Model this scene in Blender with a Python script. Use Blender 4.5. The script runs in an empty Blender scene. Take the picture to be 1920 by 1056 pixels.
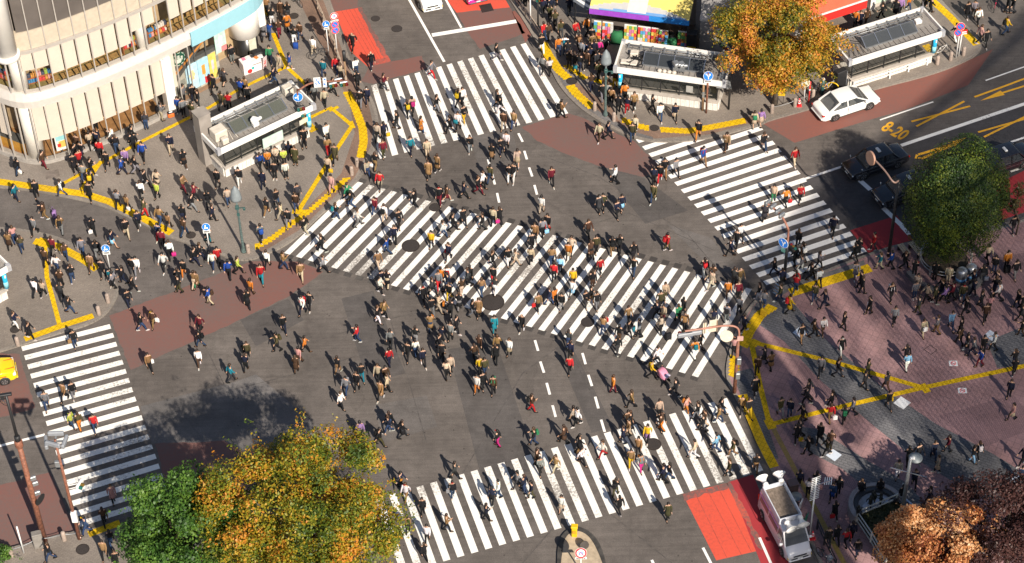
import bpy, bmesh, math, random
from mathutils import Vector, Matrix
random.seed(7)
S = bpy.context.scene
C = S.collection
R = math.radians
# ---------------------------------------------------------------- camera
FPX, TH, RO, HC = 4296.4, R(45.518), R(-1.5975), 112.0
_c, _s = math.cos(TH), math.sin(TH)
_r0, _u0, FW = Vector((1, 0, 0)), Vector((0, _s, _c)), Vector((0, _c, -_s))
RT = _r0*math.cos(RO) + _u0*math.sin(RO)
UP = _u0*math.cos(RO) - _r0*math.sin(RO)
def G(x, y, z=0.0):
    """world point at height z seen at photo pixel x, y"""
    d = FW + RT*((x-960)/FPX) - UP*((y-528)/FPX)
    t = (z-HC)/d.z
    return Vector((d.x*t, d.y*t, z))
cd = bpy.data.cameras.new('camera'); cam = bpy.data.objects.new('camera', cd); C.objects.link(cam)
cam.matrix_world = Matrix(((RT.x, UP.x, -FW.x, 0), (RT.y, UP.y, -FW.y, 0), (RT.z, UP.z, -FW.z, HC), (0, 0, 0, 1)))
cd.sensor_width = 36; cd.lens = FPX/1920*36; cd.clip_end = 3000; cd.clip_start = 1
S.camera = cam
# ---------------------------------------------------------------- light
SUN_AZ, SUN_EL = R(114.5), R(37.8)     # azimuth of the shadows, elevation
sd = Vector((math.cos(SUN_AZ)*math.cos(SUN_EL), math.sin(SUN_AZ)*math.cos(SUN_EL), -math.sin(SUN_EL)))
l = bpy.data.lights.new('sun', 'SUN'); lo = bpy.data.objects.new('sun', l); C.objects.link(lo)
l.energy = 4.6; l.angle = R(0.53); l.color = (1, .915, .79)
lo.rotation_euler = sd.to_track_quat('-Z', 'Y').to_euler()
W = bpy.data.worlds.new('World'); S.world = W; W.use_nodes = True
nt = W.node_tree; bg = nt.nodes['Background']; sk = nt.nodes.new('ShaderNodeTexSky')
sk.sky_type = 'NISHITA'; sk.sun_disc = False; sk.sun_elevation = SUN_EL
_to = -sd; sk.sun_rotation = math.atan2(_to.x, _to.y)
sk.air_density = 1.0; sk.dust_density = .8
nt.links.new(sk.outputs[0], bg.inputs[0]); bg.inputs[1].default_value = 0.062
S.view_settings.view_transform = 'Standard'; S.view_settings.look = 'None'
S.view_settings.exposure = 0.68; S.view_settings.gamma = 1
S.cycles.max_bounces = 6; S.cycles.transparent_max_bounces = 12
S.cycles.use_denoising = True
# ---------------------------------------------------------------- materials
def srgb(r, g, b):
    f = lambda v: (v/255/12.92) if v/255 <= .04045 else ((v/255+.055)/1.055)**2.4
    return (f(r), f(g), f(b))
def node(nt, t, **k):
    n = nt.nodes.new(t)
    for a, v in k.items(): setattr(n, a, v)
    return n
_mats = {}
WORG = {}     # parts given in world coordinates: their thing's location
def mat(name, col, rough=.6, metal=0, var=.12, scale=3.0, bump=0, spec=.5, emit=None, alpha=None, coat=0):
    if name in _mats: return _mats[name]
    m = bpy.data.materials.new(name); m.use_nodes = True; _mats[name] = m
    nt = m.node_tree; b = nt.nodes['Principled BSDF']
    b.inputs['Roughness'].default_value = rough; b.inputs['Metallic'].default_value = metal
    b.inputs['Specular IOR Level'].default_value = spec
    b.inputs['Coat Weight'].default_value = coat
    g = node(nt, 'ShaderNodeNewGeometry')
    n = node(nt, 'ShaderNodeTexNoise'); n.inputs['Scale'].default_value = scale; n.inputs['Detail'].default_value = 5
    nt.links.new(g.outputs['Position'], n.inputs['Vector'])
    r = node(nt, 'ShaderNodeValToRGB')
    r.color_ramp.elements[0].position = .3; r.color_ramp.elements[1].position = .7
    r.color_ramp.elements[0].color = (*[c*(1-var) for c in col], 1)
    r.color_ramp.elements[1].color = (*[min(1, c*(1+var)) for c in col], 1)
    nt.links.new(n.outputs['Fac'], r.inputs['Fac']); nt.links.new(r.outputs[0], b.inputs['Base Color'])
    if bump:
        bp = node(nt, 'ShaderNodeBump'); bp.inputs['Strength'].default_value = bump
        nt.links.new(n.outputs['Fac'], bp.inputs['Height']); nt.links.new(bp.outputs[0], b.inputs['Normal'])
    if emit:
        b.inputs['Emission Color'].default_value = (*col, 1); b.inputs['Emission Strength'].default_value = emit
    if alpha is not None: b.inputs['Alpha'].default_value = alpha
    return m
def wear_mat(name, col, dirt, lo, hi, scale=9, rough=.75, big=.75):
    """painted or laid surface with worn, dirty patches of their own shape"""
    m = bpy.data.materials.new(name); m.use_nodes = True; _mats[name] = m
    nt = m.node_tree; b = nt.nodes['Principled BSDF']; b.inputs['Roughness'].default_value = rough
    b.inputs['Specular IOR Level'].default_value = .25
    g = node(nt, 'ShaderNodeNewGeometry')
    n = node(nt, 'ShaderNodeTexNoise'); n.inputs['Scale'].default_value = scale; n.inputs['Detail'].default_value = 9; n.inputs['Roughness'].default_value = .72
    n2 = node(nt, 'ShaderNodeTexNoise'); n2.inputs['Scale'].default_value = .22; n2.inputs['Detail'].default_value = 3
    for q in (n, n2): nt.links.new(g.outputs['Position'], q.inputs['Vector'])
    a = node(nt, 'ShaderNodeMath', operation='MULTIPLY_ADD'); a.inputs[1].default_value = big; nt.links.new(n2.outputs[0], a.inputs[0]); nt.links.new(n.outputs[0], a.inputs[2])
    hf = node(nt, 'ShaderNodeMath', operation='MULTIPLY'); hf.inputs[1].default_value = .5; nt.links.new(a.outputs[0], hf.inputs[0]); a = hf; lo, hi = lo/2, hi/2
    r = node(nt, 'ShaderNodeValToRGB'); r.color_ramp.elements[0].position = lo; r.color_ramp.elements[1].position = hi
    r.color_ramp.elements[0].color = (*col, 1); r.color_ramp.elements[1].color = (*dirt, 1)
    e = r.color_ramp.elements.new(lo-.13); e.color = (*[min(1, c*1.08) for c in col], 1)
    nt.links.new(a.outputs[0], r.inputs[0]); nt.links.new(r.outputs[0], b.inputs['Base Color'])
    return m
def asphalt(name, col, groove=.5, ang=0.0, patchy=.25):
    m = bpy.data.materials.new(name); m.use_nodes = True; _mats[name] = m
    nt = m.node_tree; b = nt.nodes['Principled BSDF']; b.inputs['Roughness'].default_value = .82
    b.inputs['Specular IOR Level'].default_value = .3
    g = node(nt, 'ShaderNodeNewGeometry')
    big = node(nt, 'ShaderNodeTexNoise'); big.inputs['Scale'].default_value = .16; big.inputs['Detail'].default_value = 4
    mid = node(nt, 'ShaderNodeTexNoise'); mid.inputs['Scale'].default_value = 1.7; mid.inputs['Detail'].default_value = 6; mid.inputs['Roughness'].default_value = .65
    fine = node(nt, 'ShaderNodeTexNoise'); fine.inputs['Scale'].default_value = 14; fine.inputs['Detail'].default_value = 4; fine.inputs['Roughness'].default_value = .8
    for q in (big, mid, fine): nt.links.new(g.outputs['Position'], q.inputs['Vector'])
    mp = node(nt, 'ShaderNodeMapping'); mp.inputs['Rotation'].default_value = (0, 0, ang); mp.inputs['Scale'].default_value = (.12, 3.2, 1)
    nt.links.new(g.outputs['Position'], mp.inputs['Vector'])
    st = node(nt, 'ShaderNodeTexNoise'); st.inputs['Scale'].default_value = 1.6; st.inputs['Detail'].default_value = 4
    nt.links.new(mp.outputs[0], st.inputs['Vector'])
    vor = node(nt, 'ShaderNodeTexVoronoi'); vor.feature = 'DISTANCE_TO_EDGE'; vor.inputs['Scale'].default_value = .13
    mixv = node(nt, 'ShaderNodeVectorMath', operation='MULTIPLY_ADD'); mixv.inputs[1].default_value = (1.2, 1.2, 0)
    nt.links.new(mid.outputs['Color'], mixv.inputs[0]); nt.links.new(g.outputs['Position'], mixv.inputs[2]); nt.links.new(mixv.outputs[0], vor.inputs['Vector'])
    crk = node(nt, 'ShaderNodeMapRange'); crk.inputs['From Min'].default_value = 0; crk.inputs['From Max'].default_value = .012
    crk.inputs['To Min'].default_value = .86; crk.inputs['To Max'].default_value = 1; nt.links.new(vor.outputs[0], crk.inputs[0])
    def rng(src, lo, hi, a=.3, z=.7):
        q = node(nt, 'ShaderNodeMapRange'); q.inputs['From Min'].default_value = a; q.inputs['From Max'].default_value = z
        q.inputs['To Min'].default_value = lo; q.inputs['To Max'].default_value = hi; nt.links.new(src, q.inputs[0]); return q.outputs[0]
    sp = node(nt, 'ShaderNodeTexVoronoi'); sp.inputs['Scale'].default_value = 1.1; nt.links.new(g.outputs['Position'], sp.inputs['Vector'])
    big2 = node(nt, 'ShaderNodeTexNoise'); big2.inputs['Scale'].default_value = .55; big2.inputs['Detail'].default_value = 7; big2.inputs['Roughness'].default_value = .62; nt.links.new(g.outputs['Position'], big2.inputs['Vector'])
    terms = [rng(sp.outputs['Distance'], .45, 1, .035, .075), rng(big2.outputs[0], .84, 1.16), rng(big.outputs[0], 1-patchy, 1+patchy), rng(mid.outputs[0], .86, 1.14), rng(fine.outputs[0], .72, 1.28), rng(st.outputs[0], 1-.22*groove, 1+.22*groove), crk.outputs[0]]
    cur = terms[0]
    for t in terms[1:]:
        q = node(nt, 'ShaderNodeMath', operation='MULTIPLY'); nt.links.new(cur, q.inputs[0]); nt.links.new(t, q.inputs[1]); cur = q.outputs[0]
    v = node(nt, 'ShaderNodeVectorMath', operation='SCALE'); v.inputs[0].default_value = col; nt.links.new(cur, v.inputs['Scale'])
    nt.links.new(v.outputs[0], b.inputs['Base Color'])
    bp = node(nt, 'ShaderNodeBump'); bp.inputs['Strength'].default_value = .25; bp.inputs['Distance'].default_value = .02
    nt.links.new(fine.outputs[0], bp.inputs['Height']); nt.links.new(bp.outputs[0], b.inputs['Normal'])
    return m
def paving(name, c1, c2, mortar, w=.42, h=.42, ang=0.0, msize=.012, patch=.3, off=.5, tint=None):
    m = bpy.data.materials.new(name); m.use_nodes = True; _mats[name] = m
    nt = m.node_tree; b = nt.nodes['Principled BSDF']; b.inputs['Roughness'].default_value = .7; b.inputs['Specular IOR Level'].default_value = .3
    g = node(nt, 'ShaderNodeNewGeometry'); mp = node(nt, 'ShaderNodeMapping'); mp.inputs['Rotation'].default_value = (0, 0, ang)
    nt.links.new(g.outputs['Position'], mp.inputs['Vector'])
    br = node(nt, 'ShaderNodeTexBrick'); br.offset = off; nt.links.new(mp.outputs[0], br.inputs['Vector'])
    br.inputs['Color1'].default_value = (*c1, 1); br.inputs['Color2'].default_value = (*c2, 1); br.inputs['Mortar'].default_value = (*mortar, 1)
    br.inputs['Scale'].default_value = 1; br.inputs['Brick Width'].default_value = w; br.inputs['Row Height'].default_value = h
    br.inputs['Mortar Size'].default_value = msize; br.inputs['Bias'].default_value = 0
    n = node(nt, 'ShaderNodeTexNoise'); n.inputs['Scale'].default_value = .35; n.inputs['Detail'].default_value = 5
    f = node(nt, 'ShaderNodeTexNoise'); f.inputs['Scale'].default_value = 9; f.inputs['Detail'].default_value = 6; f.inputs['Roughness'].default_value = .7
    for q in (n, f): nt.links.new(g.outputs['Position'], q.inputs['Vector'])
    a = node(nt, 'ShaderNodeMapRange'); a.inputs['From Min'].default_value = .3; a.inputs['From Max'].default_value = .7; a.inputs['To Min'].default_value = 1-patch; a.inputs['To Max'].default_value = 1+patch
    nt.links.new(n.outputs[0], a.inputs[0])
    a2 = node(nt, 'ShaderNodeMapRange'); a2.inputs['From Min'].default_value = .3; a2.inputs['From Max'].default_value = .7; a2.inputs['To Min'].default_value = .8; a2.inputs['To Max'].default_value = 1.2
    nt.links.new(f.outputs[0], a2.inputs[0])
    q = node(nt, 'ShaderNodeMath', operation='MULTIPLY'); nt.links.new(a.outputs[0], q.inputs[0]); nt.links.new(a2.outputs[0], q.inputs[1])
    sp = node(nt, 'ShaderNodeTexVoronoi'); sp.inputs['Scale'].default_value = 1.3; nt.links.new(g.outputs['Position'], sp.inputs['Vector']); s2 = node(nt, 'ShaderNodeMapRange'); s2.inputs['From Min'].default_value = .03; s2.inputs['From Max'].default_value = .07; s2.inputs['To Min'].default_value = .55; nt.links.new(sp.outputs['Distance'], s2.inputs[0]); q0 = q; q = node(nt, 'ShaderNodeMath', operation='MULTIPLY'); nt.links.new(q0.outputs[0], q.inputs[0]); nt.links.new(s2.outputs[0], q.inputs[1])
    v = node(nt, 'ShaderNodeVectorMath', operation='SCALE'); nt.links.new(br.outputs[0], v.inputs[0]); nt.links.new(q.outputs[0], v.inputs['Scale'])
    nt.links.new(v.outputs[0], b.inputs['Base Color'])
    return m
def glass(name, col=(.05, .06, .06), trans=.5, rough=.05):
    """window glass: reflective pane, partly see-through"""
    if name in _mats: return _mats[name]
    m = bpy.data.materials.new(name); m.use_nodes = True; _mats[name] = m
    nt = m.node_tree; b = nt.nodes['Principled BSDF']; out = nt.nodes['Material Output']
    b.inputs['Base Color'].default_value = (*col, 1); b.inputs['Roughness'].default_value = rough
    t = node(nt, 'ShaderNodeBsdfTransparent'); t.inputs[0].default_value = (.97, .96, .94, 1)
    mx = node(nt, 'ShaderNodeMixShader'); mx.inputs[0].default_value = 1-trans
    n = node(nt, 'ShaderNodeTexNoise'); n.inputs['Scale'].default_value = 1.3
    bp = node(nt, 'ShaderNodeBump'); bp.inputs['Strength'].default_value = .03; nt.links.new(n.outputs[0], bp.inputs['Height']); nt.links.new(bp.outputs[0], b.inputs['Normal'])
    nt.links.new(t.outputs[0], mx.inputs[1]); nt.links.new(b.outputs[0], mx.inputs[2]); nt.links.new(mx.outputs[0], out.inputs[0])
    return m
def objcol(name, rough=.85, var=.18, spec=.2, attr=False):
    """fabric, hair, skin, paint whose colour is the object's own colour"""
    m = bpy.data.materials.new(name); m.use_nodes = True; _mats[name] = m
    nt = m.node_tree; b = nt.nodes['Principled BSDF']; b.inputs['Roughness'].default_value = rough; b.inputs['Specular IOR Level'].default_value = spec
    if attr: oi = node(nt, 'ShaderNodeVertexColor', layer_name='tint')
    else: oi = node(nt, 'ShaderNodeObjectInfo')
    g = node(nt, 'ShaderNodeNewGeometry'); n = node(nt, 'ShaderNodeTexNoise'); n.inputs['Scale'].default_value = 11; n.inputs['Detail'].default_value = 3
    nt.links.new(g.outputs['Position'], n.inputs['Vector'])
    a = node(nt, 'ShaderNodeMapRange'); a.inputs['From Min'].default_value = .3; a.inputs['From Max'].default_value = .7; a.inputs['To Min'].default_value = 1-var; a.inputs['To Max'].default_value = 1+var
    nt.links.new(n.outputs[0], a.inputs[0]); v = node(nt, 'ShaderNodeVectorMath', operation='SCALE')
    nt.links.new(oi.outputs['Color'], v.inputs[0]); nt.links.new(a.outputs[0], v.inputs['Scale']); nt.links.new(v.outputs[0], b.inputs['Base Color'])
    return m
# ---------------------------------------------------------------- mesh builder
class MB:
    def __init__(s): s.v = []; s.f = []; s.m = []; s.sm = []
    def add(s, vs, fs, m=0, smooth=False):
        o = len(s.v); s.v += [Vector(p) for p in vs]
        for f in fs: s.f.append([i+o for i in f]); s.m.append(m); s.sm.append(smooth)
        return s
    def quad(s, a, b, c, d, m=0): return s.add([a, b, c, d], [(0, 1, 2, 3)], m)
    def poly(s, pts, m=0): return s.add(pts, [tuple(range(len(pts)))], m)
    def box(s, c, d, rz=0, m=0, rx=0, ry=0, bev=0):
        c = Vector(c); M = Matrix.Rotation(rz, 3, 'Z') @ Matrix.Rotation(ry, 3, 'Y') @ Matrix.Rotation(rx, 3, 'X')
        x, y, z = d[0]/2, d[1]/2, d[2]/2
        if bev:
            vs = []; fs = []
            e = min(bev, x*.9, y*.9, z*.9)
            rings = [(-z, e), (-z+e, 0), (z-e, 0), (z, e)]
            for (zz, i) in rings:
                X, Y = x-i, y-i; k = e*.7
                vs += [(-X, -Y+k, zz), (-X+k, -Y, zz), (X-k, -Y, zz), (X, -Y+k, zz), (X, Y-k, zz), (X-k, Y, zz), (-X+k, Y, zz), (-X, Y-k, zz)]
            for r in range(3):
                for i in range(8):
                    j = (i+1) % 8; fs.append((r*8+i, r*8+j, r*8+8+j, r*8+8+i))
            fs.append(tuple(range(7, -1, -1))); fs.append(tuple(range(24, 32)))
            return s.add([c+M@Vector(p) for p in vs], fs, m)
        vs = [c+M@Vector((sx*x, sy*y, sz*z)) for sz in (-1, 1) for sx, sy in ((-1, -1), (1, -1), (1, 1), (-1, 1))]
        return s.add(vs, [(3, 2, 1, 0), (4, 5, 6, 7), (0, 1, 5, 4), (1, 2, 6, 5), (2, 3, 7, 6), (3, 0, 4, 7)], m)
    def bar(s, a, b, w, h, m=0, up=(0, 0, 1)):
        a, b = Vector(a), Vector(b); t = (b-a).normalized(); u = Vector(up)
        if abs(t.dot(u)) > .99: u = Vector((1, 0, 0))
        n = t.cross(u).normalized(); u = n.cross(t).normalized(); n *= w/2; u *= h/2
        return s.add([a-n-u, a+n-u, a+n+u, a-n+u, b-n-u, b+n-u, b+n+u, b-n+u], [(3, 2, 1, 0), (4, 5, 6, 7), (0, 1, 5, 4), (1, 2, 6, 5), (2, 3, 7, 6), (3, 0, 4, 7)], m)
    def tube(s, pts, r, n=8, m=0, cap=True, smooth=True):
        pts = [Vector(p) for p in pts]; rs = r if isinstance(r, (list, tuple)) else [r]*len(pts); vs = []; fs = []
        pu = None
        for i, p in enumerate(pts):
            t = (pts[min(i+1, len(pts)-1)]-pts[max(i-1, 0)]).normalized()
            if pu is None: pu = Vector((1, 0, 0)) if abs(t.x) < .8 else Vector((0, 1, 0))
            a = t.cross(pu).normalized(); b = a.cross(t).normalized(); pu = b
            rr = rs[i]; ra, rb = (rr if isinstance(rr, (list, tuple)) else (rr, rr))
            for k in range(n):
                q = 2*math.pi*k/n; vs.append(p+a*math.cos(q)*ra+b*math.sin(q)*rb)
        for i in range(len(pts)-1):
            for k in range(n):
                j = (k+1) % n; fs.append((i*n+k, i*n+j, i*n+n+j, i*n+n+k))
        if cap: fs.append(tuple(range(n-1, -1, -1))); fs.append(tuple(range((len(pts)-1)*n, len(pts)*n)))
        return s.add(vs, fs, m, smooth)
    def loft(s, rings, m=0, cap=True, smooth=True):
        """rings of equally many points"""
        n = len(rings[0]); vs = [p for r in rings for p in r]; fs = []
        for i in range(len(rings)-1):
            for k in range(n):
                j = (k+1) % n; fs.append((i*n+k, i*n+j, i*n+n+j, i*n+n+k))
        if cap: fs.append(tuple(range(n-1, -1, -1))); fs.append(tuple(range((len(rings)-1)*n, len(rings)*n)))
        return s.add(vs, fs, m, smooth)
    def lathe(s, c, prof, n=16, m=0, smooth=True):
        c = Vector(c)
        return s.loft([[c+Vector((r*math.cos(2*math.pi*k/n), r*math.sin(2*math.pi*k/n), z)) for k in range(n)] for r, z in prof], m, True, smooth)
    def ball(s, c, r, m=0, n=8, k=6):
        c = Vector(c); r = r if isinstance(r, (list, tuple)) else (r, r, r)
        return s.loft([[c+Vector((r[0]*math.sin(math.pi*(i+.02)/(k+.04))*math.cos(2*math.pi*j/n), r[1]*math.sin(math.pi*(i+.02)/(k+.04))*math.sin(2*math.pi*j/n), -r[2]*math.cos(math.pi*(i+.02)/(k+.04)))) for j in range(n)] for i in range(k+1)], m)
    def prism(s, poly, z0, z1, m=0, mt=None):
        n = len(poly); a = sum(poly[i][0]*poly[(i+1) % n][1]-poly[(i+1) % n][0]*poly[i][1] for i in range(n))
        if a < 0: poly = list(reversed(poly))
        vs = [(p[0], p[1], z0) for p in poly]+[(p[0], p[1], z1) for p in poly]
        s.add(vs, [(i, (i+1) % n, n+(i+1) % n, n+i) for i in range(n)], m)
        s.add([(p[0], p[1], z1) for p in poly], [tuple(range(n))], m if mt is None else mt)
        s.add([(p[0], p[1], z0) for p in poly], [tuple(range(n-1, -1, -1))], m)
        return s
    def disc(s, c, nrm, r, m=0, n=24, ry=None, t=0):
        c = Vector(c); nrm = Vector(nrm).normalized(); u = Vector((0, 0, 1)) if abs(nrm.z) < .95 else Vector((0, 1, 0))
        a = u.cross(nrm).normalized(); b = nrm.cross(a); ry = ry or r
        ring = [c+a*r*math.cos(2*math.pi*k/n)+b*ry*math.sin(2*math.pi*k/n) for k in range(n)]
        if t: return s.loft([[p-nrm*t for p in ring], ring], m, True, False)
        return s.add(ring, [tuple(range(n))], m)
    def build(s, name, mats, parent=None, origin=None):
        me = bpy.data.meshes.new(name); o = Vector(origin) if origin is not None else WORG.get(parent.name if parent is not None else '', Vector((0, 0, 0)))
        me.from_pydata([tuple(p-o) for p in s.v], [], s.f)
        for q in (mats if isinstance(mats, (list, tuple)) else [mats]): me.materials.append(q)
        me.polygons.foreach_set('material_index', s.m); me.polygons.foreach_set('use_smooth', s.sm); me.update()
        ob = bpy.data.objects.new(name, me); C.objects.link(ob)
        if parent is not None:
            ob.parent = parent
            if parent.name in WORG: WORG[ob.name] = o
        else: ob.location = o
        return ob
def tag(o, label=None, cat=None, group=None, kind=None):
    if label: o['label'] = label
    if cat: o['category'] = cat
    if group: o['group'] = group
    if kind: o['kind'] = kind
    return o
def thing(name, label, cat, loc=(0, 0, 0), rz=0, group=None, world=False):
    """an Empty at the base of a thing; world=True: its parts are given in world coordinates"""
    o = bpy.data.objects.new(name, None); C.objects.link(o); o.location = loc; o.rotation_euler = (0, 0, rz); o.empty_display_size = .3
    if world: WORG[o.name] = Vector(loc)
    return tag(o, label, cat, group)
def dup(o, loc=None, rz=None, label=None, parent=None):
    c = o.copy(); C.objects.link(c); c.parent = parent
    if loc is not None: c.location = loc
    if rz is not None: c.rotation_euler = (0, 0, rz)
    if label: c['label'] = label
    for ch in list(o.children): dup(ch, parent=c)
    return c
def chaikin(p, k=2, closed=False):
    p = [Vector(q) for q in p]
    for _ in range(k):
        o = [] if closed else [p[0]]
        for i in range(len(p) if closed else len(p)-1):
            a, b = p[i], p[(i+1) % len(p)]; o += [a*.75+b*.25, a*.25+b*.75]
        if not closed: o.append(p[-1])
        p = o
    return p
def img(pts, z=0): return [G(x, y, z) for x, y in pts]
M_ = dict(
 metal=mat('grey_metal', (.32, .33, .34), .45, .6), dark=mat('dark_metal', (.03, .03, .032), .5, .3), white=mat('white_paint', (.75, .74, .72), .45),
 rust=mat('rusty_red_paint', (.22, .085, .05), .65, var=.4, scale=7), green=mat('green_metal', (.035, .09, .085), .5), wood=mat('wood', (.28, .17, .09), .7, var=.3),
 stone=wear_mat('granite', (.46, .36, .30), (.24, .19, .16), .7, 1.1, 9), black=mat('black_rubber', (.012, .012, .013), .7), red=mat('red_paint', (.62, .03, .025), .5),
 blue=mat('sign_blue', (.015, .17, .62), .4), yellow=mat('yellow_paint', (.75, .47, .01), .55, var=.15), cyan=mat('cyan_panel', (.02, .42, .72), .45), signred=mat('sign_red', (.65, .02, .03), .4),
 chrome=mat('bright_steel', (.6, .6, .6), .25, .9), lampg=mat('lamp_glass', (.20, .225, .235), .55), cone=mat('cone_red', (.75, .04, .05), .5), concrete=mat('concrete', (.36, .33, .29), .85, var=.2, scale=4, bump=.1),
)
# ================================================================ the ground
A_MAIN = asphalt('asphalt', (.118, .101, .090), .5, R(-32), .16)
A_DARK = asphalt('new_asphalt', (.062, .057, .058), .3, R(-20), .12)
def sheet(name, polys, m, z, kind='structure', smooth=0, rag=0):
    mb = MB()
    for p in polys:
        q = img(p, z) if not isinstance(p[0], Vector) else p
        if rag:                                # ragged worn outline
            q2 = []; rg_ = random.Random(int(q[0].x*100))
            for i in range(len(q)):
                a_, b_ = q[i], q[(i+1) % len(q)]; k_ = max(1, int((b_-a_).length/.35)); d_ = (b_-a_).normalized(); n_ = Vector((-d_.y, d_.x, 0))
                for j in range(k_): q2.append(a_.lerp(b_, j/k_)+n_*rg_.uniform(-rag, rag))
            q = q2
        n = len(q); a = sum(q[i].x*q[(i+1) % n].y-q[(i+1) % n].x*q[i].y for i in range(n))
        mb.poly(list(reversed(q)) if a < 0 else q)
    return tag(mb.build(name, m), kind=kind)
mb = MB(); mb.quad((-900, -500, 0), (900, -500, 0), (900, 1500, 0), (-900, 1500, 0))
tag(mb.build('ground', A_MAIN), kind='structure')
# newer darker road surfaces
sheet('road_surface', [[(1500, 338), (1940, 190), (2100, 300), (1910, 412), (1610, 470)], [(1405, 560), (1448, 530), (1620, 468), (1640, 474), (1500, 530)]], A_DARK, .003)
SIDE = asphalt('side_street_asphalt', (.115, .10, .092), .3, R(10), .1)
sheet('side_street', [[(-60, 349), (60, 356), (175, 379), (225, 398), (275, 421), (320, 446), (440, 487), (470, 489), (330, 545), (222, 590), (200, 560), (185, 505), (140, 460), (50, 432), (-60, 425)]], SIDE, .003)
# slightly paler grey patch under the trees at bottom left
PATCH = asphalt('pale_grey_asphalt', (.128, .117, .112), .4, R(60), .25)
sheet('pale_road_patch', [[(263, 762), (440, 716), (480, 702), (585, 790), (600, 900), (400, 832), (285, 832)]], PATCH, .003)
# repairs, trenches and seams in the asphalt
sheet('asphalt_repair', [[(840, 655), (930, 640), (1010, 880), (905, 905)], [(1120, 310), (1205, 332), (1290, 395), (1210, 420)], [(640, 560), (700, 545), (760, 700), (690, 720)], [(1040, 650), (1075, 655), (1150, 800), (1110, 812)], [(450, 600), (540, 560), (570, 600), (480, 650)], [(1010, 0), (1000, 60), (870, 52), (835, -5)]], asphalt('repair_asphalt', (.088, .078, .073), .4, R(20), .15), .0035)
sheet('asphalt_repair', [[(1250, 420), (1330, 445), (1400, 520), (1330, 500)], [(700, 760), (800, 742), (820, 800), (720, 830)], [(880, 255), (960, 245), (975, 300), (900, 320)]], asphalt('pale_repair_asphalt', (.125, .111, .103), .4, R(50), .15), .0035)
_sm = MB()
for _p in ([(700, 500), (745, 640), (800, 830)], [(590, 640), (720, 600), (860, 570)], [(960, 430), (1060, 640), (1140, 800)], [(1010, 290), (1120, 330), (1290, 440), (1380, 545)], [(330, 560), (380, 640), (420, 720)], [(860, 900), (980, 700), (1060, 640)], [(1140, 960), (1260, 1056)], [(980, 1056), (1050, 975)], [(690, 60), (780, 240), (820, 330)], [(1110, 420), (1180, 400), (1340, 470)], [(440, 730), (600, 690), (840, 610)]):
    _q = [G(x, y, .0045) for x, y in _p]
    for _a, _b in zip(_q[:-1], _q[1:]): _d = (_b-_a).normalized(); _n = Vector((-_d.y, _d.x, 0))*.022; _sm.quad(_a-_n, _b-_n, _b+_n, _a+_n)
tag(_sm.build('asphalt_seam', mat('seam_tar', (.078, .068, .062), .6, var=.5, scale=3)), kind='structure')
# red road surfaces
def red(name, col, dirt, lo=.75, hi=1.05): return wear_mat(name, col, dirt, lo, hi, 5)
RB = red('bright_red_surfacing', (.60, .085, .05), (.36, .07, .05), .95, 1.25)
RD = red('faded_red_surfacing', (.195, .085, .07), (.14, .102, .092), .66, 1.12)
RW = red('worn_red_surfacing', (.48, .09, .06), (.16, .09, .08), .7, .98)
RS = red('shade_toned_red_surfacing', (.33, .035, .04), (.2, .035, .04), .9, 1.3)  # lane red darkened in the colour to stand for shade
sheet('red_lane_surface', [[(628, 22), (672, 15), (724, 118), (690, 126), (657, 96)], [(1280, 927), (1362, 906), (1425, 1032), (1343, 1051)], [(838, 0), (948, 0), (956, 14), (856, 24)]], RB, .006)
sheet('worn_red_lane_surface', [[(606, -10), (668, -10), (672, 15), (628, 22), (616, 16)], [(690, 126), (724, 118), (790, 105), (800, 128), (700, 158), (678, 152)], [(856, 24), (956, 14), (985, 62), (900, 92), (870, 50)]], RD, .0065, rag=.06)
sheet('dusky_red_junction_surface', [img(p, .006) for p in [[(978, 238), (1066, 213), (1100, 224), (1190, 266), (1243, 318), (1205, 332), (1120, 310), (1060, 288), (1008, 264)],
  [(205, 592), (330, 545), (470, 490), (560, 490), (606, 510), (540, 556), (440, 605), (350, 645), (245, 694)], [(-60, 660), (36, 664), (66, 765), (-60, 800)], [(-60, 925), (93, 886), (145, 1000), (-60, 1050)], [(290, 832), (420, 827), (520, 880), (520, 960), (320, 932)]]], RD, .006, rag=.05)
sheet('bus_lane_surface', [[(1430, 232), (1440, 226), (1570, 189), (1640, 168), (1750, 140), (1810, 116), (1850, 98), (1862, 92), (1815, 160), (1700, 205), (1640, 222), (1560, 246), (1490, 268)], [(1000, 60), (965, 20), (960, 22), (985, 80)]], red('bus_lane_red', (.23, .088, .068), (.17, .095, .082), .75, 1.15), .0065)
sheet('shade_toned_red_lane_surface', [[(1594, 432), (1682, 404), (1712, 450), (1628, 474)], [(1860, 350), (1960, 300), (1960, 385), (1880, 412)], [(1366, 904), (1412, 890), (1480, 1056), (1440, 1090)]], RS, .0065)  # lane parts in shade, with the shade put into their colour
sheet('worn_red_lane_edge', [[(1280, 927), (1362, 906), (1368, 916), (1322, 926), (1286, 940)], [(1362, 906), (1369, 904), (1436, 1030), (1425, 1032)], [(670, 14), (677, 14), (733, 116), (724, 118)], [(690, 126), (724, 118), (720, 108), (682, 116)]], RW, .0082, rag=.08)
_sm = MB()
for _a, _b in [((1302, 922), (1363, 1046)), ((1325, 917), (1390, 1040)), ((1345, 911), (1409, 1035)), ((640, 20), (700, 124)), ((648, 18), (708, 122)), ((655, 17), (714, 120)), ((663, 16), (719, 119))]:
    _a, _b = G(*_a, .0095), G(*_b, .0095); _d = (_b-_a).normalized(); _n = Vector((-_d.y, _d.x, 0))*.018; _sm.quad(_a-_n, _b-_n, _b+_n, _a+_n)
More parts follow.
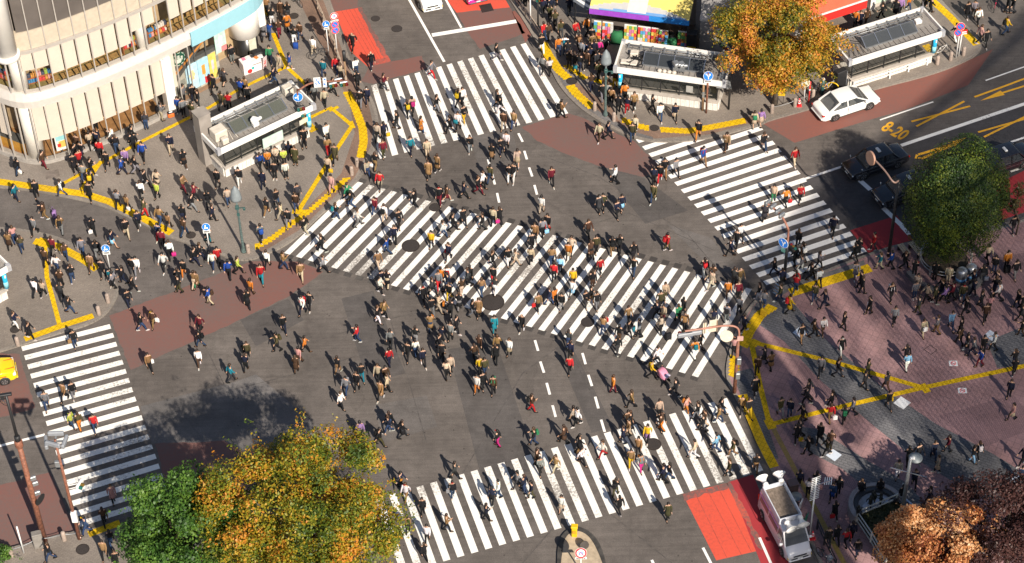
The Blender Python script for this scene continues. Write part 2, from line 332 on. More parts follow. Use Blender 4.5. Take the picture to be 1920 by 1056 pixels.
tag(_sm.build('surface_joint', mat('joint_dark_red', (.36, .06, .04), .8, var=.4, scale=4)), kind='structure')
# ------------------------------------------------ raised pavements
ZP = .12
P_NW = paving('grey_brick_paving', (.235, .20, .172), (.205, .175, .15), (.15, .128, .11), .30, .11, R(35), .008, .16)
P_N = paving('grey_block_paving', (.225, .19, .16), (.19, .16, .138), (.14, .12, .1), .22, .11, R(-12), .008, .2)
P_PINK = paving('pink_tile_paving', (.32, .185, .182), (.275, .165, .165), (.20, .122, .12), .44, .44, R(28), .016, .30, 0)
P_GREY = paving('grey_plaza_strip', (.145, .14, .145), (.115, .112, .118), (.06, .058, .06), .40, .2, R(28), .015, .25)
P_BR = paving('brown_brick_border', (.23, .145, .105), (.19, .12, .09), (.12, .09, .07), .22, .11, R(35), .008, .25)
KERB = wear_mat('kerb_stone', (.27, .235, .20), (.16, .14, .125), .72, 1.05, 6)
def pavement(name, kerb, close, m):
    q = img(chaikin([(x, y, 0) for x, y in kerb], 2) and [(p.x, p.y) for p in chaikin([(x, y, 0) for x, y in kerb], 2)], ZP)
    poly = q+img(close, ZP)
    mb = MB(); mb.prism([(p.x, p.y) for p in poly], -.3, ZP); o = tag(mb.build(name, m), kind='structure')
    k = MB(); n = len(q); acc = 0
    for i in range(n-1):                       # kerb stones 3 mm proud of the paving
        a, b = q[i], q[i+1]; d = (b-a).normalized(); w = Vector((-d.y, d.x, 0))*.11; L = (b-a).length; c = max(1, round(L/.9))
        for j in range(c):
            s0, s1 = a+(b-a)*(j/c)+d*.006, a+(b-a)*((j+1)/c)-d*.006
            k.prism([(s0-w)[:2], (s1-w)[:2], (s1+w)[:2], (s0+w)[:2]], -.02, ZP+.004)
    tag(k.build('kerb', KERB), kind='structure'); return q
K_NW = [(612, -12), (630, 37), (648, 95), (665, 140), (684, 165), (702, 198), (708, 228), (706, 255), (698, 290), (688, 312), (668, 337), (648, 357), (625, 380), (598, 402), (562, 438), (528, 462), (498, 474), (470, 486), (440, 485), (400, 470), (345, 451), (320, 444), (275, 420), (225, 397), (175, 378), (120, 366), (60, 355), (0, 349), (-60, 343)]
pavement('pavement_by_glass_building', K_NW, [(-400, 330), (-400, -400), (500, -400)], P_NW)
K_W = [(-60, 425), (0, 427), (50, 432), (105, 444), (140, 460), (165, 480), (185, 505), (212, 525), (221, 545), (213, 565), (195, 590), (163, 608), (112, 622), (0, 657), (-60, 675)]
pavement('traffic_corner_pavement', K_W, [(-300, 675), (-300, 425)], P_N)
K_N = [(950, -15), (985, 40), (1008, 78), (1022, 100), (1035, 130), (1055, 167), (1090, 202), (1120, 222), (1150, 240), (1185, 255), (1222, 264), (1285, 263), (1335, 256), (1385, 243), (1430, 230), (1440, 224), (1520, 202), (1570, 186), (1640, 165), (1750, 137), (1810, 113), (1833, 99), (1840, 85), (1828, 64), (1790, 30), (1745, -20)]
pavement('pavement_by_awning_shop', K_N, [(1650, -300), (700, -300)], P_N)
K_SE = [(1940, 405), (1870, 432), (1700, 455), (1640, 473), (1560, 503), (1490, 533), (1440, 545), (1410, 570), (1386, 610), (1372, 650), (1363, 690), (1366, 716), (1378, 738), (1392, 762), (1410, 800), (1430, 850), (1450, 884), (1478, 925), (1505, 980), (1540, 1056), (1590, 1160)]
pavement('pink_paved_square', K_SE, [(2300, 1160), (2300, 380)], P_PINK)
K_SW = [(-60, 1048), (0, 1032), (68, 1018), (112, 1003), (215, 985), (330, 975), (480, 1000), (600, 1030), (700, 1080), (720, 1160)]
pavement('near_pavement', K_SW, [(650, 1300), (-200, 1300), (-200, 1048)], P_N)
# laid surfaces on the pavements
Z1, Z2 = ZP+.005, ZP+.010
sheet('square_dark_paving', [[(1560, 520), (1700, 500), (1760, 560), (1640, 600)], [(1500, 680), (1600, 700), (1580, 740), (1470, 770)], [(1760, 780), (1900, 740), (1950, 800), (1840, 840)], [(1600, 870), (1700, 925), (1640, 935), (1560, 900)], [(1780, 500), (1940, 470), (1940, 590), (1800, 600)]], paving('dark_pink_paving', (.265, .155, .157), (.235, .14, .143), (.15, .092, .095), .22, .11, R(-60), .012, .28), Z1-.002)
sheet('square_grey_strip', [[(1448, 560), (1478, 558), (1552, 640), (1660, 730), (1755, 795), (1860, 850), (1950, 905), (1950, 960), (1840, 935), (1715, 860), (1640, 800), (1540, 715), (1470, 640), (1425, 610), (1395, 610), (1412, 575)],
 [(1500, 800), (1535, 805), (1620, 860), (1700, 905), (1735, 945), (1660, 945), (1580, 880), (1500, 838)], [(1372, 700), (1410, 690), (1440, 800), (1460, 860), (1440, 862), (1405, 780)], [(1850, 640), (1950, 600), (1950, 680), (1870, 690)]], P_GREY, Z1)
sheet('brick_border', [[(560, 0), (606, 0), (655, 130), (690, 190), (700, 235), (695, 275), (664, 334), (560, 432), (490, 474), (480, 462), (560, 405), (640, 325), (665, 250), (655, 190), (615, 110)],
 [(1150, 205), (1160, 225), (1230, 245), (1330, 238), (1420, 215), (1425, 226), (1330, 252), (1228, 260), (1155, 238), (1100, 200), (1060, 150), (1075, 150)]], P_BR, Z1)
APR = paving('grey_apron_blocks', (.155, .145, .142), (.13, .122, .12), (.09, .085, .085), .3, .3, R(28), .01, .25)
sheet('grey_kerb_apron', [[(1430, 549), (1620, 488), (1622, 496), (1480, 545), (1425, 580), (1395, 640), (1378, 700), (1372, 690), (1378, 645), (1396, 606)],
  [(1012, 80), (1026, 100), (1040, 130), (1060, 165), (1094, 200), (1124, 220), (1154, 238), (1188, 253), (1224, 262), (1224, 257), (1190, 247), (1158, 230), (1128, 212), (1098, 190), (1066, 156), (1046, 126), (1030, 96), (1016, 78)]], APR, Z1+.0015)
# yellow tactile paving
TAC = wear_mat('yellow_tactile_paving', (.72, .44, .006), (.30, .20, .05), .96, 1.28, 9)
def strip(pts, w, z, mb, saw=False, tile=.3):
    q = [G(x, y, z) for x, y in pts]; d = []
    for i in range(len(q)):
        t = (q[min(i+1, len(q)-1)]-q[max(i-1, 0)]).normalized(); d.append(Vector((-t.y, t.x, 0)))
    if not saw:
        for i in range(len(q)-1): mb.quad(q[i]-d[i]*w/2, q[i+1]-d[i+1]*w/2, q[i+1]+d[i+1]*w/2, q[i]+d[i]*w/2)
        return
    ax = Vector(saw[:2]+(0,)).normalized() if isinstance(saw, tuple) else Vector((1, .5, 0)).normalized(); ay = Vector((-ax.y, ax.x, 0))
    # square tiles kept parallel, so that a curved strip gets a saw-tooth edge
    for i in range(len(q)-1):
        L = (q[i+1]-q[i]).length; t = (q[i+1]-q[i]).normalized(); n = max(1, int(L/tile)); u = ay if abs(t.dot(ax)) > abs(t.dot(ay)) else ax; v = ax if u is ay else ay
        step = L/n; sv = abs(t.dot(v))*step
        for k in range(n):
            c = q[i]+t*(k+.5)*step
            mb.quad(c-v*sv/2-u*w/2, c+v*sv/2-u*w/2, c+v*sv/2+u*w/2, c-v*sv/2+u*w/2)
def orient(mb):
    for f in mb.f:
        a, b, c = mb.v[f[0]], mb.v[f[1]], mb.v[f[2]]
        if (b-a).cross(c-a).z < 0: f.reverse()
    return mb
def joints(m, w, ang, dk):                    # tile joints multiplied into a laid surface
    nt = m.node_tree; b = nt.nodes['Principled BSDF']; src = b.inputs['Base Color'].links[0].from_socket
    g = node(nt, 'ShaderNodeNewGeometry'); mp = node(nt, 'ShaderNodeMapping'); mp.inputs['Rotation'].default_value = (0, 0, ang); nt.links.new(g.outputs['Position'], mp.inputs['Vector'])
    br = node(nt, 'ShaderNodeTexBrick'); br.offset = 0; br.inputs['Scale'].default_value = 1; br.inputs['Brick Width'].default_value = w; br.inputs['Row Height'].default_value = w; br.inputs['Mortar Size'].default_value = .014; nt.links.new(mp.outputs[0], br.inputs['Vector'])
    br.inputs['Color1'].default_value = (1, 1, 1, 1); br.inputs['Color2'].default_value = (.80, .82, .9, 1); br.inputs['Mortar'].default_value = (dk, dk, dk, 1)
    mx = node(nt, 'ShaderNodeMix', data_type='RGBA', blend_type='MULTIPLY'); mx.inputs[0].default_value = 1; nt.links.new(src, mx.inputs[6]); nt.links.new(br.outputs[0], mx.inputs[7]); nt.links.new(mx.outputs[2], b.inputs['Base Color'])
joints(TAC, .3, R(30), .45)
tb = MB()
strip([(-40, 336), (30, 345), (110, 357), (160, 364), (205, 378), (260, 405), (322, 437)], .62, Z2, tb)
strip([(100, 354), (200, 300), (270, 263), (340, 228), (395, 200), (440, 172)], .30, Z2+.002, tb); strip([(152, 356), (190, 302)], .34, Z2+.003, tb)
strip([(440, 172), (480, 152), (538, 125)], .30, Z2+.004, tb); strip([(512, 62), (538, 126), (575, 160)], .32, Z2+.005, tb); strip([(487, -10), (500, 30)], .3, Z2, tb)
strip([(525, 190), (528, 195)], .3, Z2, tb)
strip([(572, 225), (620, 202), (660, 235)], .34, Z2+.002, tb); strip([(624, 202), (628, 206)], .8, Z2+.003, tb); strip([(655, 235), (664, 233)], .8, Z2+.004, tb)
strip([(660, 236), (612, 310), (560, 395)], .34, Z2+.005, tb); strip([(548, 396), (572, 398)], .5, Z2+.006, tb); strip([(566, 222), (590, 246)], .62, Z2+.007, tb)
strip([(650, 172), (665, 200), (680, 240), (682, 265), (676, 296)], .62, Z2, tb, (1, .02))
strip([(652, 333), (620, 362), (580, 396), (540, 424), (510, 447), (478, 464)], .58, Z2, tb, (1, .12))
strip([(1017, 80), (1028, 103), (1048, 132), (1066, 148)], .72, Z2, tb, (1, .25)); strip([(1068, 160), (1082, 177), (1112, 203)], .7, Z2, tb, (1, .25))
strip([(1060, 122), (1100, 148)], .5, Z2, tb, (1, .25)); strip([(1115, 150), (1146, 160)], .45, Z2, tb)
strip([(1166, 224), (1190, 234), (1217, 241)], .6, Z2, tb, (1, -.05)); strip([(1238, 243), (1290, 246), (1330, 239), (1398, 226)], .6, Z2, tb, (1, .1))
strip([(1738, -8), (1780, 30), (1832, 84)], .62, Z2, tb); strip([(1735, 84), (1752, 102)], .6, Z2+.003, tb)
strip([(1482, 549), (1632, 502)], .78, Z2, tb); strip([(1450, 574), (1425, 590), (1405, 620), (1393, 650)], .75, Z2, tb, (.55, .8)); strip([(1378, 668), (1376, 708)], .75, Z2, tb, (.55, .8))
strip([(1412, 642), (1560, 678), (1735, 728)], .36, Z2+.002, tb); strip([(1440, 797), (1580, 762), (1735, 726), (1960, 678)], .36, Z2+.004, tb); strip([(1728, 730), (1740, 726)], .8, Z2+.006, tb)
strip([(1408, 638), (1425, 722), (1444, 800)], .36, Z2+.003, tb); strip([(1436, 797), (1452, 793)], .85, Z2+.0075, tb); strip([(1408, 640), (1422, 646)], .6, Z2+.009, tb)
strip([(1392, 740), (1405, 775), (1428, 830), (1452, 876)], .62, Z2, tb)
strip([(64, 452), (110, 462), (155, 486), (182, 505)], .6, Z2, tb); strip([(70, 452), (84, 456)], .8, Z2+.002, tb); strip([(84, 460), (88, 520), (104, 580), (112, 610)], .32, Z2+.004, tb); strip([(46, 636), (112, 612), (175, 592)], .5, Z2+.006, tb)
strip([(166, 1002), (225, 980)], .5, Z2, tb)
tag(orient(tb).build('tactile_paving', TAC), kind='structure')
tb = MB(); strip([(1448, 800), (1490, 880), (1540, 975), (1590, 1070)], .32, Z2, tb); tag(orient(tb).build('worn_tactile_paving', wear_mat('worn_yellow', (.36, .25, .06), (.2, .14, .07), .7, 1.0, 8)), kind='structure')
# ------------------------------------------------ painted markings
ZW = .011
WHITE = wear_mat('white_road_paint', (.80, .765, .72), (.20, .18, .165), 1.03, 1.14, 7)
WHITE2 = wear_mat('worn_white_road_paint', (.78, .745, .69), (.27, .245, .22), 1.07, 1.23, 6.5, big=1.0)
def zebra(a0, a1, b0, b1, n, wf=.5, first=0, mats=(WHITE, WHITE2), worn=True):
    A0, A1, B0, B1 = [G(*p, ZW) for p in (a0, a1, b0, b1)]
    mb = MB()
    for k in range(first, n):
        t0, t1 = (k-wf/2)/(n-1), (k+wf/2)/(n-1)
        mb.poly([A0.lerp(A1, t0), A0.lerp(A1, t1), B0.lerp(B1, t1), B0.lerp(B1, t0)], 1 if worn else 0)
    return tag(orient(mb).build('zebra_crossing', list(mats)), kind='structure')
zebra((701, 159), (981, 82), (741, 291), (1060, 214), 15, .5, -1)
zebra((1195, 265), (1434, 531), (1394, 200), (1622, 468), 20, .5, worn=False)
zebra((41, 654), (149, 983), (207, 612), (318, 930), 19, .5)
zebra((787, 912), (1357, 748), (838, 1051), (1425, 884), 24, .5, -3)
zebra((676, 342), (1404, 541), (538, 476), (1303, 706), 34, .48)
_lz = [0]
_gm = MB()                                   # dark remains of an older marking at the ends of the diagonal stripes
for (_a, _b), _n in ((((668, 336), (1418, 538)), 34), (((530, 478), (1312, 712)), 34)):
    _A, _B = G(*_a, .0075), G(*_b, .0075); _d = (_B-_A).normalized(); _w = Vector((-_d.y, _d.x, 0))*.22
    for _k in range(_n): _p, _q = _A.lerp(_B, (_k+.30)/_n), _A.lerp(_B, (_k+.88)/_n); _gm.quad(_p-_w, _q-_w, _q+_w, _p+_w)
tag(orient(_gm).build('old_marking', wear_mat('blacked_out_marking', (.052, .046, .043), (.10, .09, .082), .85, 1.1, 6)), kind='structure')
def line(mb, pts, w): _lz[0] += 1; strip(pts, w, ZW+.0015+.0004*(_lz[0] % 9), mb)
mb = MB()
for a, b in [((972, 250), (980, 266)), ((915, 299), (928, 346)), ((932, 362), (936, 380)), ((983, 283), (988, 299)), ((992, 314), (998, 331)), ((1002, 347), (1007, 365)), ((1003, 638), (1009, 658)), ((1013, 678), (1020, 699)), ((1025, 718), (1031, 740)), ((1036, 760), (1042, 782)), ((1092, 662), (1098, 683)), ((1103, 703), (1110, 724)), ((1116, 744), (1122, 766)), ((1127, 787), (1134, 810))]: line(mb, [a, b], .17)
line(mb, [(762, -10), (833, 116)], .2); line(mb, [(833, -6), (865, 52)], .17); line(mb, [(810, 66), (968, 40)], .42)
line(mb, [(1502, 338), (1580, 312)], .2); line(mb, [(1680, 276), (1950, 185)], .3); line(mb, [(1650, 225), (1750, 191)], .12); line(mb, [(1848, 151), (1950, 115)], .12); line(mb, [(1612, 338), (1632, 356)], .36); line(mb, [(1656, 390), (1692, 424)], .36)
line(mb, [(1845, 283), (1960, 245)], .18); line(mb, [(1895, 322), (1960, 300)], .16); line(mb, [(-40, 846), (84, 815)], .2); line(mb, [(1318, 1027), (1340, 1070)], .17); line(mb, [(1222, 1050), (1236, 1080)], .17); line(mb, [(1424, 1008), (1448, 1062)], .17); line(mb, [(1690, 424), (1705, 440)], .3)
tag(orient(mb).build('road_marking', WHITE), kind='structure')
YEL = wear_mat('yellow_road_paint', (.80, .40, .03), (.30, .17, .05), 1.0, 1.3, 8)
mb = MB()
for a, b in [((1709, 228), (1810, 190)), ((1720, 236), (1820, 199)), ((1832, 248), (1950, 195)), ((1846, 258), (1950, 213)), ((1888, 290), (1960, 262)), ((1898, 300), (1960, 276))]: pass
for a, b in [((1709, 228), (1819, 199)), ((1718, 237), (1808, 190)), ((1834, 248), (1960, 212)), ((1845, 257), (1950, 205)), ((1884, 290), (1960, 268)), ((1896, 302), (1960, 274))]: line(mb, [a, b], .17)
line(mb, [(1827, 182), (1880, 163), (1925, 146), (1945, 150), (1925, 160)], .17); line(mb, [(1925, 160), (1880, 174)], .17); mb.poly(img([(1838, 189), (1884, 178), (1876, 170)], ZW))
line(mb, [(1782, 272), (1722, 290)], .22); line(mb, [(1720, 290), (1717, 296), (1730, 297), (1790, 270)], .22); mb.poly(img([(1778, 267), (1812, 258), (1790, 275)], ZW))
tag(orient(mb).build('yellow_lane_marking', YEL), kind='structure')
def text_mesh(name, body, m, P, ex, ey, size=1, ext=0, parent=None):
    """lettering as a mesh: P origin, ex / ey directions of the line and of its height"""
    cu = bpy.data.curves.new(name, 'FONT'); cu.body = body; cu.size = size; cu.align_x = 'CENTER'; cu.align_y = 'CENTER'; cu.extrude = ext; cu.resolution_u = 3; cu.offset = .025
    o = bpy.data.objects.new(name, cu); C.objects.link(o); dg = bpy.context.evaluated_depsgraph_get()
    me = bpy.data.meshes.new_from_object(o.evaluated_get(dg)); bpy.data.objects.remove(o); me.materials.clear(); me.materials.append(m)
    n = Vector(ex).cross(Vector(ey)).normalized(); M = Matrix.Identity(4)
    for i in range(3): M[i][0], M[i][1], M[i][2], M[i][3] = ex[i], ey[i], n[i], P[i]
    me.transform(M); r = bpy.data.objects.new(name, me); C.objects.link(r)
    if parent is not None:
        r.parent = parent
        if parent.name in WORG: me.transform(Matrix.Translation(-WORG[parent.name]))
    return r
a, b = G(1658, 236, ZW), G(1698, 257, ZW); ex = (b-a).normalized(); ey = Vector((-ex.y, ex.x, 0))
tag(text_mesh('speed_lane_hours_marking', '8-20', YEL, G(1678, 246, ZW), ex*1.05, ey*1.7), kind='structure').name = 'lane_hours_marking'
# no-smoking floor stickers and pale floor tiles on the square
PALE = mat('pale_floor_tile', (.55, .60, .68), .5, var=.05); PWHITE = mat('white_floor_tile', (.72, .72, .72), .5, var=.05)
def tile(name, c, s, m, rz, label, z=Z2+.004, grp=None):
    p = G(*c, 0); mb = MB(); mb.box((0, 0, 0), (s, s, .006)); o = mb.build(name, m); o.location = (p.x, p.y, z); o.rotation_euler = (0, 0, rz)
    return tag(o, label, 'floor sticker', grp)
for c, lab in [((1500, 626), 'pale blue square floor sticker beside the grey strip, upper left of the square'), ((1858, 632), 'pale blue square floor sticker near people in the upper right of the square'), ((1563, 856), 'pale blue square floor sticker on the lower grey strip of the square'), ((1905, 902), 'pale blue square floor sticker near the purple tree at right edge')]:
    tile('floor_sticker', c, .72, PALE, R(45), lab, grp='square floor stickers on the square')
o = tile('floor_sticker', (1691, 758), .8, PWHITE, R(45), 'white printed square floor sticker below the yellow path junction', grp='square floor stickers on the square')
for c, lab in [((1787, 684), 'white no smoking floor sticker above the yellow tactile path'), ((1804, 735), 'white no smoking floor sticker below the yellow tactile path')]:
    p = G(*c); t = thing('no_smoking_sticker', lab, 'floor sticker', (p.x, p.y, Z2+.003), R(-3), 'no smoking floor stickers')
    mb = MB(); mb.box((0, 0, 0), (.56, .46, .006), m=0); mb.build('sticker_sheet', PWHITE, t)
    mb = MB()
    for k in range(24):
        q0, q1 = 2*math.pi*k/24, 2*math.pi*(k+1)/24
        mb.quad((.13*math.cos(q0), .13*math.sin(q0), .005), (.18*math.cos(q0), .18*math.sin(q0), .005), (.18*math.cos(q1), .18*math.sin(q1), .005), (.13*math.cos(q1), .13*math.sin(q1), .005))
    mb.box((0, 0, .006), (.3, .04, .003), R(-45)); mb.build('prohibition_ring', M_['signred'], t)
    mb = MB(); mb.box((0, 0, .0045), (.2, .04, .002)); mb.build('cigarette_symbol', M_['black'], t)
# manhole covers
IRON = mat('cast_iron', (.045, .035, .03), .6, .3, var=.4, scale=20); CCOL = mat('concrete_collar', (.10, .09, .082), .85, var=.3, scale=8)
mh = thing('manhole_cover', '', 'manhole cover', (0, 0, 0), 0, 'round manhole covers')
mb = MB(); mb.disc((0, 0, .006), (0, 0, 1), .47, n=28, t=.006); mb.build('collar', IRON, mh)
mb = MB(); mb.disc((0, 0, .009), (0, 0, 1), .40, n=28, t=.004)
for k in range(-3, 4): mb.box((k*.1, 0, .010), (.02, .6, .004))
mb.build('lid', mat('worn_iron', (.06, .05, .045), .55, .3, var=.3, scale=25), mh)
MHS = [(744, 54, .9, 0, 'dark round manhole cover in the far street, right of the red lane'), (704, 35, .75, 0, 'small dark round manhole cover at the red lane edge'), (816, 389, .92, 0, 'dark round manhole cover at the far edge of the diagonal zebra crossing'), (770, 461, 1.35, 0, 'large manhole cover with concrete ring on the diagonal zebra crossing'), (924, 567, 1.7, 0, 'widest manhole cover, with pale ring, at the near edge of diagonal crossing'), (1225, 833, 1.1, 0, 'manhole cover with dark ring on the near zebra crossing'), (1072, 152, .9, 1, 'round manhole cover set in the yellow strip by the far kerb'), (1227, 240, .75, 1, 'dark round manhole cover between yellow strips on the awning corner'), (358, 441, .75, 1, 'dark round manhole cover on the pavement left of the blue cycle sign'), (155, 1030, .9, 1, 'rusty round manhole cover on the near pavement at bottom left'), (28, 618, .72, 1, 'dark round manhole cover on the left traffic corner'), (551, 30, .8, 1, 'round manhole cover on far pavement beside the red lane'), (564, 296, .62, 1, 'grey round manhole cover on brick paving by the glass entrance'), (1102, 604, 1.0, 0, 'worn manhole cover among the stripes of the diagonal crossing')]
for i, (x, y, s, pv, lab) in enumerate(MHS):
    o = mh if i == 0 else dup(mh); p = G(x, y, Z2 if pv else .012); o.location = p; o.scale = (s, s, 1); o['label'] = lab
t = MB(); p = G(912, 15, .012); t.box(p, (.95, .95, .012), R(15)); tag(t.build('utility_cover', IRON, origin=p), 'square iron utility cover in the far red lane', 'utility cover')
p = G(98, 327, Z2); t = MB(); t.box(p, (1.0, .8, .01), R(15)); tag(t.build('utility_cover', mat('grey_cover', (.17, .14, .12), .8, var=.3), origin=p), 'grey rectangular utility cover in the pavement below the curved building', 'utility cover')
p = G(1745, 656, Z2); t = MB()
for s in (-1, 1): t.box(p+Vector((s*.3, 0, 0)), (.03, .62, .008), 0); t.box(p+Vector((0, s*.3, 0)), (.57, .03, .008), 0)
o = t.build('utility_cover', IRON, origin=p); o.rotation_euler = (0, 0, R(40)); tag(o, 'thin outlined square utility cover in the middle of the pink square', 'utility cover')
# ================================================================ curved glass building
CREAM = mat('cream_panel', (.60, .55, .50), .5, var=.05); BLIND = mat('cream_roller_blind', (.66, .58, .505), .9, var=.04, scale=1); BEIGE = mat('beige_panel', (.47, .40, .31), .7, var=.08)
MULL = mat('pale_steel', (.50, .455, .41), .45, .3, var=.06); SCREEN = mat('dark_screen_panel', (.115, .098, .088), .45, var=.18, scale=.5); OCHRE = mat('ochre_furniture', (.30, .18, .06), .7, var=.3, scale=5)
FLOORW = mat('wood_floor', (.30, .155, .06), .6, var=.3, scale=2); OLIVE = mat('olive_floor', (.22, .17, .06), .7, var=.25); GLS = glass('shop_glass', (.06, .06, .055), .93); WCOL = mat('white_column_paint', (.80, .76, .70), .35, var=.03)
LBLUE = mat('light_blue_sign_panel', (.27, .50, .57), .5, var=.02); GREYST = mat('grey_steel', (.13, .13, .125), .4, .4); DKINT = mat('dark_interior', (.05, .045, .04), .8); BRICKP = mat('grey_stone_plinth', (.33, .30, .27), .7, var=.15, scale=5)
F0 = chaikin([(-62, 139, 0), (-50, 132, 0), (-41, 126.8, 0), (-36.6, 124.25, 0), (-34.2, 122.95, 0), (-31.9, 123.75, 0), (-27.4, 126.4, 0), (-22.9, 129.75, 0), (-19.5, 132.65, 0), (-18.3, 133.9, 0), (-17.9, 135.6, 0), (-18.2, 150, 0)], 3)
_L = [0]
for i in range(1, len(F0)): _L.append(_L[-1]+(F0[i]-F0[i-1]).length)
def FP(s, off=0.0, z=0.0):
    for i in range(1, len(F0)):
        if s <= _L[i] or i == len(F0)-1:
            a, b = F0[i-1], F0[i]; t = (s-_L[i-1])/(_L[i]-_L[i-1]); p = a.lerp(b, t); d = (b-a).normalized()
            return Vector((p.x+d.y*off, p.y-d.x*off, z))
def near_s(q): return min((k*.05 for k in range(int(_L[-1]/.05))), key=lambda s: (FP(s)-Vector((q[0], q[1], 0))).length)
sC = near_s((-34.2, 123.2)); sE = near_s((-22.9, 129.75)); sEnd = near_s((-18.0, 138))
qf = thing('glass_building', 'curved cream glass-fronted building with roller blinds and light blue sign band, top left', 'building', (-30, 131, 0), world=True)
def wall_strip(mb, s0, s1, z0, z1, off0=0, off1=None, m=0, n=None, back=.12):
    off1 = off0 if off1 is None else off1; n = n or max(1, int((s1-s0)/.5))
    for k in range(n):
        a, b = s0+(s1-s0)*k/n, s0+(s1-s0)*(k+1)/n
        p = [FP(a, off0, z0), FP(b, off0, z0), FP(b, off1, z1), FP(a, off1, z1), FP(a, off0-back, z0), FP(b, off0-back, z0), FP(b, off1-back, z1), FP(a, off1-back, z1)]
        fs = [(0, 1, 2, 3), (7, 6, 5, 4), (3, 2, 6, 7), (4, 5, 1, 0)]
        if k == 0: fs.append((4, 0, 3, 7))
        if k == n-1: fs.append((1, 5, 6, 2))
        mb.add(p, fs, m)
sA = sC-9.0
mb = MB(); wall_strip(mb, sA, sE-1.2, .05, .42, .12, back=.5); mb.build('plinth', BRICKP, qf)
for nm, z0, z1, o0, o1, m in (('spandrel', 5.4, 6.1, .02, .16, CREAM), ('spandrel', 6.1, 6.78, .16, .04, CREAM)):
    mb = MB(); wall_strip(mb, sA, sE, z0, z1, o0, o1, back=.5); mb.build(nm, m, qf)
mb = MB()
wall_strip(mb, sE, sEnd, 6.55, 6.85, .06, back=.5); mb.build('spandrel', CREAM, qf)
mb = MB(); wall_strip(mb, sE+.05, sEnd-.3, 5.25, 6.54, .14, back=.3); mb.build('sign_band', LBLUE, qf)
mb = MB(); wall_strip(mb, sA, sEnd, 10.35, 10.62, .10, back=.5); mb.build('floor_band', MULL, qf)
mb = MB(); wall_strip(mb, sA, sEnd, 10.64, 12.2, -.02, back=.3); mb.build('beige_frieze', BEIGE, qf)
mb = MB(); wall_strip(mb, sC+.6, sEnd, 12.22, 26, -.08, back=.4); mb.build('media_screen', SCREEN, qf)
mb = MB(); wall_strip(mb, sA, sC+.4, 12.22, 26, -.06, back=.3); mb.build('upper_wall', BLIND, qf)
core = [FP(s, -2.6) for s in [sA+i*(sEnd-sA)/40 for i in range(41)]]
mb = MB(); mb.prism([(p.x, p.y) for p in core]+[(-14.6, 170), (-62, 170)], 0, 25.9, 0); mb.build('core_wall', mat('interior_wall', (.42, .30, .17), .8, var=.25, scale=1.5), qf)
rim = [FP(sA+i*(sEnd-sA)/40, -.5) for i in range(41)]
for z, m, nm in ((.135, FLOORW, 'ground_floor'), (6.36, OLIVE, 'upper_floor'), (10.4, DKINT, 'ceiling_slab')):
    mb = MB()
    for i in range(40 if z > 1 else 24):
        a, b, c, d = rim[i], rim[i+1], core[i+1], core[i]; e = Vector((0, 0, .2))
        mb.add([Vector((p.x, p.y, z-.2)) for p in (a, b, c, d)]+[Vector((p.x, p.y, z)) for p in (a, b, c, d)], [(3, 2, 1, 0), (4, 5, 6, 7), (0, 1, 5, 4), (2, 3, 7, 6)])
    mb.build(nm, m, qf)
nb = int((sEnd-sA)/1.04); rnd = random.Random(3)
for k in range(nb+1):
    s = sA+k*1.04; low = s < sE+.1
    mb = MB(); a = FP(s, .05); t = (FP(s+.05, .05)-FP(s-.05, .05)).normalized(); rz = math.atan2(t.y, t.x)
    for z0, z1 in (((.42, 5.4), (6.8, 10.34), (10.63, 26)) if low else ((6.86, 10.34), (10.63, 26))): mb.box((a.x, a.y, (z0+z1)/2), (.075, .11, z1-z0), rz)
    mb.build('mullion', MULL, qf)
    if k == nb: break
    s1 = s+1.04
    def pane(z0, z1, zb, off=-.06):
        mb = MB(); mb.quad(FP(s+.06, off, z0), FP(s1-.06, off, z0), FP(s1-.06, off, z1), FP(s+.06, off, z1)); w = mb.build('window', GLS, qf)
        if zb is not None:
            q = MB(); wall_strip(q, s+.07, s1-.07, zb, z1-.02, off-.10, n=1, back=.02); q.build('blind', BLIND, w)
    if low and s1 < sE: pane(.44, 5.38, None if (sC-2.3 < s < sC-.4 or s > sE-2.2) else 2.15)
    d = s-sC
    pane(6.82, 10.33, None if -2.0 < d < .2 or 10.2 < d < 11.6 else (8.7 if 0 < d < 2.3 else 8.75 if 8.2 < d < 10.4 else 8.3 if d > 11 else 7.85 if d > 0 else 8.8))
def cyl(mb, p, r, z0, z1, m=0, n=24): mb.lathe((p.x, p.y, 0), [(r, z0), (r, z1)], n, m, True)
pc = G(70, 277); pc2 = FP(near_s((pc.x, pc.y)), -.75)
for r, z0, z1, off in ((.62, .15, 5.4, -.8), (.55, 6.4, 10.35, -.72), (.72, 10.9, 26, .42)):
    mb = MB(); p = FP(sC-.15, off); cyl(mb, p, r, z0, z1); mb.build('column', WCOL, qf)
mb = MB(); p = FP(sC-.15, .42); mb.lathe((p.x, p.y, 0), [(.72, 10.45), (.86, 10.5), (.86, 10.88), (.72, 10.9)], 24); mb.build('column_ring', WCOL, qf)
mb = MB(); p = FP(sC+9.75, -.7); cyl(mb, p, .42, 6.4, 10.35); mb.build('column', WCOL, qf)
mb = MB(); p = FP(sE-2.25, -.25); mb.box((p.x, p.y, 2.75), (.75, .75, 5.2), R(35)); mb.build('pier', WCOL, qf)
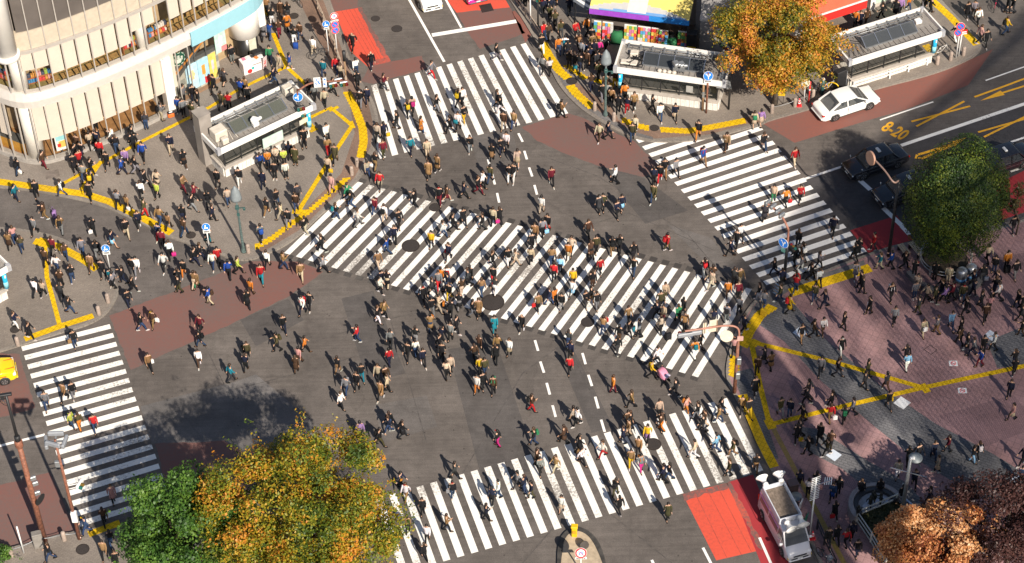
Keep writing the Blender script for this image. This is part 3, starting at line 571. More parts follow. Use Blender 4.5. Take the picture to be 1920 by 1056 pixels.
# recessed stair hall on the right with checkered wall and posters
rc = MB()
for i in range(14):
    for j in range(5):
        s = sE-1.6+i*.62
        if s > sE+2.6: continue
        p = [FP(s, -.95, .15+j*.55), FP(s+.62, -.95, .15+j*.55), FP(s+.62, -.95, .7+j*.55), FP(s, -.95, .7+j*.55)]
        rc.add(p, [(0, 1, 2, 3)], (i+j) % 2)
rc.build('checkered_wall', [mat('checker_pale', (.40, .38, .32), .5), mat('checker_grey', (.24, .24, .21), .5)], qf)
mb = MB(); wall_strip(mb, sE-1.6, sE+3.2, 2.9, 3.25, -.93, back=.3); mb.build('transom', GREYST, qf)
for k in range(5):
    s = sE-1.5+k*1.05; mb = MB(); p = FP(s, -.85); mb.box((p.x, p.y, 4.1), (.09, .12, 2.3), R(38)); mb.build('mullion', GREYST, qf)
    if k < 4:
        mb = MB(); mb.quad(FP(s+.08, -.92, 3.26), FP(s+.97, -.92, 3.26), FP(s+.97, -.92, 5.2), FP(s+.08, -.92, 5.2)); mb.build('window', GLS, qf)
mb = MB(); a, b = FP(sE-1.4, -1.25, 2.0), FP(sE+2.2, -1.4, 4.9); mb.bar(a, b, 1.0, .25, 0); mb.build('stair', GREYST, qf)
mb = MB(); a, b = FP(sE-1.4, -.86, 2.5), FP(sE+2.6, -.86, 5.0); mb.bar(a, b, .06, .16, 0); mb.build('handrail', mat('orange_wood_rail', (.45, .18, .04), .5), qf)
mb = MB(); wall_strip(mb, sE-1.5, sE+2.8, .02, .22, -.6, back=.4); mb.build('step', mat('brown_step', (.25, .15, .09), .7), qf)
# round green emblem on the stair glass
em = MB(); q = FP(sE-.75, -.78, 3.95); nn = (FP(sE-.35, 1)-FP(sE-.35, 0)); em.disc(q, nn, .62, 0, 28); em.disc(q+nn*.012, nn, .50, 1, 28)
u = Vector((0, 0, 1)).cross(nn).normalized(); w = Vector((0, 0, 1))
def epoly(pts, m, k): em.poly([q+nn*k+u*x+w*y for x, y in pts], m)
for k in range(10):
    a0 = math.pi*2*k/10; em.poly([q+nn*.018+u*(r*math.cos(a))+w*(r*math.sin(a)) for r, a in ((.53, a0), (.59, a0), (.59, a0+.35), (.53, a0+.35))], 2)
em.disc(q+nn*.02+w*.13, nn, .12, 2, 14); epoly([(-.16, -.36), (.16, -.36), (.2, -.02), (.1, .03), (-.1, .03), (-.2, -.02)], 2, .02)
for sg in (-1, 1):
    for j in range(3): epoly([(sg*(.14+.08*j), -.3+.06*j), (sg*(.18+.08*j), -.3+.06*j), (sg*(.26+.05*j), .2-.02*j), (sg*(.21+.05*j), .22-.02*j)], 2, .019)
epoly([(-.1, .24), (.1, .24), (.13, .36), (.05, .3), (0, .4), (-.05, .3), (-.13, .36)], 2, .022)
for sg in (-1, 1): epoly([(sg*.03, .14), (sg*.07, .14), (sg*.07, .17), (sg*.03, .17)], 1, .026)
em.build('emblem', [mat('emblem_green', (.02, .12, .075), .5), mat('emblem_dark_green', (.01, .08, .05), .5), mat('emblem_white', (.62, .66, .60), .5)], qf)
# posters on the wall
def poster(name, s0, s1, z0, z1, cols, label, off=-.88):
    t = thing(name, label, 'poster', FP((s0+s1)/2, off, z0), world=True); n = 12
    mb = MB(); ms = [mat('poster_'+c, rgb, .6, var=.15, scale=3) for c, rgb in cols]; rr = random.Random(s0)
    for i in range(n):
        for j in range(8):
            a, b = s0+(s1-s0)*i/n, s0+(s1-s0)*(i+1)/n; c, d = z0+(z1-z0)*j/8, z0+(z1-z0)*(j+1)/8
            x, y = (i+.5)/n-.5, (j+.5)/8
            k = 1 if (x*x*1.5+(y-.55)**2 < .055+.02*rr.random()) else 2 if (len(ms) > 2 and y < .3 and x > .0) else 0
            mb.add([FP(a, off, c), FP(b, off, c), FP(b, off, d), FP(a, off, d), FP(a, off-.04, c), FP(b, off-.04, c), FP(b, off-.04, d), FP(a, off-.04, d)], [(0, 1, 2, 3), (3, 2, 6, 7), (7, 6, 5, 4), (4, 5, 1, 0), (0, 3, 7, 4), (1, 5, 6, 2)], k)
    mb.build('poster_sheet', ms, t)
poster('wall_poster', sE-.3, sE+.75, .45, 2.85, [('ice_blue', (.42, .62, .72)), ('popcorn', (.62, .50, .25))], 'pale blue popcorn poster at the left of the checkered wall')
poster('wall_poster', sE+.78, sE+1.75, .45, 2.85, [('sky', (.35, .58, .70)), ('orange_food', (.62, .30, .06)), ('red_bucket', (.55, .03, .04))], 'blue poster with orange snack and red bucket, between the other two posters')
poster('wall_poster', sE+1.78, sE+2.45, .45, 2.85, [('lemon', (.65, .50, .12)), ('pink_cloud', (.62, .48, .50))], 'yellow poster at the right end of the checkered wall')
poster('window_poster', sE+2.5, sE+3.5, 2.6, 4.6, [('mint', (.45, .65, .55)), ('pale', (.65, .66, .66)), ('coral', (.62, .2, .2))], 'mint and pink poster high under the light blue sign band', off=-.78)
# things inside the shop windows
def shelf(s, off, z, w, label, seed):
    a, b = FP(s, off, z), FP(s+w, off, z); d = (b-a).normalized(); t = thing('display_shelf', label, 'shelf', a.lerp(b, .5), math.atan2(d.y, d.x), 'display shelves behind the upper windows')
    mb = MB(); mb.box((0, 0, .9), (w, .35, .05)); mb.box((0, 0, .45), (w, .35, .05)); mb.box((-w/2, 0, .5), (.05, .35, 1.0)); mb.box((w/2, 0, .5), (.05, .35, 1.0)); mb.build('frame', mat('shelf_wood', (.35, .12, .04), .6), t)
    rr = random.Random(seed); cols = [(.55, .05, .05), (.6, .55, .5), (.05, .06, .1), (.55, .25, .05), (.25, .35, .06), (.6, .3, .3), (.05, .2, .4)]
    for z2 in (.47, .93):
        x = -w/2+.1
        while x < w/2-.15:
            q = rr.uniform(.12, .25); h = rr.uniform(.2, .38); i = rr.randrange(7); mb = MB(); mb.box((x+q/2, 0, z2+h/2), (q*.9, .25, h), bev=.02); mb.build('goods', mat('goods_%d' % i, cols[i], .6), t); x += q
shelf(sC+.5, -1.1, 6.37, 2.0, 'low wooden shelf of mixed goods behind the raised blinds, left bays', 1); shelf(sC+8.3, -1.1, 6.37, 1.7, 'low shelf of pale and pink goods just left of the inner white column', 2); shelf(sC+10.4, -1.1, 6.37, 1.6, 'shelf of red and white goods just right of the inner white column', 5); shelf(sC-2.8, -1.1, 6.37, 1.6, 'shelf of goods left of the round corner column', 9)
bi = 0
for d in [2.6, 3.7, 4.7, 5.7, 6.7, 7.6, 12.2, 13.2, 14.3, 15.4, 16.4]:
    a = FP(sC+d, -.85, 6.37); tg = (FP(sC+d+.1)-FP(sC+d)).normalized(); t = thing('bench_seat', 'ochre slatted bench seat behind the upper windows of the curved building', 'bench', a, math.atan2(tg.y, tg.x), 'ochre bench seats behind upper windows')
    mb = MB()
    for j in range(3): mb.box((0, -.2+.2*j, .45), (.85, .14, .05))
    mb.build('seat', OCHRE, t); mb = MB(); mb.box((0, .32, .75), (.85, .06, .35)); mb.build('backrest', OCHRE, t)
    mb = MB()
    for sx in (-.36, .36): mb.box((sx, 0, .21), (.06, .5, .42))
    mb.build('leg_frame', M_['wood'], t)
a = FP(sC-4.6, -1.0, .15); b = FP(sC-1.3, -1.0, .15); d = (b-a).normalized(); t = thing('shop_counter', 'orange wood counter inside the ground floor left of the white column', 'counter', a.lerp(b, .5), math.atan2(d.y, d.x))
mb = MB(); mb.box((0, 0, .5), ((b-a).length, .6, 1.0), bev=.03); mb.build('counter_body', mat('orange_wood', (.50, .25, .04), .5, var=.15), t); mb = MB(); mb.box((0, 0, 1.03), ((b-a).length+.1, .75, .05)); mb.build('counter_top', GREYST, t); 
p = FP(sC+2.1, -.45, .15); t = thing('poster_stand', 'white poster stand with red and yellow picture behind ground floor glass', 'poster stand', p, R(25))
mb = MB(); mb.lathe((0, 0, 0), [(.3, 0), (.3, .03), (.04, .05), (.04, .5)], 16); mb.build('base', M_['dark'], t); mb = MB(); mb.box((0, 0, 1.2), (.8, .05, 1.5)); mb.build('board', M_['white'], t)
mb = MB(); mb.box((0, -.03, 1.6), (.66, .012, .5)); mb.build('picture', mat('poster_cyan', (.3, .6, .65)), t); mb = MB(); mb.box((.08, -.03, 1.0), (.5, .014, .6)); mb.build('picture', mat('poster_yellow', (.7, .45, .1)), t); mb = MB(); mb.box((-.15, -.04, .95), (.25, .014, .3)); mb.build('picture', M_['red'], t)
# round entrance column: black drum below, white drum above
p = G(462, 92, ZP); t = thing('entrance_column', 'fat round pillar, white drum over black base, beside the glass building', 'column', p)
mb = MB(); mb.lathe((0, 0, 0), [(1.02, 0), (1.02, .12), (.95, .2), (.95, 1.75)], 32); mb.build('black_base', mat('black_gloss', (.02, .018, .017), .25), t)
mb = MB(); mb.lathe((0, 0, 0), [(.96, 1.75), (1.22, 1.8), (1.22, 4.1), (1.0, 4.5), (.2, 4.7)], 32); mb.build('white_drum', WCOL, t)
mb = MB(); mb.box((.62, -.8, 1.0), (.62, .1, 1.5), R(38)); mb.build('cream_panel', mat('cream_board', (.55, .53, .42), .6), t)
mb = MB(); mb.box((1.1, .5, 3.1), (.9, .8, 2.4), R(35), bev=.08); mb.build('white_fin', WCOL, t)
# ================================================================ subway entrances
TILE = paving('white_wall_tile', (.72, .68, .62), (.68, .65, .6), (.45, .42, .38), .12, .12, R(35), .008, .08, 0); FASC = mat('white_fascia', (.78, .74, .69), .4, var=.05); ROOFG = wear_mat('grey_roof_sheet', (.30, .275, .25), (.17, .15, .135), .7, 1.05, 5)
SKYG = glass('skylight_glass', (.10, .105, .085), .25, .08); KGL = glass('kiosk_glass', (.05, .055, .05), .68); EQ = mat('cream_equipment', (.58, .52, .44), .5, var=.1); LEDGE = mat('stone_ledge', (.45, .40, .35), .7); STEPS = mat('stair_dark', (.10, .095, .09), .8)
def kiosk(FL, FR, D, label, H=3.2, inset=.55, open_end=1, gear=0, skc=SKYG, dark=False):
    FL, FR = Vector((*FL, 0)), Vector((*FR, 0)); L = (FR-FL).length; a = math.atan2(FR.y-FL.y, FR.x-FL.x)
    t = thing('subway_entrance', label, 'subway entrance', (FL.x, FL.y, ZP), a, 'glazed subway entrances'); rn = random.Random(L)
    def part(nm, m, mb, par=None): return mb.build(nm, m, par or t)
    mb = MB(); mb.box((L/2, .06, H-.27), (L-.5, .12, .5)); mb.box((L/2, D-.06, H-.27), (L-.5, .12, .5)); mb.box((.06, D/2, H-.27), (.12, D-.5, .5)); mb.box((L-.06, D/2, H-.27), (.12, D-.5, .5)); part('fascia', FASC, mb)
    for x in (.13, L-.13):
        for y in (.13, D-.13): mb = MB(); mb.box((x, y, H-.27), (.3, .3, .54)); part('corner_block', mat('grey_corner_block', (.36, .36, .38), .5), mb)
    mb = MB(); mb.box((L/2, D/2, H-.42), (L-.26, D-.26, .2))
    k = .5
    while k < L-.3:
        mb.box((k, .75, H-.29), (.05, 1.1, .07)); mb.box((k, D-.55, H-.29), (.05, .7, .07)); k += .42
    part('roof', ROOFG, mb)
    mb = MB()
    for y in (D-.25, D-.42, D-.6): mb.tube([(.4, y, H-.22+.05*(y == D-.42)), (L-.4, y, H-.22+.05*(y == D-.42))], .035, 6)
    for i in range(9): mb.box((.6+i*(L-1.2)/8, D-.42, H-.2), (.1, .5, .14))
    part('pipe_rack', M_['metal'], mb)
    x0, x1 = L*.24, L*.78; y0, y1, ym = .95, D-.75, D*.5+.15
    sk = MB(); sk.box(((x0+x1)/2, (y0+y1)/2, H-.26), (x1-x0, y1-y0, .12)); sko = part('skylight', M_['metal'], sk)
    for i in range(4):
        a0, a1 = x0+(x1-x0)*i/4+.04, x0+(x1-x0)*(i+1)/4-.04
        q = MB(); q.quad((a0, y0+.05, H-.17), (a1, y0+.05, H-.17), (a1, ym, H+.28), (a0, ym, H+.28)); part('pane', skc, q, sko)
        q = MB(); q.quad((a0, ym+.02, H+.28), (a1, ym+.02, H+.28), (a1, y1-.05, H-.14), (a0, y1-.05, H-.14)); part('pane', skc, q, sko)
    q = MB()
    for i in range(5):
        xx = x0+(x1-x0)*i/4; q.bar((xx, y0, H-.17), (xx, ym, H+.29), .06, .06); q.bar((xx, ym, H+.29), (xx, y1, H-.14), .06, .06)
    q.bar((x0, ym, H+.29), (x1, ym, H+.29), .06, .06); part('glazing_bar', M_['chrome'], q, sko)
    # walls
    i0, i1, j0, j1 = inset, L-inset, inset*.9, D-inset*.7
    mb = MB(); mb.box(((i0+i1)/2, j0, .42), (i1-i0, .16, .84)); mb.box(((i0+i1)/2, j1, .42), (i1-i0, .16, .84)); mb.box((i0 if open_end else i1, (j0+j1)/2, .42), (.16, j1-j0-.17, .84)); part('tiled_wall', TILE, mb)
    mb = MB(); mb.box(((i0+i1)/2, j0-.06, .90), (i1-i0+.1, .4, .12)); mb.box(((i0+i1)/2, j1, .90), (i1-i0+.1, .3, .12)); mb.box((i0 if open_end else i1, (j0+j1)/2, .895), (.34, j1-j0-.36, .11)); part('ledge', LEDGE, mb)
    nbay = 5; pm = MB()
    for i in range(nbay+1):
        xx = i0+.1+(i1-i0-.2)*i/nbay
        for y in (j0, j1): pm.box((xx, y, (.96+H-.52)/2), (.07, .07, H-.52-.96))
    part('post', M_['dark'], pm)
    for y in (j0, j1):
        for i in range(nbay):
            a0 = i0+.15+(i1-i0-.2)*i/nbay; a1 = i0+.05+(i1-i0-.2)*(i+1)/nbay; q = MB(); q.quad((a0, y, .97), (a1, y, .97), (a1, y, H-.53), (a0, y, H-.53)); part('glass_panel', KGL, q)
    xx = i0 if open_end else i1; q = MB(); q.quad((xx, j0+.1, .97), (xx, j1-.1, .97), (xx, j1-.1, H-.53), (xx, j0+.1, H-.53)); part('glass_panel', KGL, q)
    mb = MB(); n = 14
    for i in range(n):
        f = (i+.5)/n; xs = (i1-.3-(i1-i0-.8)*f) if open_end else (i0+.3+(i1-i0-.8)*f); mb.box((xs, (j0+j1)/2, .09-.004*i), ((i1-i0-.8)/n-.02, j1-j0-.3, .10+.002*i))
    part('stair', STEPS, mb)
    mb = MB()
    for y in (j0+.35, j1-.35): mb.tube([(i0+.4, y, .95), (i1-.5, y, 1.05)], .03, 6)
    for i in range(4): mb.box((i0+.8+i*(i1-i0-1.4)/3, j1-.45, 1.3), (.5, .04, .8))
    part('handrail', LEDGE, mb)
    xe = (i1+.1) if open_end else (i0-.1); mb = MB(); mb.lathe((xe, j0-.02, 0), [(.17, .96), (.17, 2.62)], 16); so = part('round_sign', M_['cyan'], mb)
    q = MB(); q.lathe((xe, j0-.02, 0), [(.175, 2.35), (.175, 2.6)], 16); part('sign_band', M_['dark'], q, so); q = MB(); q.lathe((xe, j0-.02, 0), [(.174, 1.05), (.174, 1.55)], 16); part('sign_band', mat('pale_cyan', (.25, .6, .7)), q, so)
    mb = MB(); mb.bar((xe, j0-.2, 2.02), (xe, j0-.2, 2.28), .05, .16); q = MB(); q.box((xe-.02, j0-.215, 2.13), (.10, .03, .24)); part('sign_figure', M_['white'], q, so)
    # roof gear
    for (gx, gy, w, d, h) in ([(L*.12, D*.45, 1.0, .9, .8), (L*.12, D*.2, .5, .4, .5), (L*.90, D*.75, .7, .6, .75)] if gear == 1 else [(L*.14, D*.6, .6, .5, .35), (L*.09, D*.3, .8, .5, .2), (L*.16, D*.28, .5, .6, .25)] if gear == 2 else [(L*.86, D*.62, .5, .45, .3)]):
        mb = MB(); mb.box((gx, gy, H-.3+h/2), (w, d, h), rn.uniform(-.1, .1), bev=.05); part('equipment_box', EQ if gear != 3 else M_['white'], mb)
    if gear in (1, 2):
        for gx in ((L*.42,) if gear == 1 else (L*.53, L*.58)):
            mb = MB(); mb.tube([(gx, .7, H-.3), (gx, .7, H+.35)], .05, 6); mb.tube([(gx+.25, .7, H-.3), (gx+.25, .7, H+.35)], .05, 6); mb.box((gx+.12, .7, H+.1), (.45, .3, .3)); mb.box((gx+.1, .65, H+.55), (.42, .55, .32), .6, bev=.06); mb.box((gx+.42, .5, H+.62), (.3, .2, .2), .3, bev=.04); part('floodlight', M_['white'] if gear == 1 else M_['metal'], mb)
    if gear == 2:
        mb = MB()
        for i in range(4): mb.lathe((L*.40+i*.36, .55, H-.3), [(.17, 0), (.17, .14), (.1, .2)], 10)
        part('roof_vent', EQ, mb); mb = MB()
        for i in range(9): mb.bar((L*.07+rn.random()*1.4, .4+rn.random()*2, H-.2), (L*.07+rn.random()*1.8, .4+rn.random()*2, H-.1+.1*rn.random()), .06, .06)
        part('cable_tray', M_['dark'], mb)
    mb = MB()
    for i in range(5): mb.tube([(.5+i*.22, D-.9-.3*rn.random(), H-.25), (.9+i*.3, D*.5, H-.2), (.4+i*.4, .6, H-.24)], .022, 5)
    part('cable', M_['dark'] if gear != 1 else EQ, mb)
    return t
kx = kiosk((-20.55, 120.52), (-13.8, 125.25), 3.3, 'cream equipped glazed subway entrance on the left pavement, wide skylight, stone duct tower', gear=1, open_end=1)
mb = MB(); mb.box((.45, 2.75, 2.3), (.95, .95, 4.6), 0); mb.box((.45, 2.75, 4.63), (1.02, 1.02, .06)); mb.build('duct_tower', mat('grey_stone_cladding', (.26, .23, .205), .5, var=.2, scale=1), kx)
mb = MB(); mb.box((4.6, .28, 1.55), (1.7, .05, .9)); mb.build('notice_board', mat('pale_mint_board', (.50, .62, .55), .4), kx)
mb = MB(); mb.box((7.2, .20, 1.95), (.75, .05, .42), .1); mb.build('notice_board', mat('cream_notice', (.6, .56, .45), .6), kx)
k2 = kiosk((7.85, 128.42), (15.9, 126.35), 3.3, 'subway entrance with cluttered roof beside the rainbow awning shop', gear=2, open_end=0, skc=glass('dark_skylight', (.04, .045, .05), .2, .06))
mb = MB(); mb.box((7.9, 1.0, 2.9), (.5, 2.3, .08), 0, rx=.2); mb.box((8.3, .9, 2.75), (.35, 1.8, .08), .3, rx=.2); mb.tube([(7.4, 1.9, 2.9), (7.6, 1.5, 4.1), (7.9, 1.0, 3.0)], .05, 6); mb.build('ladder_frame', M_['metal'], k2)
mb = MB(); mb.box((5.6, .52, 1.62), (.5, .03, .6)); mb.build('notice', M_['white'], k2)
kiosk((25.1, 128.35), (32.6, 131.5), 3.2, 'subway entrance with sloping grey skylight beside the white parked car', gear=3, open_end=1, skc=glass('grey_skylight', (.06, .065, .07), .15, .05))
kw = kiosk((-40.4, 104.05), (-33.75, 109.65), 3.3, 'subway entrance cut off by the left edge, above the yellow car', gear=0)
# ================================================================ shops along the top right
a0, a1 = G(1105, 27, 2.75), G(1292, 50, 2.75); d = (a1-a0).normalized(); nb_ = Vector((-d.y, d.x, 0)); Ls = (a1-a0).length
t = thing('awning_shop', 'shop with yellow rainbow awning, purple and blue valance, behind the subway entrance', 'shop', (a0.x, a0.y, ZP), math.atan2(d.y, d.x))
AW = [mat('awning_'+n, c, .7, var=.05) for n, c in (('yellow', (.72, .58, .16)), ('grey', (.46, .45, .44)), ('blue', (.14, .29, .55)), ('cream', (.80, .66, .55)), ('orange', (.72, .26, .08)), ('red', (.68, .05, .05)), ('pale_grey', (.6, .58, .55)))]
mb = MB(); nx, ny = 64, 26
for i in range(nx):
    for j in range(ny):
        u, v = (i+.5)/nx, (j+.5)/ny; r = math.hypot((u-.5)*1.25, v+1.05-.35*(u > .5)*(u-.5))
        m = 3 if .38 < u < .57 and v > .02 else 2 if v < .09*(1-abs(u-.5)*2.2)+.02 and .1 < u < .95 else 1 if v < .24*(1-(abs(u-.45)*2)**2)+.03 else 0
        if m == 0 and u > .82 and v > 1.15-(u-.6)*1.2: m = 4 if v < 1.45-(u-.6)*1.2 else 5
        P = lambda a, b: (Ls*a/nx, 3.4*b/ny, 3.2+.75*(b/ny)+.05*math.sin(b/ny*3.14))
        mb.add([P(i, j), P(i+1, j), P(i+1, j+1), P(i, j+1)], [(0, 1, 2, 3)], m)
mb.build('awning', AW, t)
mb = MB(); mb.box((Ls*.3, -.03, 2.96), (Ls*.6, .04, .46), m=0); mb.box((Ls*.8, -.03, 2.96), (Ls*.4, .04, .46), m=1); mb.build('valance', [mat('valance_purple', (.30, .06, .50), .6), mat('valance_blue', (.02, .22, .62), .6)], t)
mb = MB(); mb.box((Ls/2, 3.55, 4), (Ls, .2, 8)); mb.build('wall', mat('shop_wall', (.25, .22, .2), .8), t); mb = MB(); mb.box((Ls/2, 1.75, -.03), (Ls, 3.4, .1)); mb.build('floor', mat('shop_floor', (.12, .1, .09), .8), t)
mb = MB()
for x in (.1, Ls-.1): mb.box((x, .1, 1.45), (.1, .1, 2.9))
mb.build('post', M_['dark'], t)
mats_goods = [mat('pack_%d' % i, c, .5, var=.35, scale=14) for i, c in enumerate([(.62, .05, .05), (.65, .5, .1), (.6, .58, .55), (.1, .35, .6), (.62, .25, .05), (.15, .4, .12), (.6, .2, .35)])]
def world_at(obj, x, y, z=0): return Matrix.Rotation(obj.rotation_euler.z, 4, 'Z') @ Vector((x, y, z))+obj.location
rz = t.rotation_euler.z
for i, (x, w, lab) in enumerate([(.55, .55, 'narrow rack of snack packets at the left end under the rainbow awning'), (1.35, .8, 'red and yellow rack of packets left of the green cloth'), (3.1, .95, 'tall rack of orange packets right of the green cloth'), (4.15, .95, 'rack of yellow and red packets in the middle under the awning'), (5.0, .6, 'slim pale rack right of the middle racks'), (5.65, .7, 'round rack crowded with dark and pink packets'), (7.0, .55, 'slim drinks rack left of the yellow box'), (7.55, .55, 'slim drinks rack with red base beside yellow box')]):
    r = thing('goods_rack', lab, 'rack', world_at(t, x, .35 if i not in (5,) else .2), rz, 'racks of packets under the awning')
    mb = MB(); mb.box((0, .15, .85), (w, .05, 1.7)); mb.box((0, 0, .08), (w, .4, .16)); mb.build('frame', M_['white'], r); rr = random.Random(i+3)
    for row in range(5):
        for c in range(max(2, int(w/.19))):
            q = MB(); n = max(2, int(w/.19)); q.box((-w/2+(c+.5)*w/n, .05-.05*(4-row)*.8, .30+row*.3), (w/n*.88, .13, .24), rr.uniform(-.1, .1)); q.build('packet', mats_goods[rr.randrange(7)], r)
for x, w, lab in ((2.1, .9, 'green cloth covered stand between the snack racks'), (6.3, .8, 'dark green cloth covered stand right of the round rack')):
    r = thing('covered_stand', lab, 'stand', world_at(t, x, .35), rz); mb = MB(); mb.loft([[(-w/2*k, -.3*k, z), (w/2*k, -.3*k, z), (w/2*k, .3*k, z), (-w/2*k, .3*k, z)] for k, z in ((1.08, 0), (.95, .6), (.85, .95), (.3, 1.05))], 0); mb.build('cloth', mat('green_cloth', (.015, .13, .045), .8), r); mb = MB(); mb.box((0, 0, 1.12), (.3, .12, .1), bev=.03); mb.build('clip', M_['dark'], r)
r = thing('vending_box', 'yellow fronted dark box at the right end of the awning shop', 'box', world_at(t, Ls+.25, .2), rz); mb = MB(); mb.box((0, 0, 1.0), (.8, .6, 2.0), bev=.03); mb.build('cabinet', M_['dark'], r); mb = MB(); mb.box((0, -.31, .5), (.66, .03, .62)); mb.build('yellow_panel', M_['yellow'], r)
# grey building with window bay, behind the orange tree
b0 = world_at(t, Ls+.75, .7); gl = 8.0
g_ = thing('grey_building', 'grey panel-clad building with tall windows behind the orange tree', 'building', (b0.x, b0.y, ZP), R(-10))
mb = MB(); mb.box((gl/2, 3, 5), (gl, 6, 10)); mb.build('wall', mat('grey_cladding', (.30, .285, .28), .6, var=.08, scale=1), g_)
for x in (2.3, 4.6):
    mb = MB(); mb.box((x, -.03, 1.75), (1.5, .08, 2.7)); w = mb.build('window', GREYST, g_); q = MB(); q.quad((x-.66, -.08, .5), (x+.66, -.08, .5), (x+.66, -.08, 3.0), (x-.66, -.08, 3.0)); q.build('pane', glass('dark_pane', (.08, .1, .09), .15), w)
mb = MB()
for z in (.9, 2.4, 3.9): mb.box((gl/2, -.012, z), (gl, .02, .02))
mb.box((gl/2, -.5, 3.6), (gl, 1.0, .15)); mb.build('canopy', mat('grey_canopy', (.36, .34, .33), .5), g_)
# red shop
c0, c1 = G(1520, 50, 2.5), G(1625, 15, 2.5); d = (c1-c0).normalized(); Lr = (c1-c0).length
r_ = thing('red_shop', 'shop with orange-red awning and white stripe behind the orange tree', 'shop', (c0.x, c0.y, ZP), math.atan2(d.y, d.x))
mb = MB(); mb.box((Lr/2, .05, 2.75), (Lr, .1, .75)); mb.build('valance', mat('shop_red', (.62, .03, .025), .5, var=.05), r_); mb = MB(); mb.box((Lr/2, .045, 3.16), (Lr, .13, .07)); mb.build('stripe', M_['white'], r_)
mb = MB(); mb.add([(0, .1, 3.2), (Lr, .1, 3.2), (Lr, 2.6, 4.6), (0, 2.6, 4.6), (0, .1, 3.12), (Lr, .1, 3.12), (Lr, 2.6, 4.52), (0, 2.6, 4.52)], [(0, 1, 2, 3), (7, 6, 5, 4), (1, 5, 6, 2), (0, 3, 7, 4)]); mb.build('awning', mat('awning_orange_red', (.70, .10, .045), .6, var=.06), r_)
mb = MB(); mb.box((Lr/2, 4.7, 4), (Lr, 4, 8)); mb.build('wall', mat('red_shop_wall', (.3, .06, .05), .7), r_)
p = G(1632, 22); w0, w1 = G(1640, 20), G(1720, -8); d = (w1-w0).normalized(); gf = thing('glass_front_shop', 'shop with white pillar and pale green glass right of red awning', 'shop', (p.x, p.y, ZP), math.atan2(d.y, d.x))
mb = MB(); mb.box((.15, .2, 2.2), (.45, .45, 4.4)); mb.build('pillar', WCOL, gf); mb = MB(); mb.box((3.5, .3, .12), (6.2, .3, .24)); mb.build('sill', LEDGE, gf)
for i in range(3): mb = MB(); mb.box((1.45+i*2.05, .3, 1.7), (1.95, .08, 2.9)); mb.build('window', mat('pale_green_glass', (.42, .55, .44), .15), gf)
mb = MB(); mb.box((3.5, 3.4, 4), (7, 6, 8)); mb.build('wall', mat('pale_wall', (.4, .38, .35), .7), gf)
# striped awning beside the rainbow one
s0, s1 = G(1074, 2, 2.6), G(1102, 20, 2.6); d = (s1-s0).normalized(); sa = thing('striped_awning', 'small grey and white striped awning left of the rainbow awning', 'awning', (s0.x, s0.y, 0), math.atan2(d.y, d.x)); Lq = (s1-s0).length; 
for nm, m in (('grey_stripe', 0), ('white_stripe', 1)):
    mb = MB()
    for i in range(12):
        if i % 2 == m: mb.add([(0, i*.22, 2.6+i*.05), (Lq, i*.22, 2.6+i*.05), (Lq, (i+1)*.22, 2.65+i*.05), (0, (i+1)*.22, 2.65+i*.05)], [(0, 1, 2, 3)])
    mb.build(nm, mat('stripe_grey', (.12, .13, .15)) if m == 0 else M_['white'], sa)
mb = MB(); mb.box((.1, .15, 1.3), (.06, .06, 2.6)); mb.box((Lq-.1, .15, 1.3), (.06, .06, 2.6)); mb.build('support', M_['dark'], sa)
# ================================================================ vehicles (built nose to +x, wheels on z = 0)
CARGL = glass('car_glass', (.06, .068, .075), .3, .04); TYRE = M_['black']; RIM = mat('alloy_rim', (.5, .5, .5), .3, .8); LAMP = mat('head_lamp', (.7, .72, .75), .15); TAIL = mat('tail_lamp', (.5, .015, .01), .25); PLATE = mat('number_plate', (.7, .7, .66), .5); SEATM = mat('car_interior', (.05, .045, .04), .8)
def ring(x, hw, z0, z1, rt=.12, rb=.08, tumble=0):
    """one cross section of a body: rounded rectangle in the y-z plane, 16 points"""
    t = hw-tumble; pts = []
    for (cy, cz, r, a0) in ((t-rt, z1-rt, rt, 0), (-t+rt, z1-rt, rt, 90), (-hw+rb, z0+rb, rb, 180), (hw-rb, z0+rb, rb, 270)):
        for k in range(4):
            a = R(a0+k*30); pts.append((x, cy+r*math.cos(a), cz+r*math.sin(a)))
    return pts
def paint(name, col): return mat(name, col, .22, 0, var=.02, scale=.7, coat=.6)
def wheel(par, x, y, r=.32, w=.21):
    s = 1 if y > 0 else -1; m = MB(); m.loft([[(x+rr*math.cos(2*math.pi*k/20), y+yy*s, r+rr*math.sin(2*math.pi*k/20)) for k in range(20)] for rr, yy in ((r*.7, -w/2), (r*.97, -w/2), (r, -w/2+.04), (r, w/2-.04), (r*.95, w/2), (r*.68, w/2))]); t = m.build('wheel', TYRE, par)
    m = MB(); m.loft([[(x+rr*math.cos(2*math.pi*k/16), y+yy*s, r+rr*math.sin(2*math.pi*k/16)) for k in range(16)] for rr, yy in ((r*.67, w/2-.02), (r*.67, w/2+.004), (r*.12, w/2-.03))], 0, True, False)
    for k in range(5): a = 2*math.pi*k/5; m.bar((x+.05*math.cos(a), y+s*(w/2+.0), r+.05*math.sin(a)), (x+r*.6*math.cos(a), y+s*(w/2+.005), r+r*.6*math.sin(a)), .05, .03, up=(0, 1, 0))
    m.build('rim', RIM, t)
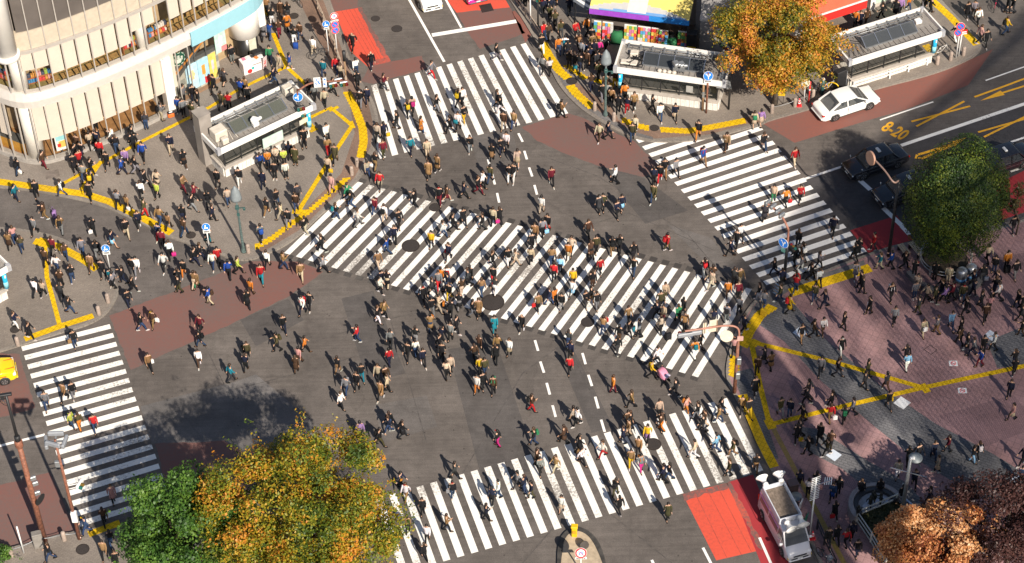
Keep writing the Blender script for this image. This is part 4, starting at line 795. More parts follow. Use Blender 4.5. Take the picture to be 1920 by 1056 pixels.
def sedan(name, label, col, L=4.75, Wd=1.76, H=1.45, wb=2.75, hood=.33, trunk=.22, cat='car', chrome=False, boxy=False, roof_col=None, grp=None, roofh=None):
    t = thing(name, label, cat, (0, 0, 0), 0, grp); P = paint('paint_%s' % name+str(col), col); hw = Wd/2
    xf, xr = L/2, -L/2; zb, zs = .20, .86 if boxy else .88; e = .05 if boxy else .12
    prof = [(xr, .78, .34, zs-.10), (xr+.05, .90, .24, zs-.02), (xr+.25, .97, zb, zs+.04), (xr+.9, 1.0, zb, zs+.06), (-.3, 1.0, zb, zs+.05), (.8, 1.0, zb, zs+.02), (xf-.95, .99, zb, zs-.02), (xf-.35, .96, zb, zs-.10 if not boxy else zs-.06), (xf-.08, .88 if not boxy else .94, .24, zs-.19 if not boxy else zs-.12), (xf, .76 if not boxy else .90, .34, zs-.3 if not boxy else zs-.2)]
    m = MB(); m.loft([ring(x, hw*w, z0, z1, .10 if boxy else .15, .10, .03) for x, w, z0, z1 in prof]); body = m.build('body', P, t)
    # cabin
    cx0, cx1 = xr+L*trunk-.28, xf-L*hood+.25; rx0, rx1 = cx0+(.55 if boxy else .92), cx1-(.62 if boxy else .92)
    zr = H; zc = zs+.02
    def cab(x, hb, z): return x, hb, z
    m = MB(); m.loft([ring(rx0-.06, hw*.74, zr-.10, zr-.015, .04, .03), ring(rx0+.05, hw*.78, zr-.09, zr, .04, .03), ring((rx0+rx1)/2, hw*.80, zr-.06, zr+.03, .04, .02), ring(rx1-.05, hw*.78, zr-.09, zr, .04, .03), ring(rx1+.06, hw*.74, zr-.10, zr-.015, .04, .03)])
    yb, yt = hw*.93, hw*.77
    for s in (-1, 1):
        m.bar((cx0, s*yb*.93, zc), (rx0, s*yt, zr-.05), .13, .08); m.bar((cx1, s*yb*.95, zc), (rx1, s*yt, zr-.05), .08, .07)
        xm = (rx0+rx1)/2-.1; m.bar((xm, s*yb, zc), (xm, s*yt, zr-.05), .08, .06)
    m.build('roof', paint('roofpaint_%s' % name, roof_col) if roof_col else P, t)
    m = MB(); m.box(((cx0+cx1)/2, 0, zc-.02), (cx1-cx0, hw*1.7, .06)); 
    for x in (rx1-.55, rx0+.35):
        for s in (-1, 1): m.box((x, s*.36, zc+.12), (.16, .45, .4), 0, bev=.05)
    m.build('interior', SEATM, t)
    k = .985
    def win(nm, q): m = MB(); m.quad(*q); return m.build(nm, CARGL, t)
    win('windscreen', [(cx1-.02, -yb*.86, zc+.02), (cx1-.02, yb*.86, zc+.02), (rx1+.05, yt*.93, zr-.03), (rx1+.05, -yt*.93, zr-.03)])
    win('rear_window', [(cx0+.02, yb*.82, zc+.02), (cx0+.02, -yb*.82, zc+.02), (rx0-.05, -yt*.92, zr-.03), (rx0-.05, yt*.92, zr-.03)])
    xm = (rx0+rx1)/2-.1
    for s in (-1, 1):
        for a0, a1, b0, b1 in ((cx0+.28, xm-.05, rx0+.06, xm-.05), (xm+.05, cx1-.22, xm+.05, rx1-.03)):
            q = [(a0, s*yb*.985, zc+.02), (a1, s*yb*.985, zc+.02), (b1, s*yt*1.01, zr-.07), (b0, s*yt*1.01, zr-.07)]; win('side_window', q if s < 0 else q[::-1])
        for x0, x1, nm in ((cx0+.25, xm, 'door'), (xm+.02, cx1-.15, 'door')):
            m = MB(); m.box(((x0+x1)/2, s*(hw-.006), .56), (x1-x0-.03, .02, .56), bev=.008); d = m.build(nm, P, t); m = MB(); m.box((x0+.2, s*(hw+.012), .74), (.18, .025, .03)); m.build('handle', M_['chrome'] if chrome else P, d)
        m = MB()
        if boxy: m.tube([(xf-.75, s*(hw-.12), zs-.08), (xf-.75, s*(hw-.06), zs+.14)], .015, 5); m.ball((xf-.75, s*(hw-.04), zs+.17), (.05, .09, .07))
        else: m.box((cx1-.25, s*(hw+.08), zc+.06), (.14, .2, .12), bev=.04)
        m.build('mirror', M_['chrome'] if chrome else P, t)
        m = MB(); m.box((xf-.06 if boxy else xf-.2, s*hw*.72, zs-.25 if boxy else zs-.24), (.10 if boxy else .3, .36, .14), 0, bev=.04); m.build('headlight', LAMP, t)
        m = MB(); m.box((xr+.03 if boxy else xr+.10, s*hw*.72, zs-.16), (.10 if boxy else .2, .4, .15), 0, bev=.04); m.build('tail_light', TAIL, t)
        for x in (wb/2+.08, -wb/2+.03): 
            m = MB(); m.loft([[(x+.40*math.cos(R(a)), s*yy, .30+.40*math.sin(R(a))) for a in range(0, 360, 24)] for yy in (hw-.25, hw+.004)]); m.build('wheel_arch', SEATM, t); wheel(t, x, s*(hw-.07))
    m = MB(); m.box((xf-.01 if boxy else xf-.05, 0, zs-.26), (.06, hw*.8, .14), bev=.02); m.build('grille', M_['chrome'] if chrome else M_['dark'], t)
    m = MB()
    for s in (-1, 1): m.box(((rx0+rx1)/2-.1, s*(hw+.001), .56), (.025, .012, .6)); m.box((cx1-.14, s*(hw+.001), .58), (.02, .012, .5)); m.box((0, s*(hw-.02), .235), (wb-.75, .04, .09))
    m.box((cx1+.06, 0, zs+.005), (.05, hw*1.55, .05)); m.build('door_gap', SEATM, t)
    for x, c in ((xf, 1), (xr, -1)): m = MB(); m.box((x+.012*c, 0, .40), (.02, .33, .16)); m.build('number_plate', PLATE, t); 
    m = MB(); m.box((xf-.02, 0, .33), (.16, hw*1.72, .13), bev=.05); m.build('bumper', M_['dark'] if boxy else P, t); m = MB(); m.box((xr+.02, 0, .38), (.16, hw*1.7, .16), bev=.05); m.build('bumper', M_['dark'] if boxy else P, t)
    if chrome:
        m = MB()
        for s in (-1, 1): m.box((0, s*(hw+.008), .60), (L*.8, .012, .03)); m.box(((cx0+cx1)/2, s*yb, zc+.01), (cx1-cx0-.3, .02, .025))
        m.build('trim_strip', M_['chrome'], t)
    return t, dict(zr=zr, zs=zs, hw=hw, xf=xf, xr=xr, cx0=cx0, cx1=cx1, rx0=rx0, rx1=rx1)
def park(t, p, ang): t.location = (p.x, p.y, .004); t.rotation_euler = (0, 0, ang)
def aim(a, b): d = G(*b)-G(*a); return math.atan2(d.y, d.x)
w, q = sedan('parked_car', 'white saloon car parked at the kerb beside the far subway entrance', (.82, .81, .78), L=4.9, Wd=1.84, H=1.47, wb=2.85, hood=.275, trunk=.175); park(w, G(1585, 203), R(23.5))
ta, q = sedan('taxi', 'black taxi in front of the white stop line, nearer the far kerb', (.018, .018, .023), L=4.75, Wd=1.72, H=1.5, wb=2.72, hood=.30, trunk=.24, cat='taxi', chrome=True, boxy=True, grp='black taxis waiting at the right')
park(ta, G(1640, 313), R(-156.5))
m = MB(); m.box((-.12, 0, q['zr']+.10), (.22, .5, .15), bev=.05); m.build('roof_lamp', M_['white'], ta)
m = MB(); m.box((q['cx1']-.32, .25, q['zs']+.12), (.05, .5, .14)); m.build('dash_sign', mat('taxi_dash_blue', (.02, .2, .5), .4), ta)
dup(ta, (G(1697, 364).x, G(1697, 364).y, .004), R(-156.5), 'black taxi half hidden behind the dense round tree, blue windscreen')
dup(ta, (G(1876, 312).x, G(1876, 312).y, .004), R(-157), 'black car showing only its end at the right of the dense round tree')['category'] = 'car'
pk, q = sedan('pink_taxi', 'pink car with white plate cut off by the top edge', (.72, .03, .28), L=4.5, Wd=1.7, H=1.5, wb=2.6, boxy=True, cat='car'); hd = aim((866, -20), (900, 40)); p = G(897, 10); dd = Vector((math.cos(hd), math.sin(hd), 0)); park(pk, p-dd*2.2, hd)
# tall white people carrier at the top
def minivan(name, label, col, L, Wd, H, nose=1.0, cat='car', grille=None):
    t = thing(name, label, cat); P = paint('paint_'+name, col); hw = Wd/2; xf, xr = L/2, -L/2; zb = .22
    m = MB(); m.loft([ring(x, hw*w_, z0, z1, .12, .08, tb) for x, w_, z0, z1, tb in ((xr, .93, .32, H-.2, .1), (xr+.08, .98, zb, H-.05, .12), (xr+.5, 1, zb, H, .13), (0, 1, zb, H+.02, .13), (xf-nose-.75, .99, zb, H-.01, .13), (xf-nose-.55, .99, zb, H-.08, .12))]); m.build('body', P, t)
    m = MB(); zc = 1.05; m.loft([ring(xf-nose-.56, hw*.99, zb, zc+.12, .1, .08, .05), ring(xf-nose+.05, hw*.98, zb, zc, .12, .08, .04), ring(xf-.25, hw*.93, zb, zc-.12, .14, .08, .03), ring(xf, hw*.86, .3, zc-.28, .12, .08, .03)]); m.build('bonnet', P, t)
    m = MB(); a, b = (xf-nose-.02, zc+.0), (xf-nose-.62, H-.1); y0, y1 = hw*.92, hw*.78
    m.add([(a[0], -y0, a[1]+.03), (a[0], y0, a[1]+.03), (b[0]+.04, y1, b[1]), (b[0]+.04, -y1, b[1]), (b[0]-.1, -y0, a[1]), (b[0]-.1, y0, a[1])], [(0, 1, 2, 3), (0, 3, 4), (1, 5, 2)]); m.build('windscreen', CARGL, t)
    m = MB()
    for s in (-1, 1): m.bar((a[0]+.02, s*y0, a[1]+.03), (b[0]+.06, s*(y1+.02), b[1]+.02), .07, .06)
    m.build('pillar', P, t)
    for s in (-1, 1):
        for x0, x1 in ((xr+.3, xr+L*.33), (xr+L*.35, xf-nose-1.2), (xf-nose-1.12, xf-nose-.5)):
            m = MB(); zt, zl = H-.20, 1.12; qq = [(x0, s*(hw-.022), zl), (x1, s*(hw-.022), zl), (x1-.03, s*(hw-.088), zt), (x0+.05, s*(hw-.088), zt)]; m.quad(*(qq if s < 0 else qq[::-1])); m.build('side_window', CARGL, t)
        m = MB(); m.box((xf-nose-.25, s*(hw+.1), 1.15), (.14, .22, .2), bev=.04); m.build('mirror', P, t)
        m = MB(); m.box((xf-.14, s*hw*.70, zc-.35), (.22, .34, .26), bev=.05); m.build('headlight', LAMP, t)
        m = MB(); m.box((xr+.02, s*hw*.88, 1.1), (.06, .14, .6), bev=.02); m.build('tail_light', TAIL, t)
        m = MB(); m.box((xf-.12, s*hw*.82, .46), (.2, .14, .1)); m.build('indicator', M_['yellow'], t)
        for x in (xf-.85, xr+.85):
            m = MB(); m.loft([[(x+.38*math.cos(R(k)), s*yy, .30+.38*math.sin(R(k))) for k in range(0, 360, 24)] for yy in (hw-.3, hw+.004)]); m.build('wheel_arch', SEATM, t); wheel(t, x, s*(hw-.07), .31)
        m = MB(); m.box((xf-nose-.85, s*(hw-.0), .95), (.16, .03, .035)); m.build('handle', P, t)
    m = MB(); m.box((xf-.02, 0, zc-.40), (.08, hw*1.0, .12)); m.box((xf+.0, 0, .42), (.06, hw*1.3, .10)); m.build('grille', grille or M_['dark'], t)
    m = MB(); m.box((xf-.03, 0, .32), (.2, hw*1.7, .12), bev=.05); m.build('bumper', P, t); m = MB(); m.box((xr, 0, .4), (.14, hw*1.8, .2), bev=.05); m.build('bumper', P, t)
    m = MB(); m.box((xf+.04, 0, .47), (.02, .33, .16)); m.build('number_plate', PLATE, t)
    return t
mv = minivan('people_carrier', 'tall white people carrier cut off by the top edge, facing the crossing', (.82, .81, .79), 4.8, 1.76, 1.85, 1.05); hd = aim((790, -20), (812, 30)); p = G(812, 24); dd = Vector((math.cos(hd), math.sin(hd), 0)); park(mv, p-dd*2.35, hd)
yv = minivan('yellow_taxi', 'yellow taxi with orange stripes cut off by the left edge', (.78, .55, .01), 4.3, 1.7, 1.6, .95, 'taxi'); hd = R(15); p = G(30, 700); dd = Vector((math.cos(hd), math.sin(hd), 0)); park(yv, p-dd*2.1, hd)
m = MB()
for s in (-1, 1): m.box((-.1, s*.862, .78), (3.2, .012, .05)); m.box((1.75, s*.4, 1.0), (.7, .04, .02))
m.build('stripe', mat('orange_stripe', (.7, .12, .01), .4), yv)
# campaign van with loudhailers and a roof deck
cv = minivan('campaign_van', 'white van with roof deck and four loudhailers parked at the plaza kerb', (.72, .69, .70), 4.75, 1.72, 1.95, .55, 'van'); hd = R(-73); p = G(1498, 1052); dd = Vector((math.cos(hd), math.sin(hd), 0)); park(cv, p-dd*2.3, hd)
deckm = mat('roof_deck_boards', (.17, .13, .10), .8, var=.35, scale=6); m = MB(); m.box((-.75, 0, 2.02), (2.5, 1.25, .05))
for i in range(8): m.box((-.75, -.56+i*.16, 2.05), (2.46, .145, .012))
dk = m.build('roof_deck', deckm, cv)
m = MB()
for s in (-1, 1): m.box((-.7, s*.70, 2.18), (2.75, .07, .38), bev=.02)
m.box((-2.05, 0, 2.18), (.07, 1.35, .38)); m.box((.64, 0, 2.18), (.07, 1.35, .38)); m.build('deck_rail', mat('van_rail_white', (.62, .63, .68), .4), cv)
m = MB(); m.box((-.6, -.875, 1.86), (2.9, .02, .12)); m.build('purple_stripe', mat('purple_stripe', (.22, .10, .27), .5), cv)
HORN = mat('horn_white', (.78, .76, .73), .35)
for x, y, a in ((-2.05, -.5, 180), (-2.0, .5, 170), (.95, -.45, 8), (.85, .5, -5)):
    m = MB(); ca, sa_ = math.cos(R(a)), math.sin(R(a)); rr = []
    for l_, hy, hz in ((0, .16, .16), (.15, .18, .18), (.2, .10, .10), (.38, .16, .13), (.55, .26, .2), (.68, .40, .27), (.70, .41, .28), (.60, .24, .17)):
        rr.append([(x+ca*l_-sa_*hy*math.cos(2*math.pi*k/16), y+sa_*l_+ca*hy*math.cos(2*math.pi*k/16), 2.42+hz*math.sin(2*math.pi*k/16)) for k in range(16)])
    m.loft(rr); m.box((x+ca*.25, y+sa_*.25, 2.12), (.2, .1, .35)); m.build('loudhailer', HORN, cv)
# bicycles
def bicycle(p, rz, label, col, basket=False):
    t = thing('bicycle', label, 'bicycle', p, rz); F_ = mat('bike_%s' % str(col), col, .4)
    for x in (-.5, .5):
        m = MB(); m.tube([(x+.33*math.cos(2*math.pi*k/20), 0, .33+.33*math.sin(2*math.pi*k/20)) for k in range(21)], .022, 5, cap=False); wh = m.build('wheel', TYRE, t)
        m = MB()
        for k in range(8): a = math.pi*k/8; m.bar((x-.31*math.cos(a), 0, .33-.31*math.sin(a)), (x+.31*math.cos(a), 0, .33+.31*math.sin(a)), .008, .008)
        m.build('spokes', M_['chrome'], wh)
    m = MB()
    for a, b in (((-.5, 0, .33), (-.05, 0, .30)), ((-.05, 0, .30), (-.2, 0, .78)), ((-.2, 0, .74), (.36, 0, .78)), ((-.05, 0, .30), (.36, 0, .72)), ((-.5, 0, .33), (-.18, 0, .70)), ((.5, 0, .33), (.34, 0, .92))): m.tube([a, b], .02, 6)
    m.build('frame', F_, t); m = MB(); m.tube([(.30, -.25, .98), (.35, -.1, .95), (.35, .1, .95), (.30, .25, .98)], .016, 6); m.build('handlebar', M_['chrome'], t)
    m = MB(); m.box((-.22, 0, .83), (.24, .14, .06), bev=.025); m.build('saddle', TYRE, t)
    if basket: m = MB(); m.loft([[(.52+sx*k_, sy*k_, z) for sx, sy in ((-.14, -.16), (.14, -.16), (.14, .16), (-.14, .16))] for k_, z in ((.8, .70), (1, .92), (.96, .92), (.76, .72))]); m.build('basket', M_['metal'], t)
    return t
ZPV = Vector((0, 0, ZP))
bicycle(G(1765, 102, ZP), R(25), 'white bicycle leaning among granite bollards at the right-hand corner', (.65, .62, .58)); bicycle(G(1553, 170, ZP), R(20), 'white bicycle parked in the orange tree shade behind the white car', (.6, .58, .55), True)
bicycle(G(1527, 178, ZP), R(60), 'dark bicycle parked under the orange tree near red cone', (.04, .04, .05)); bicycle(G(1866, 15, .0), R(70), 'red bicycle parked at the top right corner', (.5, .03, .08)); bicycle(G(556, 8, ZP), R(-50), 'dark bicycle parked on the far left pavement near the top edge', (.05, .05, .05))
bicycle(G(598, 107, ZP), R(25), 'bicycle ridden by a person in a white jacket near the yellow path', (.05, .05, .055)); bicycle(G(1545, 1052, ZP), R(-60), 'bicycle parked beside the railing at the bottom edge', (.06, .06, .06), True); bicycle(G(-2, 757, 0), R(-20), 'bicycle cut off by the left edge beside the rusty pole', (.1, .1, .1))
# ================================================================ street furniture
# granite bollards
bo = thing('bollard', '', 'bollard', (0, 0, 0), 0, 'granite bollards along the kerbs'); m = MB(); m.lathe((0, 0, 0), [(.14, 0), (.15, .03), (.14, .74), (.12, .8), (.05, .83)], 12); m.build('post', M_['stone'], bo)
m = MB(); m.box((0, -.137, .62), (.05, .02, .08)); m.build('plate', M_['dark'], bo)
BOL = [(670, 312, 'granite bollard at the kerb, upper of two left of the diagonal crossing'), (660, 328, 'granite bollard at the kerb, lower of two left of the diagonal crossing'), (466, 474, 'granite bollard beside the grey street lamp foot on the left pavement'), (1115, 207, 'granite bollard by the yellow strip end left of the far street lamp'), (1151, 227, 'granite bollard just right of the far street lamp foot'), (1447, 212, 'granite bollard left of the yellow board under the orange tree'), (1490, 200, 'granite bollard beside the red cone'), (1524, 184, 'granite bollard behind the rear of the white car'), (1757, 121, 'granite bollard left of the white bicycle at the right corner'), (1782, 113, 'granite bollard right of the white bicycle, left of the sign poles'), (1806, 104, 'granite bollard right of the no parking sign poles'), (203, 567, 'granite bollard on left traffic corner, upper of two at the curve'), (186, 590, 'granite bollard on left traffic corner, lower of two at the curve'), (34, 648, 'granite bollard at the kerb end just above the left zebra crossing'), (121, 1013, 'granite bollard carrying a chain, right of the rusty pole'), (22, 1043, 'granite bollard carrying a chain, left of the rusty pole')]
for i, (x, y, lab) in enumerate(BOL):
    o = bo if i == 0 else dup(bo); o.location = G(x, y, ZP); o['label'] = lab; o.rotation_euler = (0, 0, R(20*i))
def chain(pts, name, label, r=.022, sag=.12, cat='chain', m=None):
    m_ = MB(); P = []
    for a, b in zip(pts[:-1], pts[1:]):
        for k in range(9): t = k/8; P.append(a.lerp(b, t)-Vector((0, 0, sag*4*t*(1-t))))
    m_.tube(P, r, 5); return tag(m_.build(name, m or M_['metal'], origin=pts[0]), label, cat)
up = lambda x, y, z: G(x, y, ZP)+Vector((0, 0, z))
chain([up(22, 1043, .62), up(72, 1022, .62), up(121, 1013, .62), up(149, 1009, .6)], 'chain', 'thin chain hung between the bollards by the rusty pole')
chain([up(1447, 212, .6), up(1490, 200, .6), up(1524, 184, .6)], 'chain', 'chain hung between the bollards under the orange tree')
# bell street lamps
def bell_lamp(p, label):
    t = thing('street_lamp', label, 'street lamp', p, 0, 'bell shaped street lamps'); m = MB(); m.lathe((0, 0, 0), [(.2, 0), (.2, .1), (.13, .35), (.1, .6), (.07, 3.9), (.06, 4.75)], 12); m.build('pole', mat('lamp_pole_green', (.08, .115, .11), .5, var=.5, scale=9), t)
    m = MB(); m.lathe((0, 0, 0), [(.06, 4.7), (.14, 4.78), (.14, 4.9), (.24, 4.95), (.22, 5.02), (.08, 5.05)], 14); m.build('collar', M_['metal'], t)
    m = MB(); m.lathe((0, 0, 0), [(.26, 5.02), (.40, 5.05), (.385, 5.2), (.33, 5.6), (.24, 5.9), (.12, 6.08), (.05, 6.22)], 18); m.build('lamp_shade', M_['lampg'], t)
    m = MB(); m.box((.25, 0, 4.2), (.5, .05, .05)); m.box((.45, 0, 4.1), (.16, .16, .24), bev=.03); m.box((0, -.12, 4.35), (.25, .2, .3), bev=.03); m.box((.02, -.14, 3.7), (.2, .02, .26)); m.build('loudspeaker_bracket', M_['green'], t); return t
bell_lamp(G(457, 472, ZP), 'bell shaped grey street lamp on the left pavement corner'); bell_lamp(G(1135, 216, ZP), 'bell shaped grey street lamp beside the crowd on the far corner')
def pole_thing(name, label, cat, x, y, h, r=.06, m=None, base_z=None, r1=None):
    t = thing(name, label, cat, G(x, y, ZP if base_z is None else base_z)); q = MB(); q.tube([(0, 0, 0), (0, 0, h)], [r, r1 or r], 10); q.build('pole', m or M_['metal'], t); return t
def facing(t, n, z, off=(0, 0, 0)): return Vector(off)+Vector((0, 0, z)), Vector(n).normalized()
CAMN = Vector((0, -.9, .3))
def round_sign(t, z, kind, r=.33, n=None, off=(0, 0, 0), plate=None):
    """round road sign: kind arrow / fork / nopark / noturn / cycle / back"""
    n = Vector(n or (.1, -1, .0)).normalized(); c = Vector(off)+Vector((0, 0, z))+n*.09; a = Vector((0, 0, 1)).cross(n).normalized(); b = n.cross(a)
    m = MB(); m.disc(c, n, r, 0, 28, t=.02)
    if kind == 'back': m.build('sign_disc', mat('sign_back', (.62, .55, .43), .5), t); return
    m.build('sign_disc', M_['white'], t); k = lambda e: c+n*e
    def pl(pts, e, mm, nm): q = MB(); q.poly([k(e)+a*x*r+b*y*r for x, y in pts], 0); q.build(nm, mm, t)
    def band(p0, p1, w, e, mb):
        d = Vector((p1[0]-p0[0], p1[1]-p0[1])).normalized(); px, py = -d.y*w/2, d.x*w/2; mb.poly([k(e)+a*x*r+b*y*r for x, y in ((p0[0]-px, p0[1]-py), (p1[0]-px, p1[1]-py), (p1[0]+px, p1[1]+py), (p0[0]+px, p0[1]+py))])
    if kind in ('arrow', 'fork', 'cycle'):
        q = MB(); q.disc(k(.004), n, r*.93, 0, 28); q.build('sign_face', M_['blue'], t); q = MB()
        if kind == 'arrow':
            band((0, -.65), (0, .25), .16, .008, q); q.poly([k(.009)+a*x*r+b*y*r for x, y in ((-.25, .2), (.25, .2), (0, .68))]); band((0, -.1), (-.4, -.1), .16, .0085, q); q.poly([k(.0095)+a*x*r+b*y*r for x, y in ((-.38, .13), (-.72, -.1), (-.38, -.33))][::-1])
        elif kind == 'fork':
            band((.05, -.7), (.05, -.1), .17, .008, q); band((.05, -.15), (-.3, .3), .16, .0085, q); q.poly([k(.009)+a*x*r+b*y*r for x, y in ((-.2, .45), (-.55, .55), (-.48, .18))]); band((.05, -.2), (.3, .2), .16, .0088, q); q.poly([k(.0092)+a*x*r+b*y*r for x, y in ((.5, .06), (.42, .52), (.06, .3))])
        else:
            q.disc(k(.008)+b*r*.35-a*r*.15, n, r*.18, 0, 12); band((-.2, .15), (-.1, -.45), .22, .0085, q); q.disc(k(.009)+a*r*.25-b*r*.3, n, r*.22, 0, 12); q.disc(k(.0095)-a*r*.3-b*r*.35, n, r*.2, 0, 12)
        q.build('sign_symbol', M_['white'], t)
    else:
        q = MB(); q.disc(k(.004), n, r*.96, 0, 28); q.build('sign_ring', M_['signred'], t); q = MB(); q.disc(k(.007), n, r*.70, 0, 28); q.build('sign_face', M_['blue'] if kind == 'nopark' else M_['white'], t); q = MB()
        if kind == 'nopark': band((-.55, .5), (.5, -.55), .17, .011, q); q.build('sign_slash', M_['signred'], t)
        else:
            band((-.22, -.45), (-.22, .1), .17, .011, q); band((-.25, .2), (.25, .2), .17, .0115, q); band((.22, .2), (.22, -.15), .17, .012, q); q.poly([k(.0125)+a*x*r+b*y*r for x, y in ((.0, -.1), (.22, -.42), (.44, -.1))][::-1]); q.build('sign_symbol', M_['blue'], t); q = MB(); band((-.5, .5), (.5, -.5), .1, .0135, q); q.build('sign_slash', M_['signred'], t)
    if plate:
        q = MB(); q.box(c+Vector((0, 0, -r-.14)), (plate[0], .03, plate[1]), math.atan2(n.y, n.x)+math.pi/2); pp = q.build('sign_plate', M_['white'], t); w = MB()
        for i in range(5): w.box(c+n*.02+Vector((0, 0, -r-.14))+a*((i-2)*plate[0]*.16), (plate[0]*.10, .012, plate[1]*.5), math.atan2(n.y, n.x)+math.pi/2)
        w.build('small_print', M_['dark'], pp)
t = pole_thing('road_sign', 'blue cycle sign with white plate near the far pavement edge, right one', 'road sign', 393, 468, 2.5, .04, M_['white']); round_sign(t, 2.25, 'cycle', .29, (.1, -1, .25), plate=(.5, .3))
t = pole_thing('road_sign', 'blue cycle sign with white plate on the left traffic corner', 'road sign', 207, 508, 2.5, .04, M_['white']); round_sign(t, 2.25, 'cycle', .29, (.05, -1, .25), plate=(.5, .3))
t = pole_thing('road_sign', 'white pole with two no parking discs and a no turn disc by the red lane', 'road sign', 633, 107, 4.2, .045, M_['white']); 
for z, kd in ((4.0, 'noturn'), (3.2, 'nopark'), (2.65, 'nopark')): round_sign(t, z, kd, .31, (.35, -1, .2), plate=(.62, .14) if z > 3.8 else None)
t = pole_thing('road_sign', 'small blue round sign on thin pole left of the no parking discs', 'road sign', 617, 106, 3.4, .035, M_['white']); round_sign(t, 3.2, 'cycle', .28, (.2, -1, .2), plate=(.4, .2))
t = pole_thing('road_sign', 'pair of no parking discs on white pole at the right-hand corner', 'road sign', 1792, 109, 3.3, .05, M_['white']); round_sign(t, 3.1, 'nopark', .33, (-.1, -1, .2)); round_sign(t, 2.5, 'nopark', .30, (-.2, -1, .2), off=(-.12, 0, 0))
t = pole_thing('road_sign', 'red plate with white arrow on white pole beside the no parking discs', 'road sign', 1797, 106, 2.6, .05, M_['white']); m = MB(); m.box((.12, -.09, 2.42), (.5, .03, .42), R(10)); p_ = m.build('sign_plate', M_['signred'], t); m = MB(); m.box((.12, -.112, 2.45), (.36, .02, .09), R(10)); m.box((.12, -.112, 2.28), (.46, .018, .1), R(10)); m.build('arrow', M_['white'], p_)
t = pole_thing('road_sign', 'blue forked arrow sign on rusty pole at the near wall of the far subway entrance', 'road sign', 1324, 212, 3.9, .07, M_['rust']); round_sign(t, 3.6, 'fork', .36, (0, -1, .35), plate=(.55, .28))
t = pole_thing('utility_post', 'short brown wooden post left of the blue forked arrow sign', 'post', 1317, 207, 2.9, .09, M_['wood']); m = MB(); m.box((0, -.1, 1.6), (.16, .06, .5)); m.build('box', M_['metal'], t)
# signal heads
def signal_head(par, c, rz, w=.9, m=None, lamps=3):
    c = Vector(c); b = MB(); b.box(c, (w, .2, .32), rz, bev=.05); h = b.build('signal_head', m or mat('signal_grey', (.25, .26, .28), .5), par)
    n = Vector((math.sin(rz), -math.cos(rz), 0)); a = Vector((math.cos(rz), math.sin(rz), 0))
    for i in range(lamps):
        q = MB(); q.disc(c+n*.115+a*(w*.31*(i-1)), n, .1, 0, 14, t=.01); q.tube([c+n*.1+a*(w*.31*(i-1))+Vector((0, 0, .02)), c+n*.28+a*(w*.31*(i-1))+Vector((0, 0, .0))], .12, 10, cap=False); q.build('lamp', mat(('signal_green', 'signal_amber', 'signal_red')[i % 3], ((.02, .12, .10), (.16, .10, .02), (.16, .015, .015))[i % 3], .3), h)
    return h
# near-right gantry with backs of its signs
t = thing('signal_gantry', 'rusty curved signal gantry reaching over the right end of the diagonal crossing', 'traffic signal', G(1377, 736, ZP)); B = G(1377, 736, ZP)
def rel(x, y, z): return G(x, y, z)-B
z0 = 6.3; arc = chaikin([(0, 0, 4.6), (.05, 0, 5.8), tuple(rel(1381, 612, 6.25)), tuple(rel(1360, 610, 6.35)), tuple(rel(1335, 614, z0)), tuple(rel(1284, 621, z0))], 3)
m = MB(); m.tube([(0, 0, 0), (0, 0, 4.7)], [.13, .10], 12); m.build('pole', M_['rust'], t); m = MB(); m.tube(arc, .068, 10); m.build('arm', mat('salmon_arm', (.33, .145, .10), .5), t)
for x0, x1, ya, yb in ((1318, 1324, 604, 626), (1330, 1345, 597, 625)):
    c = (rel((x0+x1)/2, (ya+yb)/2, z0)); a = MB(); wd = (x1-x0)/28; a.box(c, (wd, .05, 1.05 if x1-x0 > 8 else .9), R(10)); sp = a.build('sign_back', mat('sign_back', (.62, .55, .43), .5), t); a = MB()
    for k in (-.22, .22) if x1-x0 > 8 else (0,): a.box(c+Vector((k*wd*2, -.03, 0)), (.03, .05, 1.0), R(10))
    a.build('rib', M_['wood'], sp)
for x, y, w in ((1300, 625, 1.1), (1285, 628, 1.0)): signal_head(t, rel(x, y, z0-.25), R(190), w)
round_sign(t, 5.35, 'back', .42, (-.1, -1, .3), off=(-.75, .1, 0)); m = MB(); m.box((.1, -.1, 5.25), (.38, .1, .34)); m.build('junction_box', mat('pinkish_box', (.55, .33, .28), .5), t); m = MB(); m.tube([(-.75, .1, 5.35), (0, 0, 5.2)], .03, 6); m.build('bracket', M_['rust'], t)
for z in (1.8, 3.2): m = MB(); m.box((.12, -.12, z), (.28, .3, .55), bev=.03); m.build('control_box', M_['metal'], t)
# right-hand gantry with four heads along the arm
B = G(1470, 526, ZP); t = thing('signal_gantry', 'curved signal gantry with heads along its arm over the right-hand crossing', 'traffic signal', B)
arm = chaikin([(0, 0, 3.6), (0, 0, 4.6), tuple(rel(1478, 428, 5.6)), tuple(rel(1466, 405, 5.9)), tuple(rel(1450, 390, 6.0)), tuple(rel(1434, 379, 6.0))], 3)
m = MB(); m.tube([(0, 0, 0), (0, 0, 3.7)], [.12, .09], 12); m.build('pole', M_['dark'], t); m = MB(); m.tube(arm, .075, 10); m.build('arm', mat('salmon_arm', (.33, .145, .10), .5), t)
for x, y in ((1437, 381), (1447, 388), (1456, 397), (1463, 405)): signal_head(t, rel(x, y, 6.0)+Vector((.1, 0, .05)), R(225), .55, M_['metal'], 0)
round_sign(t, 3.75, 'fork', .40, (-.9, -1, .1), off=(-.25, -.1, 0)); m = MB(); m.box((-.28, -.2, 3.1), (.3, .05, .3), R(-40)); m.build('sign_plate', mat('green_plate', (.1, .25, .22), .5), t); signal_head(t, (.25, .1, 3.0), R(120), .7, M_['dark'])
